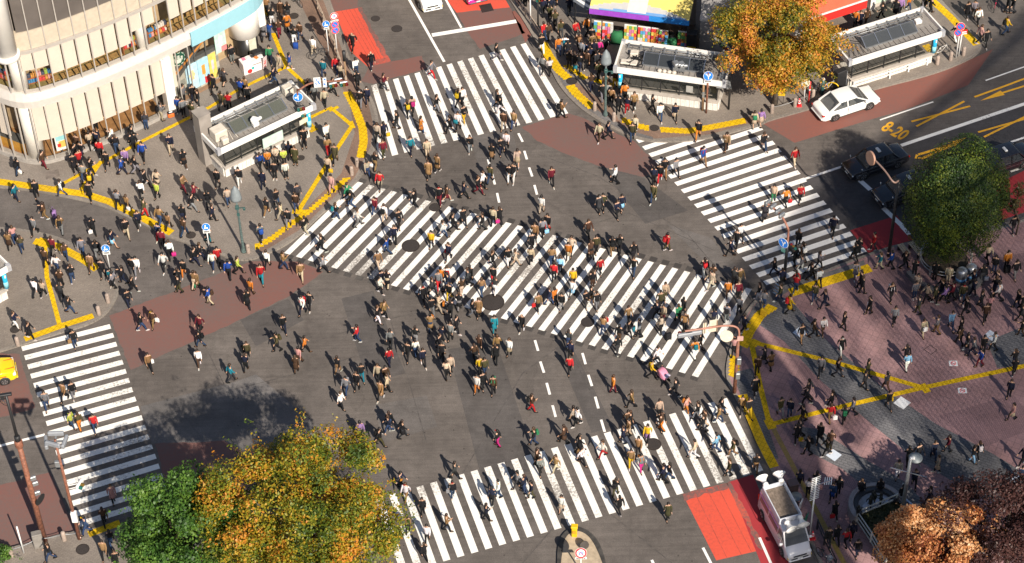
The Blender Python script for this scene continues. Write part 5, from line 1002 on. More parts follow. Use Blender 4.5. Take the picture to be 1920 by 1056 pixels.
# dark lamp post by the dense tree with an arm ending in a round mirror
B = G(1666, 480, ZP); t = thing('mirror_post', 'dark post left of the dense tree whose arm carries a round mirror', 'post', B)
m = MB(); m.tube([(0, 0, 0), (0, 0, 7.2)], [.13, .09], 12); m.build('pole', M_['dark'], t); m = MB(); m.tube(chaikin([(0, 0, 7.1), tuple(rel(1676, 345, 7.7)), tuple(rel(1660, 320, 7.9)), tuple(rel(1632, 292, 7.9))], 2), .06, 8); m.build('arm', mat('brown_arm', (.25, .16, .13), .5), t)
c = rel(1631, 297, 7.8); m = MB(); m.disc(c, (-.8, -.35, .1), .5, 0, 24, t=.14); mo = m.build('mirror', mat('mirror_rim', (.36, .2, .14), .5), t); m = MB(); m.disc(c+Vector((.8, .35, -.1)).normalized()*.15, (.8, .35, -.1), .42, 0, 24, t=.01); m.build('mirror_glass', M_['chrome'], mo)
# left pavement gantry over the far-left crossing end
B = G(568, 264, ZP); t = thing('signal_gantry', 'signal gantry with blue arrow sign and white plates beside the left subway entrance', 'traffic signal', B)
arm = chaikin([(0, 0, 4.2), (0, 0, 5.0), tuple(rel(560, 170, 5.6)), tuple(rel(577, 157, 5.7)), tuple(rel(600, 153, 5.7)), tuple(rel(652, 152, 5.7))], 3)
m = MB(); m.tube([(0, 0, 0), (0, 0, 4.3)], .1, 12); m.build('pole', M_['dark'], t); m = MB(); m.tube(arm, .07, 10); m.build('arm', M_['rust'], t)
round_sign(t, 4.25, 'arrow', .36, (.1, -1, .3)); 
for x, y, w, h in ((595, 153, .5, .9), (609, 153, .26, .85)):
    c = rel(x, y, 5.8); a = MB(); a.box(c+Vector((0, -.1, 0)), (w, .05, h), R(5)); sp = a.build('sign_plate', M_['white'], t); a = MB(); rr = random.Random(x)
    for i in range(9): a.box(c+Vector(((rr.random()-.5)*w*.6, -.132, (rr.random()-.5)*h*.8)), (.06+.06*rr.random(), .01, .05+.06*rr.random()), R(5))
    a.build('sign_lettering', M_['blue'], sp)
for x, y in ((624, 158), (634, 150), (644, 156)): signal_head(t, rel(x, y, 5.6), R(15), .62, M_['metal'])
signal_head(t, (.1, -.15, 3.3), R(20), .6, M_['dark']); signal_head(t, (.15, -.1, 2.7), R(60), .55, M_['green'])
t = pole_thing('pedestrian_signal', 'slim dark signal post by the red lane beside the left far corner', 'traffic signal', 650, 158, 2.4, .055, M_['wood']); m = MB(); m.tube([(0, 0, 2.3), (0, 0, 3.2)], .13, 12); m.build('signal_head', M_['dark'], t)
t = pole_thing('signal_post', 'dark signal post by the railing at the top of the far right corner', 'traffic signal', 1009, 52, 3.2, .07, M_['dark']); signal_head(t, (.1, -.1, 2.9), R(10), .6, M_['dark'])
pole_thing('white_post', 'slim white post by the railing near the top of the far right corner', 'post', 995, 46, 3.0, .05, M_['white'])
# signals bracket hanging on the far subway entrance
B = G(1366, 205, ZP); t = thing('signal_gantry', 'grey ladder-like signal bracket at the right end of the far subway entrance', 'traffic signal', B); m = MB(); m.tube([(0, 0, 0), (0, 0, 4.4)], .08, 10); m.build('pole', M_['dark'], t)
m = MB(); m.tube([(0, 0, 4.3), (-.3, 1.5, 5.0), (-.6, 2.9, 4.8)], .05, 8); m.build('arm', M_['metal'], t)
for c in ((-.05, .5, 4.55), (-.3, 1.3, 4.9), (-.5, 2.3, 4.95)): signal_head(t, c, R(-55), .75, M_['metal'])
# big rusty pole at bottom left
B = G(84, 1015, ZP); t = thing('utility_pole', 'thick rust-red pole with thin dark top and camera, bottom left', 'pole', B)
m = MB(); m.tube([(0, 0, 0), (0, 0, 9.6)], [.185, .155], 14); m.lathe((0, 0, 0), [(.2, 9.0), (.25, 9.1), (.25, 9.5), (.2, 9.6)], 14); m.build('lower_pole', M_['rust'], t); m = MB(); m.tube([(0, 0, 9.6), (0, 0, 13.6)], [.10, .08], 10); m.lathe((0, 0, 0), [(.18, 9.6), (.18, 9.95), (.1, 10)], 12); m.build('upper_pole', M_['dark'], t)
m = MB(); m.box((0, -.1, 13.75), (.75, .22, .16), R(10), bev=.03); m.box((-.2, -.1, 13.55), (.2, .2, .3), R(10)); m.build('camera_head', M_['dark'], t)
for z, a in ((5.6, .35), (6.1, .3), (4.7, .33)): m = MB(); m.box((a, 0, z), (.35, .18, .32), .4, bev=.03); m.tube([(0, 0, z), (a, 0, z)], .03, 6); m.build('bracket', M_['metal'], t)
m = MB(); m.disc((.42, -.1, 4.2), (-1, .6, .2), .42, 0, 20, t=.03); m.build('sign_back', M_['dark'], t)
p = G(74, 1024, ZP); t = thing('control_cabinet', 'grey control cabinet standing against the thick rust-red pole', 'cabinet', p, R(15)); m = MB(); m.box((0, 0, .65), (.62, .42, 1.3), bev=.03); m.build('cabinet', mat('cabinet_grey', (.2, .18, .16), .6), t); m = MB(); m.box((.0, -.216, .7), (.5, .01, 1.0)); m.build('door', mat('cabinet_door', (.23, .21, .19), .6), t)
B = G(149, 1010, ZP); t = thing('signal_post', 'rust-red signal post with four grey heads on top at the left crossing', 'traffic signal', B); m = MB(); m.tube([(0, 0, 0), (0, 0, 9.4)], [.13, .07], 12); m.build('pole', M_['rust'], t)
for c, a in (((-.55, 0, 9.2), -80), ((.55, 0, 9.2), 80), ((0, .45, 9.45), 180), ((-.1, -.3, 9.35), 160)): signal_head(t, c, R(a), .95, None, 0)
m = MB(); m.box((0, 0, 9.25), (1.1, .1, .1)); m.box((0, 0, 9.25), (.1, .9, .1)); m.build('cross_bracket', M_['metal'], t)
signal_head(t, (.75, .2, 5.0), R(70), .75, M_['white'], 2); m = MB(); m.tube([(0, 0, 5.1), (.75, .2, 5.1)], .03, 6); m.tube([(0, 0, 4.8), (.75, .2, 4.8)], .03, 6); m.build('bracket', M_['white'], t); m = MB(); m.box((.05, -.1, 2.3), (.35, .3, .9), bev=.03); m.build('control_box', M_['white'], t); m = MB(); m.box((-.2, 0, 7.2), (.3, .2, .5), bev=.03); m.build('junction_box', M_['metal'], t)
t = pole_thing('white_post', 'leaning slim white post with red tip left of the thick rust-red pole', 'post', 45, 1037, 2.6, .05, M_['white'])
# plaza lamp with cross bar
t = pole_thing('plaza_lamp', 'grey lamp post with white disc reflector and crossbar by the planter', 'street lamp', 1690, 968, 5.6, .14, M_['metal'], r1=.1); m = MB(); m.lathe((.35, .2, 0), [(.08, 5.2), (.42, 5.3), (.42, 5.38), (.1, 5.42)], 18); m.build('reflector', M_['lampg'], t); m = MB(); m.bar((-1.05, .35, 4.3), (1.05, -.5, 4.3), .05, .05); m.build('crossbar', M_['chrome'], t); m = MB(); m.tube([(0, 0, 5.5), (.35, .2, 5.35)], .05, 8); m.box((.1, 0, 5.55), (.3, .2, .14), bev=.03); m.build('lamp_arm', M_['white'], t)
# antenna mast beside the van
t = pole_thing('antenna_mast', 'white mast with comb-like antennas and side arm next to the campaign van', 'mast', 1518, 1006, 5.6, .05, M_['white']); m = MB()
for i in range(13): z = 3.6+i*.17; m.bar((-.28, -.1, z), (.28, .1, z+.06), .03, .03)
m.build('antenna', M_['white'], t); m = MB(); m.bar((0, 0, 4.9), (.95, .25, 5.1), .05, .05)
for i in range(4): x = .55+i*.13; m.bar((x, .1, 4.85), (x+.05, .35, 5.25), .035, .035)
m.build('side_antenna', M_['chrome'], t)
def cone(x, y, label, z=ZP):
    t = thing('traffic_cone', label, 'traffic cone', G(x, y, z)); m = MB(); m.box((0, 0, .02), (.38, .38, .04)); m.lathe((0, 0, 0), [(.15, .04), (.03, .7)], 14); m.build('cone', M_['cone'], t)
    for a, b in ((.25, .33), (.45, .52)): m = MB(); m.lathe((0, 0, 0), [(.153-.175*(a-.04)+.004, a), (.153-.175*(b-.04)+.004, b)], 14); m.build('band', M_['white'], t)
cone(1498, 198, 'red traffic cone under the orange tree behind the white car'); cone(1523, 1009, 'red traffic cone at the foot of the white antenna mast'); cone(1504, 980, 'red traffic cone beside the van, near the green board')
def board(x, y, w, h, z0, m_, label, rz, lean=.1, mark=None):
    t = thing('standing_board', label, 'sign board', G(x, y, ZP), rz); m = MB(); m.box((0, 0, z0+h/2), (w, .04, h), rx=lean); b = m.build('board', m_, t); m = MB(); m.box((-w*.35, .08, (z0+h)/2), (.04, .04, z0+h)); m.box((w*.35, .08, (z0+h)/2), (.04, .04, z0+h)); m.build('legs', M_['dark'], t)
    if mark:
        rr = random.Random(int(x)); m = MB()
        for i in range(4):
            zz = z0+h*(.85-.22*i)
            for k in range(3): m.box((rr.uniform(-.12, .12)*w, -.03, zz+rr.uniform(-.08, .08)*h), (w*.42 if k != 1 else .03, .014, .03 if k != 1 else h*.15))
        m.build('lettering', mark, b)
board(1499, 962, .5, .95, .25, mat('white_board', (.6, .6, .62), .5), 'white framed board on legs beside the van roof deck', R(60)); board(1510, 983, .5, .8, .1, mat('green_board', (.02, .2, .12), .5), 'dark green board standing between van and antenna mast', R(60))
board(1463, 196, .55, 1.35, .85, M_['yellow'], 'yellow board with red lettering on the trunk of the orange tree', R(-8), 0, M_['red'])
t = pole_thing('round_sign_post', 'white round sign on slim post under the orange tree', 'road sign', 1507, 192, 2.0, .035, M_['white']); round_sign(t, 1.9, 'back', .33, (.2, -1, .2))
t = pole_thing('red_post', 'tall slim red post behind the white car under the orange tree', 'post', 1516, 192, 2.0, .055, M_['red']); m = MB(); m.lathe((0, 0, 0), [(.06, 1.15), (.06, 1.3)], 10); m.build('band', M_['white'], t)
t = pole_thing('green_post', 'short thick green post by the bicycles behind the white car', 'post', 1541, 176, 1.4, .14, M_['green']); m = MB(); m.lathe((0, 0, 0), [(.15, 1.4), (.1, 1.5)], 12); m.build('cap', M_['white'], t)
t = thing('bike_rack', 'small yellow hoop rack beside bicycles behind the white car', 'rack', G(1562, 172, ZP), R(-30)); m = MB(); m.tube(chaikin([(-.4, 0, 0), (-.4, 0, .85), (.4, 0, .85), (.4, 0, 0)], 2), .04, 8); m.build('hoop', M_['yellow'], t); m = MB(); m.box((-.4, 0, .01), (.16, .16, .02)); m.box((.4, 0, .01), (.16, .16, .02)); m.build('base_plate', M_['metal'], t)
t = thing('notice_cabinet', 'dark cabinet with pale panel at the left end of the right subway entrance', 'cabinet', G(1573, 166, ZP), R(30)); m = MB(); m.box((0, 0, .9), (.9, .5, 1.8), bev=.03); m.build('cabinet', M_['dark'], t); m = MB(); m.box((.47, 0, .9), (.03, .42, 1.4)); m.build('panel', mat('pale_panel', (.4, .42, .46), .5), t)
# railings
def railing(pts, label, h=.85, m_=None, z=ZP, rails=2, grp=None, n=None):
    P = [G(x, y, z) for x, y in pts]; t = thing('railing', label, 'railing', P[0], world=True, group=grp); m_ = m_ or M_['stone']
    for a, b in zip(P[:-1], P[1:]):
        k = n or max(1, int((b-a).length/1.6))
        for i in range(k): c = a.lerp(b, i/k); m = MB(); m.box(c+Vector((0, 0, h/2)), (.1, .1, h)); m.build('post', m_, t)
    m = MB(); m.box(P[-1]+Vector((0, 0, h/2)), (.1, .1, h)); m.build('post', m_, t)
    for r in range(rails):
        zz = h*(.95-.42*r); m = MB()
        for a, b in zip(P[:-1], P[1:]): m.bar(a+Vector((0, 0, zz)), b+Vector((0, 0, zz)), .06, .07)
        m.build('rail', m_, t)
BG = mat('beige_rail', (.42, .33, .25), .6)
railing([(585, -8), (606, 40), (628, 92), (650, 160)], 'beige railing along the red lane on the far left pavement', .9, BG); railing([(962, 2), (985, 32), (1014, 74)], 'beige railing at the top edge of the far right corner', .9, BG); railing([(1532, 992), (1545, 1022), (1566, 1066)], 'dark railing along the plaza kerb at the bottom edge', .9, M_['dark'])
railing([(1600, 168), (1668, 147), (1738, 122)], 'low pale railing in front of the right subway entrance', .75, M_['white'])
# steel bins
for x, y, lab in ((1801, 527, 'left one of two round steel bins in front of the dense tree'), (1819, 520, 'right one of two round steel bins in front of the dense tree')):
    t = thing('litter_bin', lab, 'litter bin', G(x, y, ZP), 0, 'steel bins by the dense tree'); m = MB(); m.lathe((0, 0, 0), [(.36, 0), (.40, .03), (.40, .9), (.38, 1.0), (.28, 1.13), (.08, 1.18)], 22); m.build('body', mat('brushed_steel', (.42, .43, .45), .35, .7), t); m = MB(); m.disc((0.05, -.30, 1.06), (.1, -.8, .7), .11, 0, 16, t=.02); m.build('opening', M_['black'], t); m = MB(); m.lathe((0, 0, 0), [(.405, .2), (.405, .45)], 22); m.build('label_band', mat('bin_blue', (.12, .3, .55), .4), t)
# rail and seats round the dense tree
c = G(1772, 492, ZP); t = thing('tree_guard', 'round metal guard rail with posts encircling the dense tree', 'guard rail', c); rr_ = 1.75; m = MB()
for z in (.45, .75): m.tube([(rr_*math.cos(R(a)), rr_*math.sin(R(a)), z) for a in range(0, 361, 12)], .04, 6, cap=False)
m.build('rail', mat('pale_metal_rail', (.45, .44, .44), .4, .5), t)
for a in range(0, 360, 45): m = MB(); m.box((rr_*math.cos(R(a)), rr_*math.sin(R(a)), .42), (.12, .12, .84)); m.build('post', LEDGE, t)
m = MB(); m.lathe((0, 0, 0), [(1.5, 0), (1.55, .25), (1.4, .3), (.2, .36)], 28); tag(m.build('planter_soil', mat('soil', (.06, .045, .03), .95, var=.4, scale=6), t), None)
for p0, p1, lab in (((1686, 466), (1700, 484), 'plank bench lying left of the dense tree, left one'), ((1706, 462), (1726, 486), 'plank bench close to the dense tree trunk, right one')):
    a, b = G(*p0, ZP), G(*p1, ZP); d = b-a; t = thing('plank_bench', lab, 'bench', a.lerp(b, .5), math.atan2(d.y, d.x), 'plank benches left of the dense tree'); L = d.length; m = MB()
    for k in (-.14, .02, .18): m.box((0, k, .42), (L, .13, .05))
    m.build('seat', mat('pale_plank', (.46, .36, .24), .6), t)
    for s in (-1, 1): m = MB(); m.box((s*L*.4, 0, .2), (.08, .4, .4)); m.build('leg', M_['dark'], t)
# curved stone seat below the tree
m = MB(); cc = G(1772, 500, ZP); ring_ = []
for a in range(195, 346, 10): u = Vector((math.cos(R(a)), math.sin(R(a)), 0)); ring_.append([cc+u*2.5, cc+u*2.9, cc+u*2.9+Vector((0, 0, .4)), cc+u*2.5+Vector((0, 0, .4))])
m.loft(ring_, 0, True, False); tag(m.build('curved_seat', mat('dark_stone', (.10, .095, .10), .6), origin=cc), 'curved dark stone seat in front of the dense tree', 'bench')
# circular stone plinth with bronze figures, hedge bed, slat bench (bottom right)
c = G(1642, 960, ZP); pl = thing('fountain_plinth', 'round stone basin with dark rim and small bronze figures at bottom right', 'stone basin', c); m = MB(); rad = 1.75; _ch = G(1682, 944)-G(1606, 976); _a0 = math.degrees(math.atan2(_ch.y, _ch.x))
def arcring(prof, a0=_a0-8, a1=_a0+188, n=30):
    q = MB(); q.loft([[(r*math.cos(R(a0+(a1-a0)*k/n)), r*math.sin(R(a0+(a1-a0)*k/n)), z) for r, z in prof] for k in range(n+1)], 0, True, False); return q
arcring([(rad, 0), (rad, .75), (rad-.3, .8), (rad-.34, .3)]).build('rim', mat('rim_stone', (.30, .26, .25), .6, var=.2), pl); arcring([(rad-.345, .3), (rad-.345, .74), (rad-.62, .76), (rad-.63, .3)]).build('dark_band', mat('dark_granite', (.035, .033, .036), .4), pl); m = MB(); m.prism([((rad-.6)*math.cos(R(_a0-5+190*k/24)), (rad-.6)*math.sin(R(_a0-5+190*k/24))) for k in range(25)], .3, .5); m.build('basin_floor', mat('pale_stone_floor', (.36, .36, .38), .5, var=.3, scale=3), pl)
for x, y, w, a in ((.2, .35, .7, 20), (-.6, .1, .6, 50), (.6, .5, .4, -30)): m = MB(); m.box((x, y, .56), (w, .35, .1), R(a)); m.build('stone_block', mat('bluish_stone', (.45, .46, .52), .5), pl)
def bed(): 
    pts = [(1608, 975), (1680, 944), (1716, 976), (1790, 1045), (1800, 1140), (1690, 1140), (1655, 1056)]; P = [G(x, y, ZP) for x, y in pts]; m = MB(); m.prism([(p.x, p.y) for p in P], ZP, .5); tag(m.build('planting_bed', mat('bed_soil', (.035, .032, .02), .95, var=.4, scale=5), origin=P[0]), 'soil bed inside white rails at bottom right', 'planting bed')
    railing([(1608, 975), (1680, 944)], 'double white rail along the top of the planting bed', .95, mat('rail_cream', (.5, .48, .43), .5), .3, 3); railing([(1606, 978), (1632, 1016), (1660, 1066)], 'double white rail along the left side of the planting bed', .95, mat('rail_cream', (.5, .48, .43), .5), .3, 3); railing([(1682, 945), (1722, 978)], 'dark wooden rail behind the slat bench at bottom right', .8, mat('dark_wood', (.10, .085, .08), .7), .3, 2); return P
BED = bed()
a, b = G(1677, 935, ZP), G(1735, 983, ZP); d = b-a; t = thing('slat_bench', 'long bench with pale blue slats beside the planting bed', 'bench', a.lerp(b, .5), math.atan2(d.y, d.x)); m = MB()
for k in (-.2, 0, .2): m.box((0, k, .45), (d.length, .12, .05))
m.build('seat', mat('pale_blue_slats', (.42, .50, .62), .35), t)
for k in (-.42, -.14, .14, .42): m = MB(); m.box((k*d.length, 0, .22), (.08, .45, .44)); m.build('leg', M_['dark'], t)
t = thing('post_box', 'dark brown square cabinet left of the van front on the square', 'cabinet', G(1484, 930, ZP), R(15)); m = MB(); m.box((0, 0, .65), (.6, .5, 1.3), bev=.04); m.build('cabinet', mat('brown_cabinet', (.06, .04, .04), .5), t); m = MB(); m.box((0, 0, 1.32), (.66, .56, .05)); m.build('lid', mat('brown_lid', (.09, .06, .06), .5), t)
t = thing('round_table', 'small round grey table top next to the brown cabinet', 'table', G(1491, 945, ZP)); m = MB(); m.lathe((0, 0, 0), [(.36, .7), (.38, .72), (.38, .75), (.34, .77)], 22); m.build('top', M_['lampg'], t); m = MB(); m.lathe((0, 0, 0), [(.22, 0), (.22, .03), (.04, .06), (.04, .7)], 12); m.build('leg', M_['dark'], t)
t = thing('step_ladder', 'folding metal step ladder beside a person at the zebra crossing end', 'ladder', G(1457, 552, ZP), R(40)); 
for s in (-1, 1): m = MB(); m.bar((-.22, s*.22, 0), (0, s*.18, 1.1), .05, .04); m.bar((.3, s*.22, 0), (0, s*.18, 1.1), .04, .03); m.build('rail', M_['chrome'], t)
for k in range(4): m = MB(); m.box((-.2+.05*k, 0, .2+.26*k), (.1, .42, .03)); m.build('step', M_['chrome'], t)
# traffic island with yellow marker and no-turn sign
isl = [(1046, 1100), (1050, 1022), (1058, 1003), (1072, 993), (1090, 992), (1110, 1005), (1126, 1032), (1145, 1100)]; P = [G(x, y, .14) for x, y in isl]; q = chaikin(P, 2); m = MB(); m.prism([(p.x, p.y) for p in q], -.1, .14); tag(m.build('traffic_island', mat('sandy_concrete', (.42, .33, .23), .85, var=.2, scale=3)), kind='structure')
m = MB(); cen = sum(q, Vector())/len(q)
for a_, b_ in zip(q[:-1], q[1:]): u, v = (a_-cen).normalized()*.16, (b_-cen).normalized()*.16; m.add([Vector((a_.x, a_.y, -.05))+u, Vector((b_.x, b_.y, -.05))+v, Vector((b_.x, b_.y, .155))+v, Vector((a_.x, a_.y, .155))+u, Vector((b_.x, b_.y, .155))-v, Vector((a_.x, a_.y, .155))-u], [(0, 1, 2, 3), (3, 2, 4, 5)])
tag(m.build('kerb', mat('black_kerb', (.05, .045, .04), .7, var=.4, scale=3)), kind='structure')
t = thing('island_marker', 'yellow box-shaped marker post at the tip of the traffic island', 'marker post', G(1077, 1005, .14), R(-8)); m = MB(); m.box((0, 0, .45), (.34, .28, .9), bev=.05); m.box((0, 0, .95), (.42, .34, .16), bev=.04); m.build('body', mat('marker_yellow', (.78, .46, .01), .4), t); m = MB(); m.box((0, -.175, .55), (.2, .02, .25)); m.build('reflector', mat('amber', (.6, .3, .02), .3), t)
t = pole_thing('road_sign', 'no U-turn sign with white plate on the traffic island', 'road sign', 1089, 1072, 2.0, .045, M_['white'], .14); round_sign(t, 1.9, 'noturn', .36, (0, -1, .45), plate=(.72, .18))
t = pole_thing('lamp_marker', 'low dark round marker lamp on the traffic island behind the sign', 'marker lamp', 1096, 1030, .3, .06, M_['dark'], .14); m = MB(); m.disc((0, -.05, .45), (.2, -1, .5), .28, 0, 18, t=.08); m.build('lens', mat('dark_lens', (.06, .05, .045), .3), t)
# promotion stall at the glass building
t = thing('promotion_table', 'white promotion counter with red and teal dots and leaflets by the glass building', 'counter', G(462, 142, ZP), R(28)); m = MB(); m.box((.75, .5, .5), (1.75, .9, 1.0), bev=.02); m.build('counter', mat('stall_white', (.78, .70, .68), .5), t)
m = MB(); m.disc((.35, .045, .25), (0, -1, 0), .2, 0, 18, t=.01); m.build('dot', M_['red'], t); m = MB(); m.disc((.62, .044, .45), (0, -1, 0), .12, 0, 16, t=.01); m.build('dot', mat('teal_dot', (.02, .35, .33), .5), t); m = MB(); m.box((.95, .045, .72), (.7, .012, .05)); m.build('print', M_['dark'], t)
for i, (x, y, c_) in enumerate([(.2, .7, (.7, .2, .3)), (.55, .75, (.7, .68, .65)), (.9, .7, (.03, .03, .03)), (1.2, .75, (.65, .62, .6)), (1.1, .4, (.6, .2, .05)), (1.45, .5, (.62, .58, .56))]): m = MB(); m.box((x, y, 1.02), (.26, .3, .06), .1*i); m.build('leaflet_stack', mat('leaflets_%d' % i, c_, .6), t)
board(498, 130, .5, 1.05, .15, mat('stall_board', (.62, .5, .5), .5), 'small white board with red print beside the promotion counter', R(60), .1, M_['red'])
t = thing('black_cart', 'black upright cart beside the promotion counter', 'cart', G(484, 118, ZP), R(28)); m = MB(); m.box((0, 0, .65), (.8, .7, 1.0), bev=.1); m.build('body', M_['black'], t); 
for s in (-1, 1): m = MB(); m.lathe((s*.3, -.3, 0), [(.06, 0), (.06, .12)], 8); m.build('castor', M_['metal'], t)
t = thing('travel_bag', 'orange and black bag on the pavement at the glass building', 'bag', G(321, 219, ZP), R(20)); m = MB(); m.box((0, 0, .2), (.5, .34, .4), bev=.08); m.build('body', mat('bag_orange', (.65, .13, .02), .7), t); m = MB(); m.box((0, 0, .42), (.44, .3, .1), bev=.04); m.build('flap', M_['black'], t); m = MB(); m.box((0, -.05, .5), (.26, .1, .06), bev=.02); m.build('handle', M_['white'], t)
# a pushchair
t = thing('pushchair', 'pink and grey pushchair pushed off the diagonal crossing', 'pushchair', G(1243, 713), R(-45)); m = MB(); m.loft([ring(-.3, .24, .45, 1.0, .08, .08), ring(0, .26, .35, .95, .1, .08), ring(.35, .24, .38, .6, .08, .08)]); m.build('seat', mat('pushchair_pink', (.6, .22, .32), .7), t); m = MB(); m.box((.28, 0, .68), (.4, .4, .1), bev=.04); m.build('blanket', mat('lilac_blanket', (.45, .40, .52), .8), t)
m = MB(); m.loft([[(-.38+.5*math.cos(R(a))*.6, y, .95+.3*math.sin(R(a))) for a in range(60, 181, 20)] for y in (-.25, .25)], 0, False); m.build('hood', M_['black'], t); m = MB(); m.tube([(-.7, -.22, 1.05), (-.1, -.24, .5), (.35, -.24, .12)], .02, 6); m.tube([(-.7, .22, 1.05), (-.1, .24, .5), (.35, .24, .12)], .02, 6); m.tube([(-.7, -.22, 1.05), (-.7, .22, 1.05)], .02, 6); m.build('frame', M_['dark'], t)
for x, y in ((-.3, -.25), (-.3, .25), (.35, -.2), (.35, .2)): m = MB(); m.tube([(x, y-.03, .12), (x, y+.03, .12)], .12, 12); m.build('wheel', TYRE, t)
# ================================================================ trees
def leaf_mat(name, cols, trans=.25, scale=.42, rough=.5, rnd_=.42):
    m = bpy.data.materials.new(name); m.use_nodes = True; nt = m.node_tree; b = nt.nodes['Principled BSDF']; out = nt.nodes['Material Output']; b.inputs['Roughness'].default_value = rough; b.inputs['Specular IOR Level'].default_value = .35
    g = node(nt, 'ShaderNodeNewGeometry'); n = node(nt, 'ShaderNodeTexNoise'); n.inputs['Scale'].default_value = scale; n.inputs['Detail'].default_value = 3; nt.links.new(g.outputs['Position'], n.inputs['Vector'])
    a = node(nt, 'ShaderNodeMath', operation='MULTIPLY_ADD'); a.inputs[1].default_value = rnd_; nt.links.new(g.outputs['Random Per Island'], a.inputs[0]); s = node(nt, 'ShaderNodeMath', operation='MULTIPLY_ADD'); nt.links.new(n.outputs[0], s.inputs[0]); s.inputs[1].default_value = 1.5; s.inputs[2].default_value = -.25-rnd_/2; nt.links.new(s.outputs[0], a.inputs[2])
    r = node(nt, 'ShaderNodeValToRGB'); el = r.color_ramp.elements; k = len(cols); el[0].position = .22; el[0].color = (*cols[0], 1); el[1].position = .78; el[1].color = (*cols[-1], 1)
    for i in range(1, k-1): e = el.new(.22+.56*i/(k-1)); e.color = (*cols[i], 1)
    nt.links.new(a.outputs[0], r.inputs[0]); nt.links.new(r.outputs[0], b.inputs['Base Color']); t = node(nt, 'ShaderNodeBsdfTranslucent'); nt.links.new(r.outputs[0], t.inputs[0]); mx = node(nt, 'ShaderNodeMixShader'); mx.inputs[0].default_value = trans
    nt.links.new(b.outputs[0], mx.inputs[1]); nt.links.new(t.outputs[0], mx.inputs[2]); nt.links.new(mx.outputs[0], out.inputs[0]); return m
BARK = mat('bark', (.10, .075, .055), .9, var=.4, scale=6, bump=.4)
def tree(name, label, base, top, crown, nl, size, lm, seed, tight=0.0, nblob=46, trunk_r=.22, cat='tree', blob_r=.34, squash=.85, twigs=14):
    """crown = (centre offset x, y, centre z, rx, ry, rz); leaves gather in clumps spread through the crown"""
    rr = random.Random(seed); t = thing(name, label, cat, base); cx, cy, cz, rx, ry, rz = crown
    blobs = []
    for i in range(nblob):
        while True:
            v = Vector((rr.uniform(-1, 1), rr.uniform(-1, 1), rr.uniform(-.9, 1)));
            if v.length <= 1: break
        v = v.normalized()*(v.length**.45)*(.80 if tight else .82*(1+.17*math.sin(3*math.atan2(v.y, v.x)+seed)*math.cos(2*v.z+seed)+.12*math.sin(5*math.atan2(v.y, v.x)+2*seed+3*v.z))); k = rr.uniform(.7, 1.3); blobs.append((Vector((cx+v.x*rx, cy+v.y*ry, cz+v.z*rz)), blob_r*k, v))
    m = MB(); H = cz-rz*.4; m.tube([(0, 0, 0), (.05, 0, H*.4), (cx*.5, cy*.5, H*.8), (cx, cy, cz)], [trunk_r, trunk_r*.8, trunk_r*.6, trunk_r*.25], 10)
    for b, k, v in blobs[:22]:
        s = Vector((cx*.4, cy*.4, H*rr.uniform(.6, 1.0))); m.tube([s, s.lerp(b, .5)+Vector((0, 0, -.3)), b], [trunk_r*.38, trunk_r*.2, .025], 6)
    m.build('trunk', BARK, t)
    verts = []; faces = []
    def leaf(p, nrm, sz):
        u = nrm.cross(Vector((rr.uniform(-1, 1), rr.uniform(-1, 1), rr.uniform(-1, 1)))).normalized(); w = nrm.cross(u); a = sz*rr.uniform(.6, 1.3); b = a*rr.uniform(.45, .75); o = len(verts)
        verts.extend((p-u*a*.5, p+w*b*.5+u*a*.05, p+u*a*.5, p-w*b*.5+u*a*.05)); faces.append((o, o+1, o+2, o+3))
    per = nl//len(blobs)
    for b, k, v in blobs:
        R_ = Vector((rx*k, ry*k, rz*k*squash))
        for i in range(per):
            d = Vector((rr.gauss(0, 1), rr.gauss(0, 1), rr.gauss(0, 1)+.25)).normalized(); q = rr.random()**(.28 if not tight else .2); p = b+Vector((d.x*R_.x, d.y*R_.y, d.z*R_.z))*q
            if tight:
                e = Vector(((p.x-cx)/rx, (p.y-cy)/ry, (p.z-cz)/rz)); l_ = e.length; mx = 1.0+.05*math.sin(e.x*9+seed)*math.sin(e.y*8)*math.sin(e.z*7)
                if l_ > mx: e = e/l_*(mx-.06*rr.random()); p = Vector((cx+e.x*rx, cy+e.y*ry, cz+e.z*rz))
            nn = (Vector(((p.x-cx)/rx, (p.y-cy)/ry, (p.z-cz)/rz))+Vector((rr.uniform(-1, 1), rr.uniform(-1, 1), rr.uniform(-1, 1)))*.5).normalized() if tight else (d*.7+Vector((rr.uniform(-1, 1), rr.uniform(-1, 1), rr.uniform(-.3, 1)))*.7).normalized(); leaf(p, nn, size)
    for i in range(twigs):                              # loose shoots sticking out
        d = Vector((rr.gauss(0, 1), rr.gauss(0, 1), rr.gauss(.2, .6))).normalized(); s = Vector((cx+d.x*rx*.85, cy+d.y*ry*.85, cz+d.z*rz*.85)); L = rr.uniform(.5, 1.5)
        for k in range(26): f = rr.random(); p = s+d*L*f*1.2+Vector((rr.gauss(0, .12), rr.gauss(0, .12), rr.gauss(0, .12)-.2*f)); leaf(p, Vector((rr.gauss(0, 1), rr.gauss(0, 1), rr.gauss(.3, 1))).normalized(), size)
    me = bpy.data.meshes.new('crown'); me.from_pydata([tuple(p) for p in verts], [], faces); me.materials.append(lm); ob = bpy.data.objects.new('crown', me); C.objects.link(ob); ob.parent = t; return t
L_OR = leaf_mat('autumn_orange_leaves', [(.045, .08, .012), (.11, .15, .014), (.21, .205, .016), (.40, .27, .018), (.54, .21, .025)])
L_OR2 = leaf_mat('autumn_orange_leaves_far', [(.07, .09, .012), (.20, .18, .016), (.42, .25, .02), (.58, .25, .03), (.58, .2, .05)])
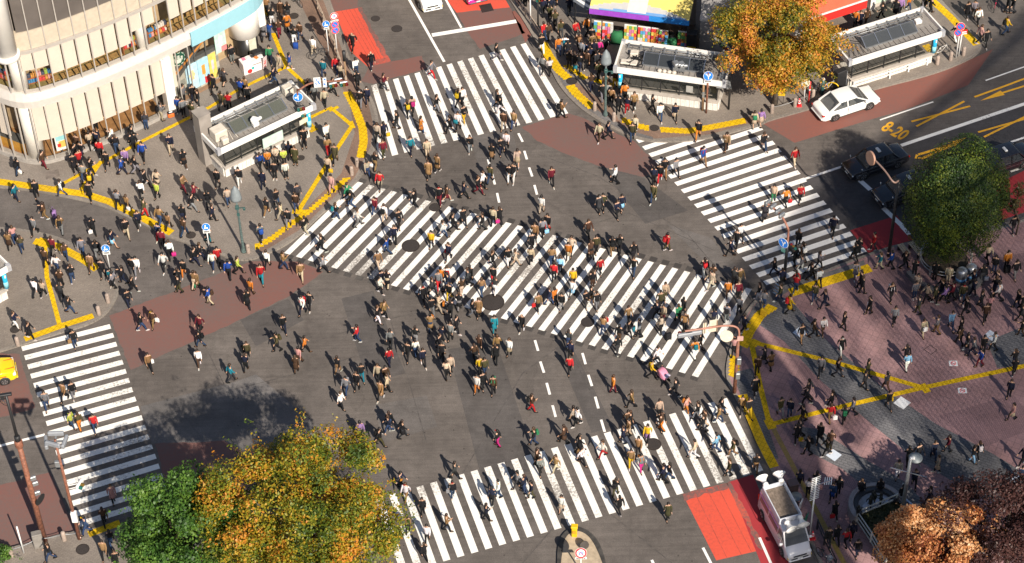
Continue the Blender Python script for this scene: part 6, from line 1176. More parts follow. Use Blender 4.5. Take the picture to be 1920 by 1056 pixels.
L_GR = leaf_mat('fresh_green_leaves', [(.022, .055, .010), (.045, .11, .016), (.075, .16, .022), (.12, .21, .03)], scale=1.2)
L_DK = leaf_mat('dense_dark_leaves', [(.014, .034, .010), (.03, .064, .012), (.058, .10, .016), (.17, .20, .02)], scale=.9, rnd_=.5)
L_CO = leaf_mat('copper_leaves', [(.20, .05, .02), (.48, .18, .06), (.66, .34, .14), (.72, .46, .26)])
L_PU = leaf_mat('purple_leaves', [(.035, .014, .013), (.07, .028, .025), (.11, .05, .04)])
def off(base, x, y, z): p = G(x, y, z); return p.x-base.x, p.y-base.y
b = G(1452, 196, ZP); ox, oy = off(b, 1462, 78, 6.2); tree('street_tree', 'orange and green autumn tree in front of the grey building', b, 0, (ox, oy, 6.2, 4.8, 4.6, 3.7), 50000, .18, L_OR2, 11, nblob=100, blob_r=.20, twigs=40)
b = G(1775, 494, ZP); ox, oy = off(b, 1789, 376, 6.3); tree('clipped_tree', 'dense round dark green tree inside the metal guard', b, 0, (ox*.5, oy*.5, 6.1, 3.6, 3.45, 5.2), 86000, .125, L_DK, 5, tight=1, nblob=90, blob_r=.34, squash=1, trunk_r=.28, twigs=0)
b = G(330, 1085, ZP); ox, oy = off(b, 335, 985, 8); tree('street_tree', 'bright green tree at the bottom left corner, left of the orange tree', b, 0, (ox, oy, 7.6, 3.8, 3.7, 3.7), 38000, .19, L_GR, 3, nblob=62, blob_r=.27, trunk_r=.25)
b = G(585, 1090, ZP); ox, oy = off(b, 562, 955, 9.5); tree('street_tree', 'large orange and yellow-green tree at the bottom edge', b, 0, (ox, oy, 9.0, 6.1, 5.7, 5.1), 84000, .18, L_OR, 8, nblob=140, blob_r=.175, trunk_r=.32, twigs=80)
b = G(1748, 1075, .5); ox, oy = off(b, 1752, 1012, 5); tree('street_tree', 'sunlit copper orange tree at the bottom right', b, 0, (ox, oy, 4.6, 3.3, 2.6, 2.2), 26000, .19, L_CO, 21, nblob=66, blob_r=.24, trunk_r=.2)
b = G(1880, 1085, .5); ox, oy = off(b, 1872, 985, 5); tree('street_tree', 'dark purple-leaved tree in the bottom right corner', b, 0, (ox, oy, 5.0, 4.2, 3.6, 3.0), 26000, .18, L_PU, 23, nblob=75, blob_r=.23, trunk_r=.2)
b = G(1905, 440, ZP); ox, oy = off(b, 1893, 362, 4.5); tree('young_tree', 'thin sparse young tree right of the dense round tree', b, 0, (ox, oy, 4.2, 1.3, 1.2, 1.9), 1500, .2, leaf_mat('thin_olive_leaves', [(.05, .06, .02), (.12, .09, .03)]), 31, nblob=16, blob_r=.34, trunk_r=.07, twigs=6)
# low planting in the bed, and a shrub at the bottom left
rr = random.Random(4); V = []; F = []; xs = [p.x for p in BED]; ys = [p.y for p in BED]
def inside(p, P):
    c = False; j = len(P)-1
    for i in range(len(P)):
        if (P[i].y > p[1]) != (P[j].y > p[1]) and p[0] < (P[j].x-P[i].x)*(p[1]-P[i].y)/(P[j].y-P[i].y)+P[i].x: c = not c
        j = i
    return c
while len(F) < 9000:
    p = (rr.uniform(min(xs), max(xs)), rr.uniform(min(ys), max(ys)))
    if not inside(p, BED): continue
    q = Vector((p[0], p[1], .5+rr.random()*.3*(.6+.4*math.sin(p[0]*3)*math.sin(p[1]*3)))); a = rr.random()*6.28; u = Vector((math.cos(a), math.sin(a), rr.uniform(-.5, .5)))*.08; w = Vector((-math.sin(a), math.cos(a), rr.uniform(-.5, .5)))*.06; o = len(V); V += [q-u, q+w, q+u, q-w]; F.append((o, o+1, o+2, o+3))
me = bpy.data.meshes.new('ground_cover'); me.from_pydata([tuple(v) for v in V], [], F); me.materials.append(leaf_mat('ground_cover_leaves', [(.025, .03, .01), (.05, .055, .016), (.09, .075, .03)], scale=2)); o = bpy.data.objects.new('ground_cover', me); C.objects.link(o); tag(o, 'dark green ground cover in the railed planting bed', 'plants', kind='stuff')
b = G(6, 1050, ZP); tree('shrub', 'small green shrub at the bottom left edge', b, 0, (0, 0, .6, .7, .6, .6), 1600, .12, L_GR, 41, nblob=14, blob_r=.4, trunk_r=.05, twigs=3)
# ------------------------------------------------ unseen slatted screen added beyond the right edge to shade and dapple the square
SL = mat('shade_screen_grey', (.30, .29, .28), .7)
def shade_screen(name, a, b, H, label, pitch=.34, patches=(), gaps=(), dark=(), base=.36):
    """added screen of upright slats that lets part of the sun through; a patch is a place where the slats are thinner"""
    a, b = Vector((*a, 0)), Vector((*b, 0)); d = (b-a); L = d.length; d.normalize(); t = thing(name, label, 'building', a, math.atan2(d.y, d.x)); n = int(L/pitch); m = MB(); dz = 1.5
    for k in range(n):
        x = (k+.5)*pitch; z = 0
        while z < H-.01:
            zc = z+dz/2; o_ = base+sum(A*math.exp(-((x-px)/sx)**2-((zc-pz)/sz)**2) for px, pz, sx, sz, A in patches)
            if any(g[0] < x < g[1] and g[2] < zc < g[3] for g in dark): o_ = .2
            if any(g[0] < x < g[1] and g[2] < zc < g[3] for g in gaps): z += dz; continue
            w = pitch*(1-min(.9, o_)); m.box((x, 0, zc), (w, .04, dz)); z += dz
    m.build('screen_slats', SL, t); m = MB(); m.box((L/2, -.3, H+.05), (L, .5, .1)); m.build('screen_top_bar', SL, t); return t
# ================================================================ people
# per view: origin in the photo, then x, y (quarter pixels), colours of top and bottom, heading on the keypad, extras
PP = {
(0, 0): "645,985,uc,2,z;725,975,wk,2,z;690,1105,vk,2,hr;735,1110,uk,2;855,1090,wk,4,H;1000,1075,kk,6;1100,970,dj,8,z;1215,905,gc,9,zbk;1345,850,bd,2,z;1385,770,gk,6,z;1380,870,gk,2,z;1445,900,vc,8,z;1455,765,kk,2,z;1495,800,kd,4,z;1610,690,kk,2,cgy;1685,640,dk,9,s;1745,470,kk,2,z;1665,820,vk,8;1722,825,rk,8;1810,730,bk,8;1845,710,tk,8;1865,770,kk,2",
(480, 0): "40,120,ok,8;85,110,tk,8;60,215,kk,8;125,195,kw,8;190,125,nn,2,cf;245,150,kk,8;240,230,ok,8,c;180,280,nm,8;105,295,bj,8;65,305,gk,8,c;10,270,kk,8;335,295,nj,2,f;290,330,kw,8,xb;435,412,wc,9;110,475,eu,2;180,530,cc,2,c;255,520,bg,6,s;140,640,uj,6;510,575,aj,2;605,560,rj,8;640,605,ck,8;755,565,wj,8;730,375,kk,2,H;870,520,kk,8,Hbk;960,675,md,6;765,665,kk,8,bk;785,803,kk,2,hw;838,775,uu,2,hw;400,725,kk,8;445,760,gk,8;520,795,ck,2;580,710,kk,6;1320,585,gr,6;1805,455,kg,6;1358,840,kg,6;1520,800,kk,8,by;1550,782,wk,2;1560,918,ky,2;1810,810,dk,9;1178,862,ck,8,bh;1140,880,kk,8,by;1062,965,kd,4;1240,1000,oj,6,c;1460,1003,kk,4;1520,972,wk,2,ga;915,1060,ck,8;965,1045,uk,8,gy;535,1060,wk,2;370,1085,kk,2;1858,972,nc,2;1838,850,kw,4",
(960, 0): "235,120,uk,8;250,60,jk,8;295,110,uk,8;320,60,ok,8;285,165,vk,8;240,300,rj,8;325,215,vk,8;368,285,vd,8;275,300,nk,8;475,290,rk,2;500,372,nk,8,bt;600,330,kk,2;605,380,tc,2;350,410,oj,8;400,405,wj,8,ba;565,265,ok,9;222,395,kw,2;228,555,gk,8;285,565,wk,8;652,430,hk,8;705,400,dk,8;585,480,uk,8;640,520,dk,8;505,540,kk,8,ga;430,510,kk,8;470,520,kk,8;595,682,nu,8;650,600,vk,8;680,757,kg,2;745,790,tk,8;770,660,ny,8;795,852,kk,8;845,760,ok,8;862,850,ur,8;915,825,tk,2,gk;1050,835,kk,6;1110,902,wj,2;1222,902,uc,2,s;780,600,uk,8;735,590,uk,8;370,888,tk,6,bk;655,1052,cn,2;720,1045,uk,6;920,1000,ck,8;900,1055,vj,2;1395,1037,ko,2;1815,957,cc,8,sbe;1865,947,qc,8,s;15,962,tj,2;1608,1122,cn,2;1885,1122,kj,2;1185,335,kk,2;1260,345,kk,8;100,70,nk,8;60,40,kk,8;430,110,uk,8;545,440,jk,8;615,440,uk,8;420,440,kk,8;560,520,nk,8;690,520,uk,8;520,440,gk,8;700,690,nk,8;720,760,gk,8;820,730,kk,8",
(1440, 0): "685,205,uk,2,c;735,190,nn,8;650,205,ok,8;855,145,kk,4;950,130,kk,9,c;985,110,qk,2;1050,82,oj,6;1165,72,kk,2,c;1210,108,kk,6;1490,135,kk,2;1540,122,gk,2;1570,185,wk,2,bo;1778,257,yj,6,bk;1585,325,pk,6;1630,347,kk,2;1400,312,kw,8;1830,100,kk,4;1790,100,kk,6",
(0, 264): "145,262,kj,8,bkgw;335,205,nm,6;590,80,nc,2;685,65,ck,8;735,50,uk,8;565,232,kk,2;605,200,rk,2;635,300,gj,2;690,255,kk,6;690,360,kk,8,by;680,442,kk,2,c;760,130,rk,8;810,207,kk,2,s;880,90,kj,8;920,257,bu,6,hw;950,188,qk,2;1020,242,kg,6;1010,75,kk,8;1080,145,bk,2;1285,87,uc,2;1387,205,kn,8,c;1095,345,kw,6,s;1185,345,ck,8,cf;1185,430,lk,2;1380,385,tm,6;1638,347,kk,2;1800,332,kw,2;1715,478,cj,2;1565,500,kd,8,bk;1450,527,kg,6;1465,455,mk,6;1600,600,uk,6;1065,430,wk,8;890,505,gk,8;960,530,tk,8,gw;1090,568,vr,6;1045,652,uk,2;1205,632,tj,8;1268,667,tk,8;1378,617,kk,8;1387,717,nj,8;1197,747,jr,2;1222,802,mk,8;1282,885,wk,8,gh;955,722,kc,2;850,797,us,6,s;707,705,kk,8,gw;125,450,au,6;280,422,kk,2,gk;470,415,wj,4,bk;345,587,nt,4,xq;465,697,tg,8,bk;268,700,gk,2,gk;78,812,tn,8,s;115,767,pj,8;172,837,vj,8;350,945,nk,8;405,855,mk,8;435,985,wj,8;500,892,nj,8;550,1062,kj,8;465,1105,nk,8;625,857,gj,2,f;735,882,kg,8;692,977,tn,2;778,1022,kk,2;845,1082,ak,2;1035,1002,wg,2;1237,972,wk,2;1385,1017,ko,2;1468,932,kk,6;1508,902,kk,6;1602,957,wj,2;1642,932,rk,2;1790,997,lk,6;1722,1032,bk,8;1562,762,ka,6;1345,1092,kk,8;1480,1102,te,2,c;935,1068,kk,4;620,130,kk,2;575,150,kk,6;1000,1000,kk,2",
(480, 264): "95,197,oj,2,z;155,172,ck,2,z;40,222,bk,8;55,360,uu,8;145,287,kk,2,z;215,182,lk,2,z;228,282,wk,2,z;300,177,vv,2,cz;255,140,uk,8;362,42,kk,2;545,107,tr,8;598,162,vk,2,c;545,252,ck,8,gy;572,387,pp,2;318,452,dk,2;305,522,nj,2;160,490,kj,2;85,562,kt,8;195,592,cc,4;247,642,kk,2;45,762,gk,8,bb;378,702,kc,4;690,452,ek,6;720,502,kj,4;602,592,kj,6,ba;500,837,kk,4;767,642,wg,6;895,547,mj,2,bm;965,607,wc,8,bk;1075,647,kk,2;1042,767,uk,2;992,847,bj,4,bk;920,952,tc,2,hw;507,992,gk,6;342,1042,tc,2;210,967,tj,6;88,957,wk,8;45,1062,ra,2;840,272,cj,8;897,217,kt,8,gw;932,357,rc,2,s;957,122,mv,2;1162,97,au,2;1287,122,cc,2;1297,282,tk,2,c;1362,237,tk,8,c;1607,82,kk,2;1197,502,kk,4;1377,472,km,2,hr;1432,457,nm,6,s;1560,437,uk,6;1668,402,km,6;1702,357,wk,6;1757,317,vj,8;1770,152,kt,8,s;1837,102,kk,2;1880,62,wk,2;1902,302,kw,2;1402,727,wj,6;1478,677,kk,6;1558,632,kk,2,c;1317,797,yk,2;1447,892,uk,2,gr;1777,947,kk,6;1705,667,kk,4;1780,637,ck,8;1830,627,kk,8,gh;1607,1067,kk,8;1390,1082,ok,8,ho;1437,1072,wk,8,br;1895,932,kw,2;950,1092,uw,2;1782,1072,kr,2",
(960, 264): "42,192,cc,8,s;12,302,kw,2;297,332,mk,2;777,322,wk,4;222,542,wc,8;1062,327,uk,8;1107,307,kr,2;1142,267,kt,2;1227,262,gk,2;1432,177,bt,2,hwbr;1602,72,tk,2;1887,67,kj,2;652,537,dk,2,hw;682,517,vk,2;787,577,uk,2;822,527,us,2,s;1060,457,vj,2,c;1162,827,rv,6,br;268,682,kr,2;172,747,tk,2;232,722,gk,8,gs;152,822,kk,2;142,922,ck,8;25,942,cc,6;422,887,oc,2,s;447,852,ck,2;572,722,nk,2;592,882,nk,8,c;632,837,vk,2;752,852,kt,8,bk;808,832,kk,8,bk;912,902,kk,8;912,1007,kj,2;662,1002,rk,2;300,937,tj,8;362,997,sk,8;315,1052,rk,8;1638,867,uk,4;1682,797,kk,2;1712,747,wk,2;1890,602,dk,9;1442,1012,kw,8,br;1502,1072,nc,8;1662,1092,dk,8;1707,1082,tc,2,H;457,1092,yk,2;607,1092,uk,8",
(1440, 264): "197,187,rc,2;40,452,ce,2;130,487,ok,8,gr;237,457,rk,2;482,702,uk,2,gg;222,792,kk,8;790,822,rd,4,gj;837,962,ac,4;922,957,bk,4;1017,957,kk,6;1092,1022,kk,8,gr;1247,1042,kk,8,z;1347,1062,cc,2,z;200,932,kk,8;255,902,nk,8,bw;378,957,gk,6,p;250,987,gw,4;318,1042,kk,6;45,1007,kk,4;645,902,kk,8,bk;672,862,kk,8;652,1032,gg,2,cbk;205,1102,rj,8;382,1092,wk,8;100,1092,uk,8;692,1102,kk,4;1112,1132,cj,2;1602,1062,kk,8,gw;1692,987,kj,2,z;1782,962,ok,2,z;1642,912,ck,8;1847,1032,kg,2,xk;1832,692,kk,2;1707,1102,uk,4;1532,1102,uk,4",
(0, 528): "275,112,wk,8;332,117,ck,8;122,352,uw,6;232,432,kk,6;468,140,dk,8;530,237,kj,6;567,492,kj,2,gt;970,187,kk,2;1067,372,kj,6;1155,337,nt,2,hygw;1580,172,bc,4,bn;1352,82,kv,4;1465,52,tc,8;1862,202,kk,8;1887,107,on,8;1510,382,mk,2;1510,492,kj,4,bk;1497,632,wn,2;1127,667,tk,2,gw;1737,752,ad,6;1847,672,uk,8;1862,577,vk,2,xk;357,957,gj,2;492,892,tk,2;557,877,kk,2;545,1100,lj,6;607,1112,vo,8;717,1122,rj,2;1002,82,kk,6;860,47,gk,4",
(480, 528): "355,242,wu,2,br;408,207,kk,2;212,380,ku,2;167,522,vk,4,bv;372,532,ok,6;305,684,nn,8,c;327,622,pn,8;767,452,rj,4;917,317,kw,6;970,275,tk,6,bt;932,90,wk,6;988,47,kc,8;1012,492,gk,8,gk;1200,472,kk,8;1142,587,kk,2;1005,634,ru,8;1202,562,wj,8;1257,632,uk,2;617,692,kt,8;797,742,ka,2;762,812,kk,2;682,842,gj,2,bg;920,747,ck,2;977,767,nk,2;987,827,ck,6;940,882,tk,2,c;642,957,wk,6;1005,1102,kj,8;1312,377,tj,8,cgo;1462,437,gk,2;1507,392,kk,6;1392,462,uk,8;1397,592,kk,2;1382,522,kk,6;1462,687,ck,2;1432,727,ck,8;1642,602,nk,8;1675,532,nk,8;1797,612,kk,8;1812,542,tk,8;1902,552,wc,2,s;1790,382,aa,2,c;1717,702,vj,2;1660,832,wo,2;1702,807,kk,2;1782,842,nk,2,be;1682,692,yk,2;1627,267,kg,6;1672,264,tk,2,c;1527,217,kk,8,c;1462,267,kk,8,bk;1257,162,kk,2,hr;1322,252,kk,2;1372,237,cc,6,go;1372,57,gr,2;1697,107,tj,8;1792,97,dw,8;1545,107,nc,8,f;1452,142,ky,2;1592,37,dk,4;1322,102,dk,6;1442,62,uj,4",
(960, 528): "75,372,kd,2,cH;197,222,tk,2,gr;277,177,uj,6;372,214,kk,2;322,177,ok,8;452,112,ws,2,s;552,192,kk,2;637,207,kk,2;592,162,kt,6;605,62,kn,8;1147,137,cv,2,f;1112,207,vk,2;1282,247,kk,8,s;1247,312,ek,8;1292,367,tk,2;1087,282,uk,4;1132,302,cm,2;1117,397,ck,8,xk;682,397,tj,8,gr;872,307,tk,2;877,417,kk,6,ga;955,417,gk,4;792,552,kd,8;802,462,kn,8;425,492,dj,8;437,582,uk,8;432,684,rk,2;1042,722,yk,6;1087,622,wk,6;1227,862,kk,4;757,837,om,6;897,947,tk,4;147,977,nr,6,bk;457,1062,ck,6;492,1082,wk,4;1102,1012,ck,2;1117,1102,kk,2;1307,987,po,6,bo;1392,1032,kw,4;1547,1062,tj,6;1567,1002,kj,6;1722,987,tk,2;1772,1012,ky,2;1822,852,kd,2,c;1837,692,nk,2;1662,557,pk,8;1892,612,dd,4;1732,382,uk,6;1700,247,gk,8;1607,302,gg,8,bk;1510,332,ud,8;1367,572,ow,8,ba;1412,502,kn,6;1492,57,cc,4;1615,117,on,2;1692,132,mk,2;1852,142,kw,4;1887,202,gj,8,xy;1442,1092,nc,4;867,1102,nk,2;890,1100,kk,4",
(1440, 528): "90,152,vj,4;205,82,rj,8;157,237,yk,6,cbr;345,147,vj,2;422,197,uu,4;700,92,kk,6;917,147,kk,2,bw;757,242,kn,4,gw;942,317,gk,2;562,362,kk,6;247,452,kt,2;337,417,nk,6;407,397,wn,2;545,542,kw,2,hw;392,697,gk,2;517,714,kd,6,hm;742,707,vk,6,s;717,807,dk,6;882,822,dn,8;900,950,kk,2,gy;1037,670,sw,8;1030,602,kk,8;1157,407,cc,2,cgw;1265,392,gt,4;1367,355,sj,2;1432,477,nk,8;1440,402,kk,4;1482,522,kk,6,c;1532,557,gu,4;1587,637,bm,4;1607,532,kk,2;1687,517,wk,4;1840,642,kk,8;1840,704,kk,8;1805,864,uk,2;1827,1035,pc,4,s;90,1007,vg,2;160,1010,uj,2;290,922,dk,4;300,872,dd,4;255,1062,kn,4;462,1052,rt,8,gw;475,952,kk,4;567,1062,dk,8,be;632,1002,gk,4;20,662,tk,8,c;1095,127,gj,2,z;1125,242,dv,4;1187,152,ck,4;1242,167,vk,6;1295,112,kk,4;1322,157,qk,4;1377,137,mk,4;1452,152,vj,2,hr;1530,112,uu,6;1477,252,kk,4;1590,192,dk,6;1622,302,nk,2;1722,142,wk,4;1697,92,kk,8;1865,192,kk,4;1887,302,dk,6;1897,407,kn,4;1652,232,pk,8;1905,230,kk,8",
(0, 792): "852,598,pk,2,c;657,837,jj,4,hy;790,772,nk,8;840,932,kj,8;790,1017,tk,2;387,1037,kj,4;882,1092,kk,2",
(480, 792): "932,177,kv,6,bk;1000,77,uj,4;1102,117,kd,6,c;1817,182,kh,4,hr;1090,502,uk,6;1130,582,wt,2,hr;1252,689,kk,2;1432,817,tk,6;1287,892,wk,2;1267,1029,kk,8;1140,832,tk,8;1492,427,dk,6;1477,562,kj,2,hrgg;1822,562,wj,4;1772,612,uk,8;1727,737,uk,6;790,132,qk,8",
(960, 792): "167,170,kj,4,be;392,157,nk,4,c;45,492,gd,4;147,567,uv,4;95,532,uj,4;372,668,wc,2,s;807,684,kk,8;775,552,kv,8,bk;1167,727,vk,2,c;1137,450,uk,4;1180,432,kj,4;1367,267,cw,4;1532,217,sj,4;1657,252,vt,4,bk;1627,402,vk,4;1827,374,kt,8;522,317,wk,6,bt;505,222,kk,6;682,262,wr,4;332,372,tc,4;212,389,gk,2;187,332,nk,6;837,157,uu,4;875,102,tc,4;890,327,ty,2;967,367,gh,2,bo;947,242,tk,2;1015,142,yq,2,s;1122,62,no,4;1432,67,kd,4",
(1440, 792): "212,152,kk,8,gy;237,102,dk,4;385,140,kk,2,c;297,243,kk,4,bk;465,197,nk,2;440,250,vk,4;230,492,uk,8;297,552,wk,8;355,510,kk,8,gp;478,579,jb,2,s;522,550,kk,8;690,562,kk,8,z;832,552,kk,8,z;497,724,kk,8,gr;447,924,kd,2;512,912,kk,8;582,927,rk,8;625,882,uk,8;665,1002,kk,2;967,414,cw,2;1045,320,kk,8;1120,292,kk,2;1092,480,uk,2;1237,272,uj,2;1267,377,ck,4,c;1347,220,md,4;1527,304,ks,6;1572,270,kk,8,bw;1000,602,kk,8,zhw;1205,612,uk,4;1905,322,uk,4;1890,452,jn,2",
}
COL = dict(k=((.012, .012, .014), 'black'), d=((.038, .038, .042), 'dark grey'), g=((.19, .19, .20), 'grey'), w=((.74, .72, .70), 'white'), c=((.45, .36, .26), 'cream'), t=((.24, .14, .062), 'tan'), n=((.065, .034, .02), 'brown'), r=((.42, .018, .022), 'red'), m=((.14, .014, .025), 'maroon'), o=((.52, .17, .025), 'orange'), y=((.55, .34, .015), 'yellow'), l=((.45, .52, .08), 'lime'), e=((.03, .20, .09), 'green'), v=((.065, .057, .026), 'olive'), a=((.015, .17, .22), 'teal'), b=((.015, .055, .25), 'blue'), u=((.012, .015, .034), 'navy'), s=((.24, .48, .70), 'sky blue'), p=((.48, .25, .235), 'pink'), q=((.28, .16, .36), 'purple'), j=((.026, .048, .105), 'denim'), h=((.48, .025, .18), 'magenta'))
SKIN_M = objcol('skin', .6, .06); CLOTH = objcol('cloth', .85, .2); HAIRM = objcol('hair', .5, .25, .4); EYEM = mat('eye_dark', (.01, .01, .01), .4); HAIRC = [(.012, .009, .008), (.02, .012, .009), (.035, .018, .011), (.06, .03, .015)]
def pose(kind):
    J = {}; sg = -1 if kind == 1 else 1
    V_ = lambda x, y, z: Vector((x, y*sg, z))
    J['pel'] = Vector((0, 0, .92)); J['wai'] = Vector((.01, 0, 1.08)); J['che'] = Vector((.025, 0, 1.28)); J['nb'] = Vector((.02, 0, 1.44)); J['nk'] = Vector((.035, 0, 1.50)); J['hd'] = Vector((.05, 0, 1.585)); J['ht'] = Vector((.04, 0, 1.665))
    st = {0: .34, 1: .34, 2: .20, 5: .26}.get(kind, 0)
    if st:
        J['k1'], J['a1'], J['t1'] = V_(st*.62, -.085, .51), V_(st*.9, -.085, .10), V_(st*.9+.17, -.10, .04); J['k2'], J['a2'], J['t2'] = V_(-st*.06, .085, .49), V_(-st*1.0, .085, .10+st*.26), V_(-st*1.0+.12, .10, .04)
    else: J['k1'], J['a1'], J['t1'] = V_(.03, -.09, .49), V_(0, -.10, .09), V_(.17, -.12, .04); J['k2'], J['a2'], J['t2'] = V_(.02, .09, .49), V_(-.02, .10, .09), V_(.15, .13, .04)
    J['h1'], J['h2'] = V_(0, -.09, .90), V_(0, .09, .90); J['s1'], J['s2'] = V_(.02, -.185, 1.40), V_(.02, .185, 1.40)
    aw = st*.7
    J['e2'], J['w2'] = V_(aw*.45+.02, .235, 1.13), V_(aw*1.05+.06, .22, .90+st*.1); J['e1'], J['w1'] = V_(-aw*.6, -.235, 1.13), V_(-aw*.8, -.24, .88)
    if kind in (4, 5): J['e1'], J['w1'] = V_(.08, -.22, 1.13), V_(.30, -.10, 1.24)
    if kind == 4: J['e2'], J['w2'] = V_(.06, .22, 1.14), V_(.26, .12, 1.16)
    return J
def skin_body(J):
    bm = bmesh.new(); sk = bm.verts.layers.skin.verify(); vs = {}
    def v(nm, p, r): q = bm.verts.new(p); q[sk].radius = r if isinstance(r, tuple) else (r, r); vs[nm] = q; return q
    def e(a, b): bm.edges.new((vs[a], vs[b]))
    for nm, r in (('pel', (.12, .10)), ('wai', (.11, .095)), ('che', (.13, .11)), ('nb', .07), ('nk', .05), ('hd', (.088, .075)), ('ht', .062), ('h1', .085), ('k1', .055), ('a1', .04), ('t1', .036), ('h2', .085), ('k2', .055), ('a2', .04), ('t2', .036), ('s1', .055), ('e1', .04), ('w1', .027), ('s2', .055), ('e2', .04), ('w2', .027)): v(nm, J[nm], r)
    vs['pel'][sk].use_root = True
    for a, b in (('pel', 'wai'), ('wai', 'che'), ('che', 'nb'), ('nb', 'nk'), ('nk', 'hd'), ('hd', 'ht'), ('pel', 'h1'), ('h1', 'k1'), ('k1', 'a1'), ('a1', 't1'), ('pel', 'h2'), ('h2', 'k2'), ('k2', 'a2'), ('a2', 't2'), ('nb', 's1'), ('s1', 'e1'), ('e1', 'w1'), ('nb', 's2'), ('s2', 'e2'), ('e2', 'w2')): e(a, b)
    for i in '12':
        d = (J['w'+i]-J['e'+i]).normalized(); sd_ = Vector((1, 0, 0)) if abs(d.x) < .8 else Vector((0, 0, 1)); sd_ = (sd_-d*sd_.dot(d)).normalized(); cu = d.cross(sd_)*(1 if i == '1' else -1)
        p = J['w'+i]+d*.075; v('p'+i, p, (.036, .018)); e('w'+i, 'p'+i)
        for k, (o, L) in enumerate(((-.030, .075), (-.010, .085), (.010, .080), (.028, .062))):
            a = v('f%s%da' % (i, k), p+d*.03+sd_*o, .0095); e('p'+i, 'f%s%da' % (i, k)); v('f%s%db' % (i, k), p+d*(.03+L*.55)+sd_*o+cu*.012, .0085); e('f%s%da' % (i, k), 'f%s%db' % (i, k)); v('f%s%dc' % (i, k), p+d*(.03+L*.8)+sd_*o+cu*.035, .007); e('f%s%db' % (i, k), 'f%s%dc' % (i, k))
        v('th%sa' % i, p-d*.035+sd_*.045+cu*.008, .011); e('w'+i, 'th%sa' % i); v('th%sb' % i, p+d*.015+sd_*.058+cu*.02, .009); e('th%sa' % i, 'th%sb' % i)
    v('nose', J['hd']+Vector((.10, 0, -.01)), .014); e('hd', 'nose')
    me = bpy.data.meshes.new('skel'); bm.to_mesh(me); bm.free(); o = bpy.data.objects.new('skel', me); C.objects.link(o)
    m = o.modifiers.new('skin', 'SKIN'); m.use_smooth_shade = True; s = o.modifiers.new('sub', 'SUBSURF'); s.levels = 1
    dg = bpy.context.evaluated_depsgraph_get(); r = bpy.data.meshes.new_from_object(o.evaluated_get(dg)); bpy.data.objects.remove(o)
    mb = MB(); mb.add([q.co.copy() for q in r.vertices], [tuple(f.vertices) for f in r.polygons], 0, True)
    h = J['hd']
    for s_ in (-1, 1): mb.ball(h+Vector((.078, s_*.033, .012)), (.012, .014, .010), 1, 6, 4); mb.ball(h+Vector((-.005, s_*.083, -.005)), (.02, .012, .032), 0, 6, 4)
    mb.ball(h+Vector((.078, 0, -.052)), (.010, .026, .008), 2, 6, 4)
    return mb
LIPM = mat('lips', (.30, .09, .08), .5)
def ell(c, rx, ry, n=12): return [c+Vector((rx*math.cos(2*math.pi*k/n), ry*math.sin(2*math.pi*k/n), 0)) for k in range(n)]
def mesh_of(mb, name, mats): o = mb.build(name, mats); me = o.data; bpy.data.objects.remove(o); return me
PO = {}
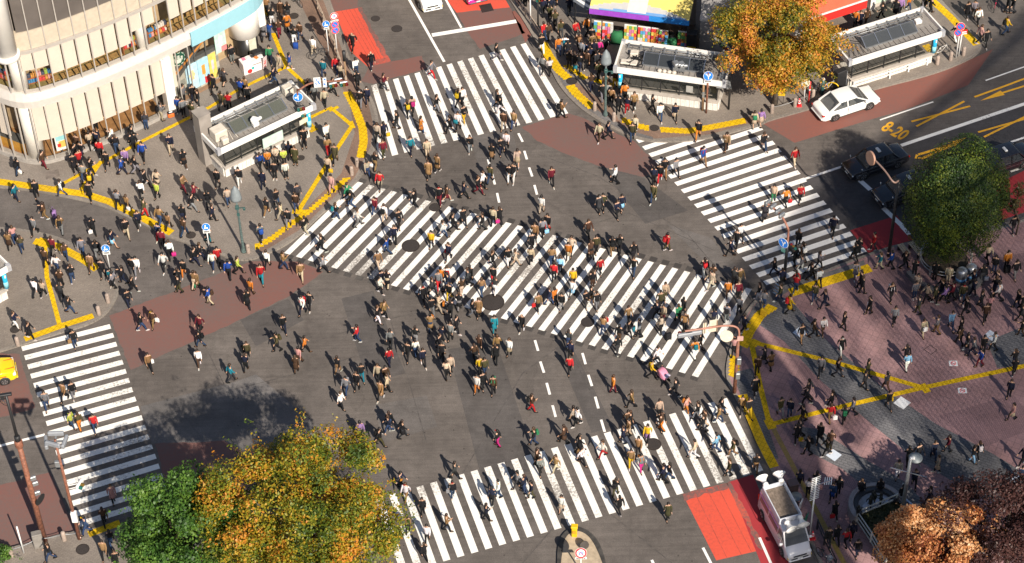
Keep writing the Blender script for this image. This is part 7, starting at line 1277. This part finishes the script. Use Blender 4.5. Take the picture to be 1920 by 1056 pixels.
for kd in range(6):
    J = pose(kd); D = {}
    D['body'] = mesh_of(skin_body(J), 'person', [SKIN_M, EYEM, LIPM])
    def top(z0, flare):
        mb = MB(); z = lambda v_: Vector((.015, 0, v_)); rg = []
        if z0 < .7: rg += [ell(z(z0), .19*flare, .225*flare), ell(z(z0+.2), .165, .205)]
        rg += [ell(z(.84), .135, .185), ell(z(1.0), .122, .168), ell(z(1.15), .13, .175), ell(z(1.30), .14, .195), ell(z(1.39), .115, .205), ell(z(1.435), .085, .14), ell(z(1.47), .066, .07), ell(z(1.50), .068, .072)]
        mb.loft(rg)
        for i in '12': d = (J['w'+i]-J['e'+i]).normalized(); mb.tube([J['s'+i]+Vector((0, 0, .005)), J['s'+i].lerp(J['e'+i], .5), J['e'+i], J['e'+i].lerp(J['w'+i], .5), J['w'+i]-d*.01], [.068, .064, .058, .052, .045], 8)
        mb.box((.148, 0, 1.15), (.012, .02, .5)); mb.box((-.02, 0, 1.485), (.17, .17, .05), bev=.02)
        return mb
    D['jacket'] = mesh_of(top(.9, 1), 'jacket', [CLOTH]); D['coat'] = mesh_of(top(.5, 1), 'coat', [CLOTH])
    mb = MB(); mb.loft([ell(Vector((0, 0, .72)), .10, .155), ell(Vector((0, 0, .82)), .125, .172), ell(Vector((0, 0, .95)), .118, .162), ell(Vector((0, 0, 1.02)), .11, .155)])
    for i in '12': mb.tube([J['h'+i]+Vector((0, 0, .02)), J['h'+i].lerp(J['k'+i], .5), J['k'+i], J['k'+i].lerp(J['a'+i], .5), J['a'+i]+Vector((0, 0, .01))], [.098, .085, .068, .062, .058], 8)
    D['trousers'] = mesh_of(mb, 'trousers', [CLOTH])
    mb = MB(); mb.loft([ell(Vector((.02, 0, .50)), .20, .215), ell(Vector((.01, 0, .72)), .16, .20), ell(Vector((0, 0, .95)), .12, .165), ell(Vector((0, 0, 1.02)), .112, .155)]); D['skirt'] = mesh_of(mb, 'skirt', [CLOTH])
    mb = MB()
    for i in '12': mb.tube([J['h'+i], J['k'+i], J['a'+i]], [.09, .060, .046], 8)
    D['tights'] = mesh_of(mb, 'tights', [CLOTH])
    for i in '12':
        mb = MB()
        a, t = J['a'+i], J['t'+i]; d = (t-a); d.z = 0; d.normalize(); w = Vector((-d.y, d.x, 0)); sl = (t.z-a.z)
        rg = []
        for f, hw, h in ((-.06, .03, .09), (0, .046, .11), (.08, .048, .085), (.16, .046, .06), (.22, .028, .035)):
            b = a+d*f; b.z = max(.004, a.z-.085+(-(max(0, a.z-.11))*f*4)); rg.append([b-w*hw, b+w*hw, b+w*hw*.8+Vector((0, 0, h)), b-w*hw*.8+Vector((0, 0, h))])
        mb.loft(rg, 0, True, False); D['shoe'+i] = mesh_of(mb, 'shoe', [CLOTH])
    h = J['hd']
    for nm, lo_, ln in (('hair_short', -.035, 0), ('hair_long', -.05, 1)):
        mb = MB(); rg = []
        for k in range(7):
            f = k/6; z = lo_+f*(.172-lo_); rr = math.sqrt(max(.015, 1-(max(0, z-.03)/.145)**2)); rg.append([h+Vector((-.018+.108*rr*math.cos(a)*(1.05 if math.cos(a) < 0 else (.6 if z < .035 else 1.08)), .104*rr*math.sin(a), z)) for a in [2*math.pi*q/14 for q in range(14)]])
        mb.loft(rg)
        if ln: mb.loft([[h+Vector((-.075+dx*sx, sy*w, z)) for sx, sy in ((-1, -1), (1, -1), (1, 1), (-1, 1))] for z, w, dx in ((-.26, .07, .02), (-.15, .095, .045), (-.02, .095, .06), (.05, .08, .055))])
        D[nm] = mesh_of(mb, 'hair', [HAIRM])
    mb = MB(); mb.loft([ell(h+Vector((-.012, 0, .03)), .108, .098), ell(h+Vector((-.015, 0, .09)), .10, .09), ell(h+Vector((-.015, 0, .135)), .06, .055), ell(h+Vector((-.015, 0, .15)), .015, .015)]); mb.box(h+Vector((.12, 0, .035)), (.09, .12, .012)); D['hat'] = mesh_of(mb, 'hat', [CLOTH])
    mb = MB(); mb.box((-.22, 0, 1.20), (.17, .30, .44), bev=.06); mb.box((-.315, 0, 1.12), (.06, .22, .2), bev=.02)
    for s_ in (-1, 1): mb.bar((-.14, s_*.10, 1.40), (.12, s_*.10, 1.36), .05, .02); mb.bar((.145, s_*.10, 1.36), (.13, s_*.12, 1.1), .05, .02)
    D['backpack'] = mesh_of(mb, 'backpack', [CLOTH]); D['J'] = J; PO[kd] = D
PHONE = MB(); PHONE.box((0, 0, 0), (.012, .07, .14)); PHONE_ME = mesh_of(PHONE, 'phone', [M_['black']])
mb = MB(); mb.box((0, 0, -.24), (.11, .30, .32), bev=.02)
for s_ in (-1, 1): mb.tube([(s_*.04, -.09, -.09), (s_*.02, -.06, 0), (s_*.02, .06, 0), (s_*.04, .09, -.09)], .009, 5)
BAG_ME = mesh_of(mb, 'bag', [CLOTH])
mb = MB(); mb.box((0, 0, .36), (.24, .40, .58), bev=.05)
for x in (-.08, .08):
    for y in (-.16, .16): mb.box((x, y, .035), (.05, .03, .07))
mb.tube([(-.06, -.12, .62), (.1, -.12, .98), (.1, .12, .98), (-.06, .12, .62)], .012, 5); CASE_ME = mesh_of(mb, 'suitcase', [CLOTH])
# ---------------- who stands where
def inpx(p, P):
    c = False; j = len(P)-1
    for i in range(len(P)):
        if (P[i][1] > p[1]) != (P[j][1] > p[1]) and p[0] < (P[j][0]-P[i][0])*(p[1]-P[i][1])/(P[j][1]-P[i][1])+P[i][0]: c = not c
        j = i
    return c
PAVES = [K_NW+[(-400, 330), (-400, -400), (500, -400)], K_W+[(-300, 675), (-300, 425)], K_N+[(1650, -300), (700, -300)], K_SE+[(2300, 1160), (2300, 380)], K_SW+[(650, 1300), (-200, 1300), (-200, 1048)]]
ZONES = [('on the far zebra crossing', [(690, 155), (985, 75), (1068, 215), (705, 300)]), ('on the right-hand zebra crossing', [(1195, 262), (1435, 238), (1630, 470), (1436, 540)]), ('on the left-hand zebra crossing', [(28, 655), (210, 605), (335, 940), (140, 1000)]), ('on the near zebra crossing', [(700, 930), (1362, 742), (1430, 888), (720, 1080)]), ('on the diagonal zebra crossing', [(655, 335), (1415, 535), (1305, 715), (520, 478)]),
 ('on the traffic corner at left', PAVES[1]), ('by the curved glass building', PAVES[0]), ('on the far right pavement', PAVES[2]), ('on the pink square', PAVES[3]), ('on the near pavement at left', PAVES[4]), ('on the red surface at left', [(205, 592), (330, 545), (480, 490), (606, 510), (540, 556), (350, 645), (245, 694)]), ('on the side street at left', [(-60, 349), (225, 398), (470, 489), (222, 590), (140, 460), (-60, 425)]), ('beyond the diagonal crossing', [(705, 295), (1195, 262), (1436, 540), (655, 335)])]
def zone(x, y):
    for nm, P in ZONES:
        if inpx((x, y), P): return nm
    if x > 1420 and y < 560: return 'on the road at right'
    return 'on the open asphalt' if y > 540 else 'on the far road'
KEY = {'6': 0, '9': 52, '8': 90, '7': 128, '4': 180, '1': -128, '2': -90, '3': -52}
rr = random.Random(12); PEOPLE = []
for (ox, oy), txt in PP.items():
    for it in txt.split(';'):
        f = it.split(','); x, y = ox+float(f[0])/4, oy+float(f[1])/4; fl = f[4] if len(f) > 4 else ''
        d = dict(x=x, y=y, t=f[2][0], b=f[2][1], h=KEY[f[3]]+rr.uniform(-28, 28), coat='c' in fl and not fl.startswith('gc'), skirt='s' in fl and 'gs' not in fl, stand='z' in fl, phone='p' in fl.replace('gp', '') and 'hp' not in fl, long='f' in fl, bald='H' in fl, hat=None, bp=None, bag=None, case=None)
        for k, nm in (('h', 'hat'), ('b', 'bp'), ('g', 'bag'), ('x', 'case')):
            i = fl.find(k)
            while i >= 0 and i+1 < len(fl):
                if fl[i+1] in COL and (i == 0 or fl[i-1] not in 'hbgx' or (i > 1 and fl[i-2] in 'hbgx')): d[nm] = fl[i+1]; break
                i = fl.find(k, i+1)
        if d['t'] == d['b'] == 'k' and rr.random() < .45: d['b'] = rr.choice('kdug')
        elif d['t'] in 'kdu' and rr.random() < .12: d['coat'] = True
        d['z'] = ZP if any(inpx((x, y), P) for P in PAVES) else 0; d['zone'] = zone(x, y); PEOPLE.append(d)
PEOPLE.sort(key=lambda d: (G(d['x'], d['y'])-Vector((0, 0, HC))).length); NEAR, FAR = PEOPLE[:300], PEOPLE[300:]
for i, d in enumerate(PEOPLE):
    q = G(d['x'], d['y'], d['z']); d['p'] = q; d['pose'] = (rr.choice((3, 4, 3)) if d['stand'] else 5 if d['phone'] else rr.choice((0, 0, 1, 1, 2, 2, 5)))
    d['long'] = d['long'] or d['skirt'] or rr.random() < .33; d['hair'] = rr.choice(HAIRC); d['s'] = rr.uniform(.95, 1.03)*(.955 if d['long'] else 1.0)*1.03; d['skin'] = rr.choice([(.50, .30, .20), (.44, .26, .17), (.55, .34, .24)]); d['tights'] = d['skirt'] and rr.random() < .6
    d['shoe'] = rr.choice([(.012, .012, .012)]*5+[(.04, .02, .01), (.5, .48, .46), (.5, .48, .46)])
def vary(c, k): r_ = random.Random(k); f = r_.uniform(.68, 1.1); return (*[min(.85, v*f*r_.uniform(.94, 1.06)) for v in c], 1)
def outfit(d):
    D = PO[d['pose']]; L = [('coat' if d['coat'] else 'jacket', 'coat' if d['coat'] else 'jacket', COL[d['t']][0]), ('skirt', 'skirt', COL[d['b']][0]) if d['skirt'] else ('trousers', 'trousers', COL[d['b']][0]), ('shoe', 'shoe1', d['shoe']), ('shoe', 'shoe2', d['shoe'])]
    if d['tights']: L.append(('tights', 'tights', (.012, .011, .012)))
    if not d['bald']: L.append(('hair', 'hair_long' if d['long'] else 'hair_short', d['hair']))
    if d['hat']: L.append(('hat', 'hat', COL[d['hat']][0]))
    if d['bp']: L.append(('backpack', 'backpack', COL[d['bp']][0]))
    return [(nm, D[k], c) for nm, k, c in L], D
# ---------------- labels
cn = lambda k: COL[k][1]
def clothes(d, lv=2):
    top_ = ('coat' if d['coat'] else 'jacket' if d['t'] in 'kdugnvmre' else 'top'); s = 'person in %s %s' % (cn(d['t']), top_)
    if lv >= 1: s += ' and %s' % ('denim jeans' if d['b'] == 'j' else cn(d['b'])+(' skirt' if d['skirt'] else ' trousers'))
    ex = ('bald ' if d['bald'] else ''); s = ex+s
    if lv >= 2:
        if d['hat']: s += ' with %s hat' % cn(d['hat'])
        elif d['bp']: s += ' with %s backpack' % cn(d['bp'])
        elif d['bag']: s += ' with %s bag' % cn(d['bag'])
        elif d['case']: s += ' pulling %s suitcase' % cn(d['case'])
    return s
from collections import Counter
nw = lambda s: len(s.split())
base = {id(d): clothes(d)+' '+d['zone'] for d in NEAR}; cnt = Counter(base.values()); used = set(); todo = []
for d in NEAR:
    s = base[id(d)]
    if cnt[s] == 1 and nw(s) <= 16: d['label'] = s; used.add(s)
    else: todo.append(d)
short = Counter(clothes(d, 1) for d in NEAR); rare = [d for d in NEAR if short[clothes(d, 1)] == 1]; rare0 = Counter(clothes(d, 0) for d in NEAR)
LM = [('street lamp', 457, 472), ('left cycle sign', 207, 508), ('right cycle sign', 393, 468), ('dense round tree', 1775, 497), ('campaign van', 1460, 985), ('steel bins', 1810, 520), ('mirror post', 1666, 480), ('signal gantry', 1377, 736), ('traffic island', 1085, 1010), ('stone basin', 1640, 962), ('plaza lamp', 1690, 968), ('slat bench', 1700, 955), ('pushchair', 1243, 712), ('largest manhole', 924, 567), ('antenna mast', 1518, 1006), ('step ladder', 1457, 552), ('white floor tile', 1691, 758), ('rusty pole', 84, 1014), ('green tree', 330, 960), ('orange tree', 600, 900), ('copper tree', 1752, 1000), ('purple tree', 1880, 960), ('no-smoking stickers', 1795, 710), ('yellow path junction', 1735, 728), ('red lane', 1350, 980)]
def rel_word(dx, dy): return ('right of' if dx > 0 else 'left of') if abs(dx) > abs(dy)*.8 else ('below' if dy > 0 else 'above')
for d in todo:
    cand = []
    for lv in (2, 1, 0):
        for nm, lx, ly in sorted(LM, key=lambda m: math.hypot(m[1]-d['x'], m[2]-d['y']))[:2]:
            if math.hypot(lx-d['x'], ly-d['y']) < 130: cand.append('%s %s the %s' % (clothes(d, lv), rel_word(d['x']-lx, d['y']-ly), nm))
        for o in sorted(rare, key=lambda o: math.hypot(o['x']-d['x'], o['y']-d['y']))[1 if d in rare else 0:7]:
            if o is d: continue
            w = ' just' if math.hypot(o['x']-d['x'], o['y']-d['y']) < 60 else ''
            oc = clothes(o, 0) if rare0[clothes(o, 0)] == 1 else clothes(o, 1)
            cand.append('%s%s %s %s' % (clothes(d, lv), w, rel_word(d['x']-o['x'], d['y']-o['y']), oc.replace('person in', 'one in')))
    cand.sort(key=lambda s: 0 if nw(s) <= 16 else 1)
    for s in cand:
        if nw(s) <= 16 and s not in used: d['label'] = s; used.add(s); break
    else:
        same = sorted([o for o in NEAR if clothes(o, 0) == clothes(d, 0) and o['zone'] == d['zone']], key=lambda o: o['x']); k = same.index(d); s = '%s, number %d from left among those so dressed %s' % (clothes(d, 0), k+1, d['zone']); d['label'] = s; used.add(s)
print('ordinal labels', sum('number' in d['label'] for d in NEAR), 'total', len(PEOPLE)); print([d['label'] for d in NEAR][::23])
# ---------------- the nearest three hundred, each a person of its own
PG = 'pedestrians crossing the junction'; NBAG = Counter()
for i, d in enumerate(NEAR):
    parts, D = outfit(d); o = bpy.data.objects.new('person', D['body']); C.objects.link(o); o.location = d['p']+Vector((0, 0, .004)); o.rotation_euler = (0, 0, R(d['h'])); o.scale = (d['s']*.93, d['s']*.93, d['s']*1.01); o.color = (*d['skin'], 1); tag(o, d['label'], 'person', PG)
    for k, (nm, me, c) in enumerate(parts): q = bpy.data.objects.new(nm, me); C.objects.link(q); q.parent = o; q.color = vary(c, i*9+k)
    M = Matrix.Translation(o.location) @ Matrix.Rotation(R(d['h']), 4, 'Z') @ Matrix.Scale(d['s'], 4)
    def held(nm, me, loc, c, cands, cat, rz=0):
        s = next((q for q in cands if nw(q) <= 16 and not NBAG[q]), None)
        if s is None: return
        NBAG[s] += 1; q = bpy.data.objects.new(nm, me); C.objects.link(q); q.location = loc; q.rotation_euler = (0, 0, R(d['h'])+rz); q.color = (*c, 1); tag(q, s, cat)
    wh = lambda lv: clothes(d, lv)+' '+d['zone']
    if d['bag']: w = D['J']['w1']+(D['J']['w1']-D['J']['e1']).normalized()*.09; held('bag', BAG_ME, M @ (w+Vector((0, -.02, .01))), COL[d['bag']][0], ['%s bag held by %s' % (cn(d['bag']), q) for q in (wh(1), wh(0), clothes(d, 1), clothes(d, 1)+' beside others')], 'bag')
    if d['case']: held('suitcase', CASE_ME, M @ Vector((-.62, -.22, 0)), COL[d['case']][0], ['%s suitcase pulled by %s' % (cn(d['case']), q) for q in (wh(1), wh(0), clothes(d, 1))], 'suitcase')
    if d['pose'] in (4, 5) and i % 2: w = D['J']['w1']; held('phone', PHONE_ME, M @ (w+Vector((.10, .0, .05))), (.01, .01, .01), ['phone held by '+wh(1), 'phone held by '+wh(0)] if Counter(clothes(o, 1)+o['zone'] for o in NEAR)[clothes(d, 1)+d['zone']] == 1 else [], 'phone')
# ---------------- the rest of the crowd, farther off, as one mass
import numpy as np
def join(name, items, mats):
    V, Fs, Fl, Fm, Cc = [], [], [], [], []; o = 0; lp = 0
    for me, M, c, mi in items:
        n = len(me.vertices); a = np.empty(n*3, 'f'); me.vertices.foreach_get('co', a); a = a.reshape(-1, 3); Mx = np.array(M)
        V.append(a @ Mx[:3, :3].T+Mx[:3, 3]); li = np.empty(len(me.loops), 'i'); me.loops.foreach_get('vertex_index', li); Fl.append(li+o); ls = np.empty(len(me.polygons), 'i'); me.polygons.foreach_get('loop_start', ls); Fs.append(ls+lp)
        Fm.append(np.full(len(me.polygons), mi, 'i')); Cc.append(np.tile(np.array([*c, 1], 'f'), (n, 1))); o += n; lp += len(li)
    V = np.concatenate(V).astype('f'); Fl = np.concatenate(Fl); Fs = np.concatenate(Fs); Fm = np.concatenate(Fm); Cc = np.concatenate(Cc)
    me = bpy.data.meshes.new(name); me.vertices.add(len(V)); me.vertices.foreach_set('co', V.ravel()); me.loops.add(len(Fl)); me.loops.foreach_set('vertex_index', Fl); me.polygons.add(len(Fs)); me.polygons.foreach_set('loop_start', Fs)
    for q in mats: me.materials.append(q)
    me.polygons.foreach_set('material_index', Fm); at = me.color_attributes.new('tint', 'FLOAT_COLOR', 'POINT'); at.data.foreach_set('color', Cc.ravel()); me.update(calc_edges=True); me.validate(); me.polygons.foreach_set('use_smooth', np.ones(len(Fs), bool))
    ob = bpy.data.objects.new(name, me); C.objects.link(ob); return ob
items = []
for i, d in enumerate(FAR):
    parts, D = outfit(d); M = Matrix.Translation(d['p']+Vector((0, 0, .004))) @ Matrix.Rotation(R(d['h']), 4, 'Z') @ Matrix.Scale(d['s'], 4); items.append((D['body'], M, d['skin'], 0))
    for k, (nm, me, c) in enumerate(parts): items.append((me, M, vary(c, i*9+k+5000)[:3], 1 if nm != 'hair' else 2))
    if d['bag']: items.append((BAG_ME, M @ Matrix.Translation(D['J']['w1']+(D['J']['w1']-D['J']['e1']).normalized()*.09), COL[d['bag']][0], 1))
    if d['case']: items.append((CASE_ME, M @ Matrix.Translation((-.62, -.22, 0)), COL[d['case']][0], 1))
cr = join('crowd', items, [objcol('crowd_skin', .6, .06, attr=True), objcol('crowd_cloth', .85, .2, attr=True), objcol('crowd_hair', .5, .25, .4, attr=True)])
tag(cr, 'crowd of pedestrians on the far crossings and far pavements', 'crowd', kind='stuff')
# bronze figures standing in the stone basin
BRZ = mat('dark_bronze', (.04, .04, .036), .45, .6)
for k, (x, y, a, pz) in enumerate(((1607, 972, 40, 4), (1630, 952, -60, 0), (1637, 944, -120, 2), (1650, 948, 180, 4))):
    st = bpy.data.objects.new('statue', PO[pz]['body'].copy()); C.objects.link(st); st.data.materials.clear(); st.data.materials.append(BRZ); st.location = G(x, y, .5+ZP); st.rotation_euler = (0, 0, R(a)); st.scale = (.72,)*3
    tag(st, 'small dark bronze figure in the round stone basin, %s' % ('lowest and leftmost', 'second from left', 'third from left', 'rightmost of the four')[k], 'statue', 'bronze figures in the stone basin')
    for nm in ('jacket', 'trousers', 'hair_short'): me = PO[pz][nm].copy(); me.materials.clear(); me.materials.append(BRZ); q = bpy.data.objects.new({'hair_short': 'hair'}.get(nm, nm), me); C.objects.link(q); q.parent = st
PT = [(6.5, 36.7, 1.1, 1.8, .7), (6.4, 40.4, .6, 1.6, .6), (3.9, 31, .7, 1.2, .6), (2.7, 34.9, .9, 1.3, .65), (8.1, 25.4, 1.2, 1.5, .45), (5, 33.5, .5, 2.5, .3), (4.3, 38.6, .6, 2, .4), (9.5, 38, .5, 2.4, .25), (1.8, 41.0, .5, 1.5, .35), (11, 33, .6, 1.6, .3), (6, 28.3, .5, 1.2, .35)]  # thinner slats that throw soft light patches onto the square
shade_screen('added_shade_screen', (39.2, 55.6), (100, 121.5), 45.4, 'tall slatted office tower beyond the right edge', patches=PT, dark=[(11, 15.5, 34, 44)], gaps=[(0, 3.4, 23, 33)])  # added screen: gaps light the copper tree, dark zone dims the dense tree
shade_screen('added_shade_screen_wing', (39.0, 55.3), (40.4, 24), 45, 'side wing of the slatted tower beyond the right edge', patches=[(3, 35, .7, 2, .3)], gaps=[(.6, 12, 27, 38)])
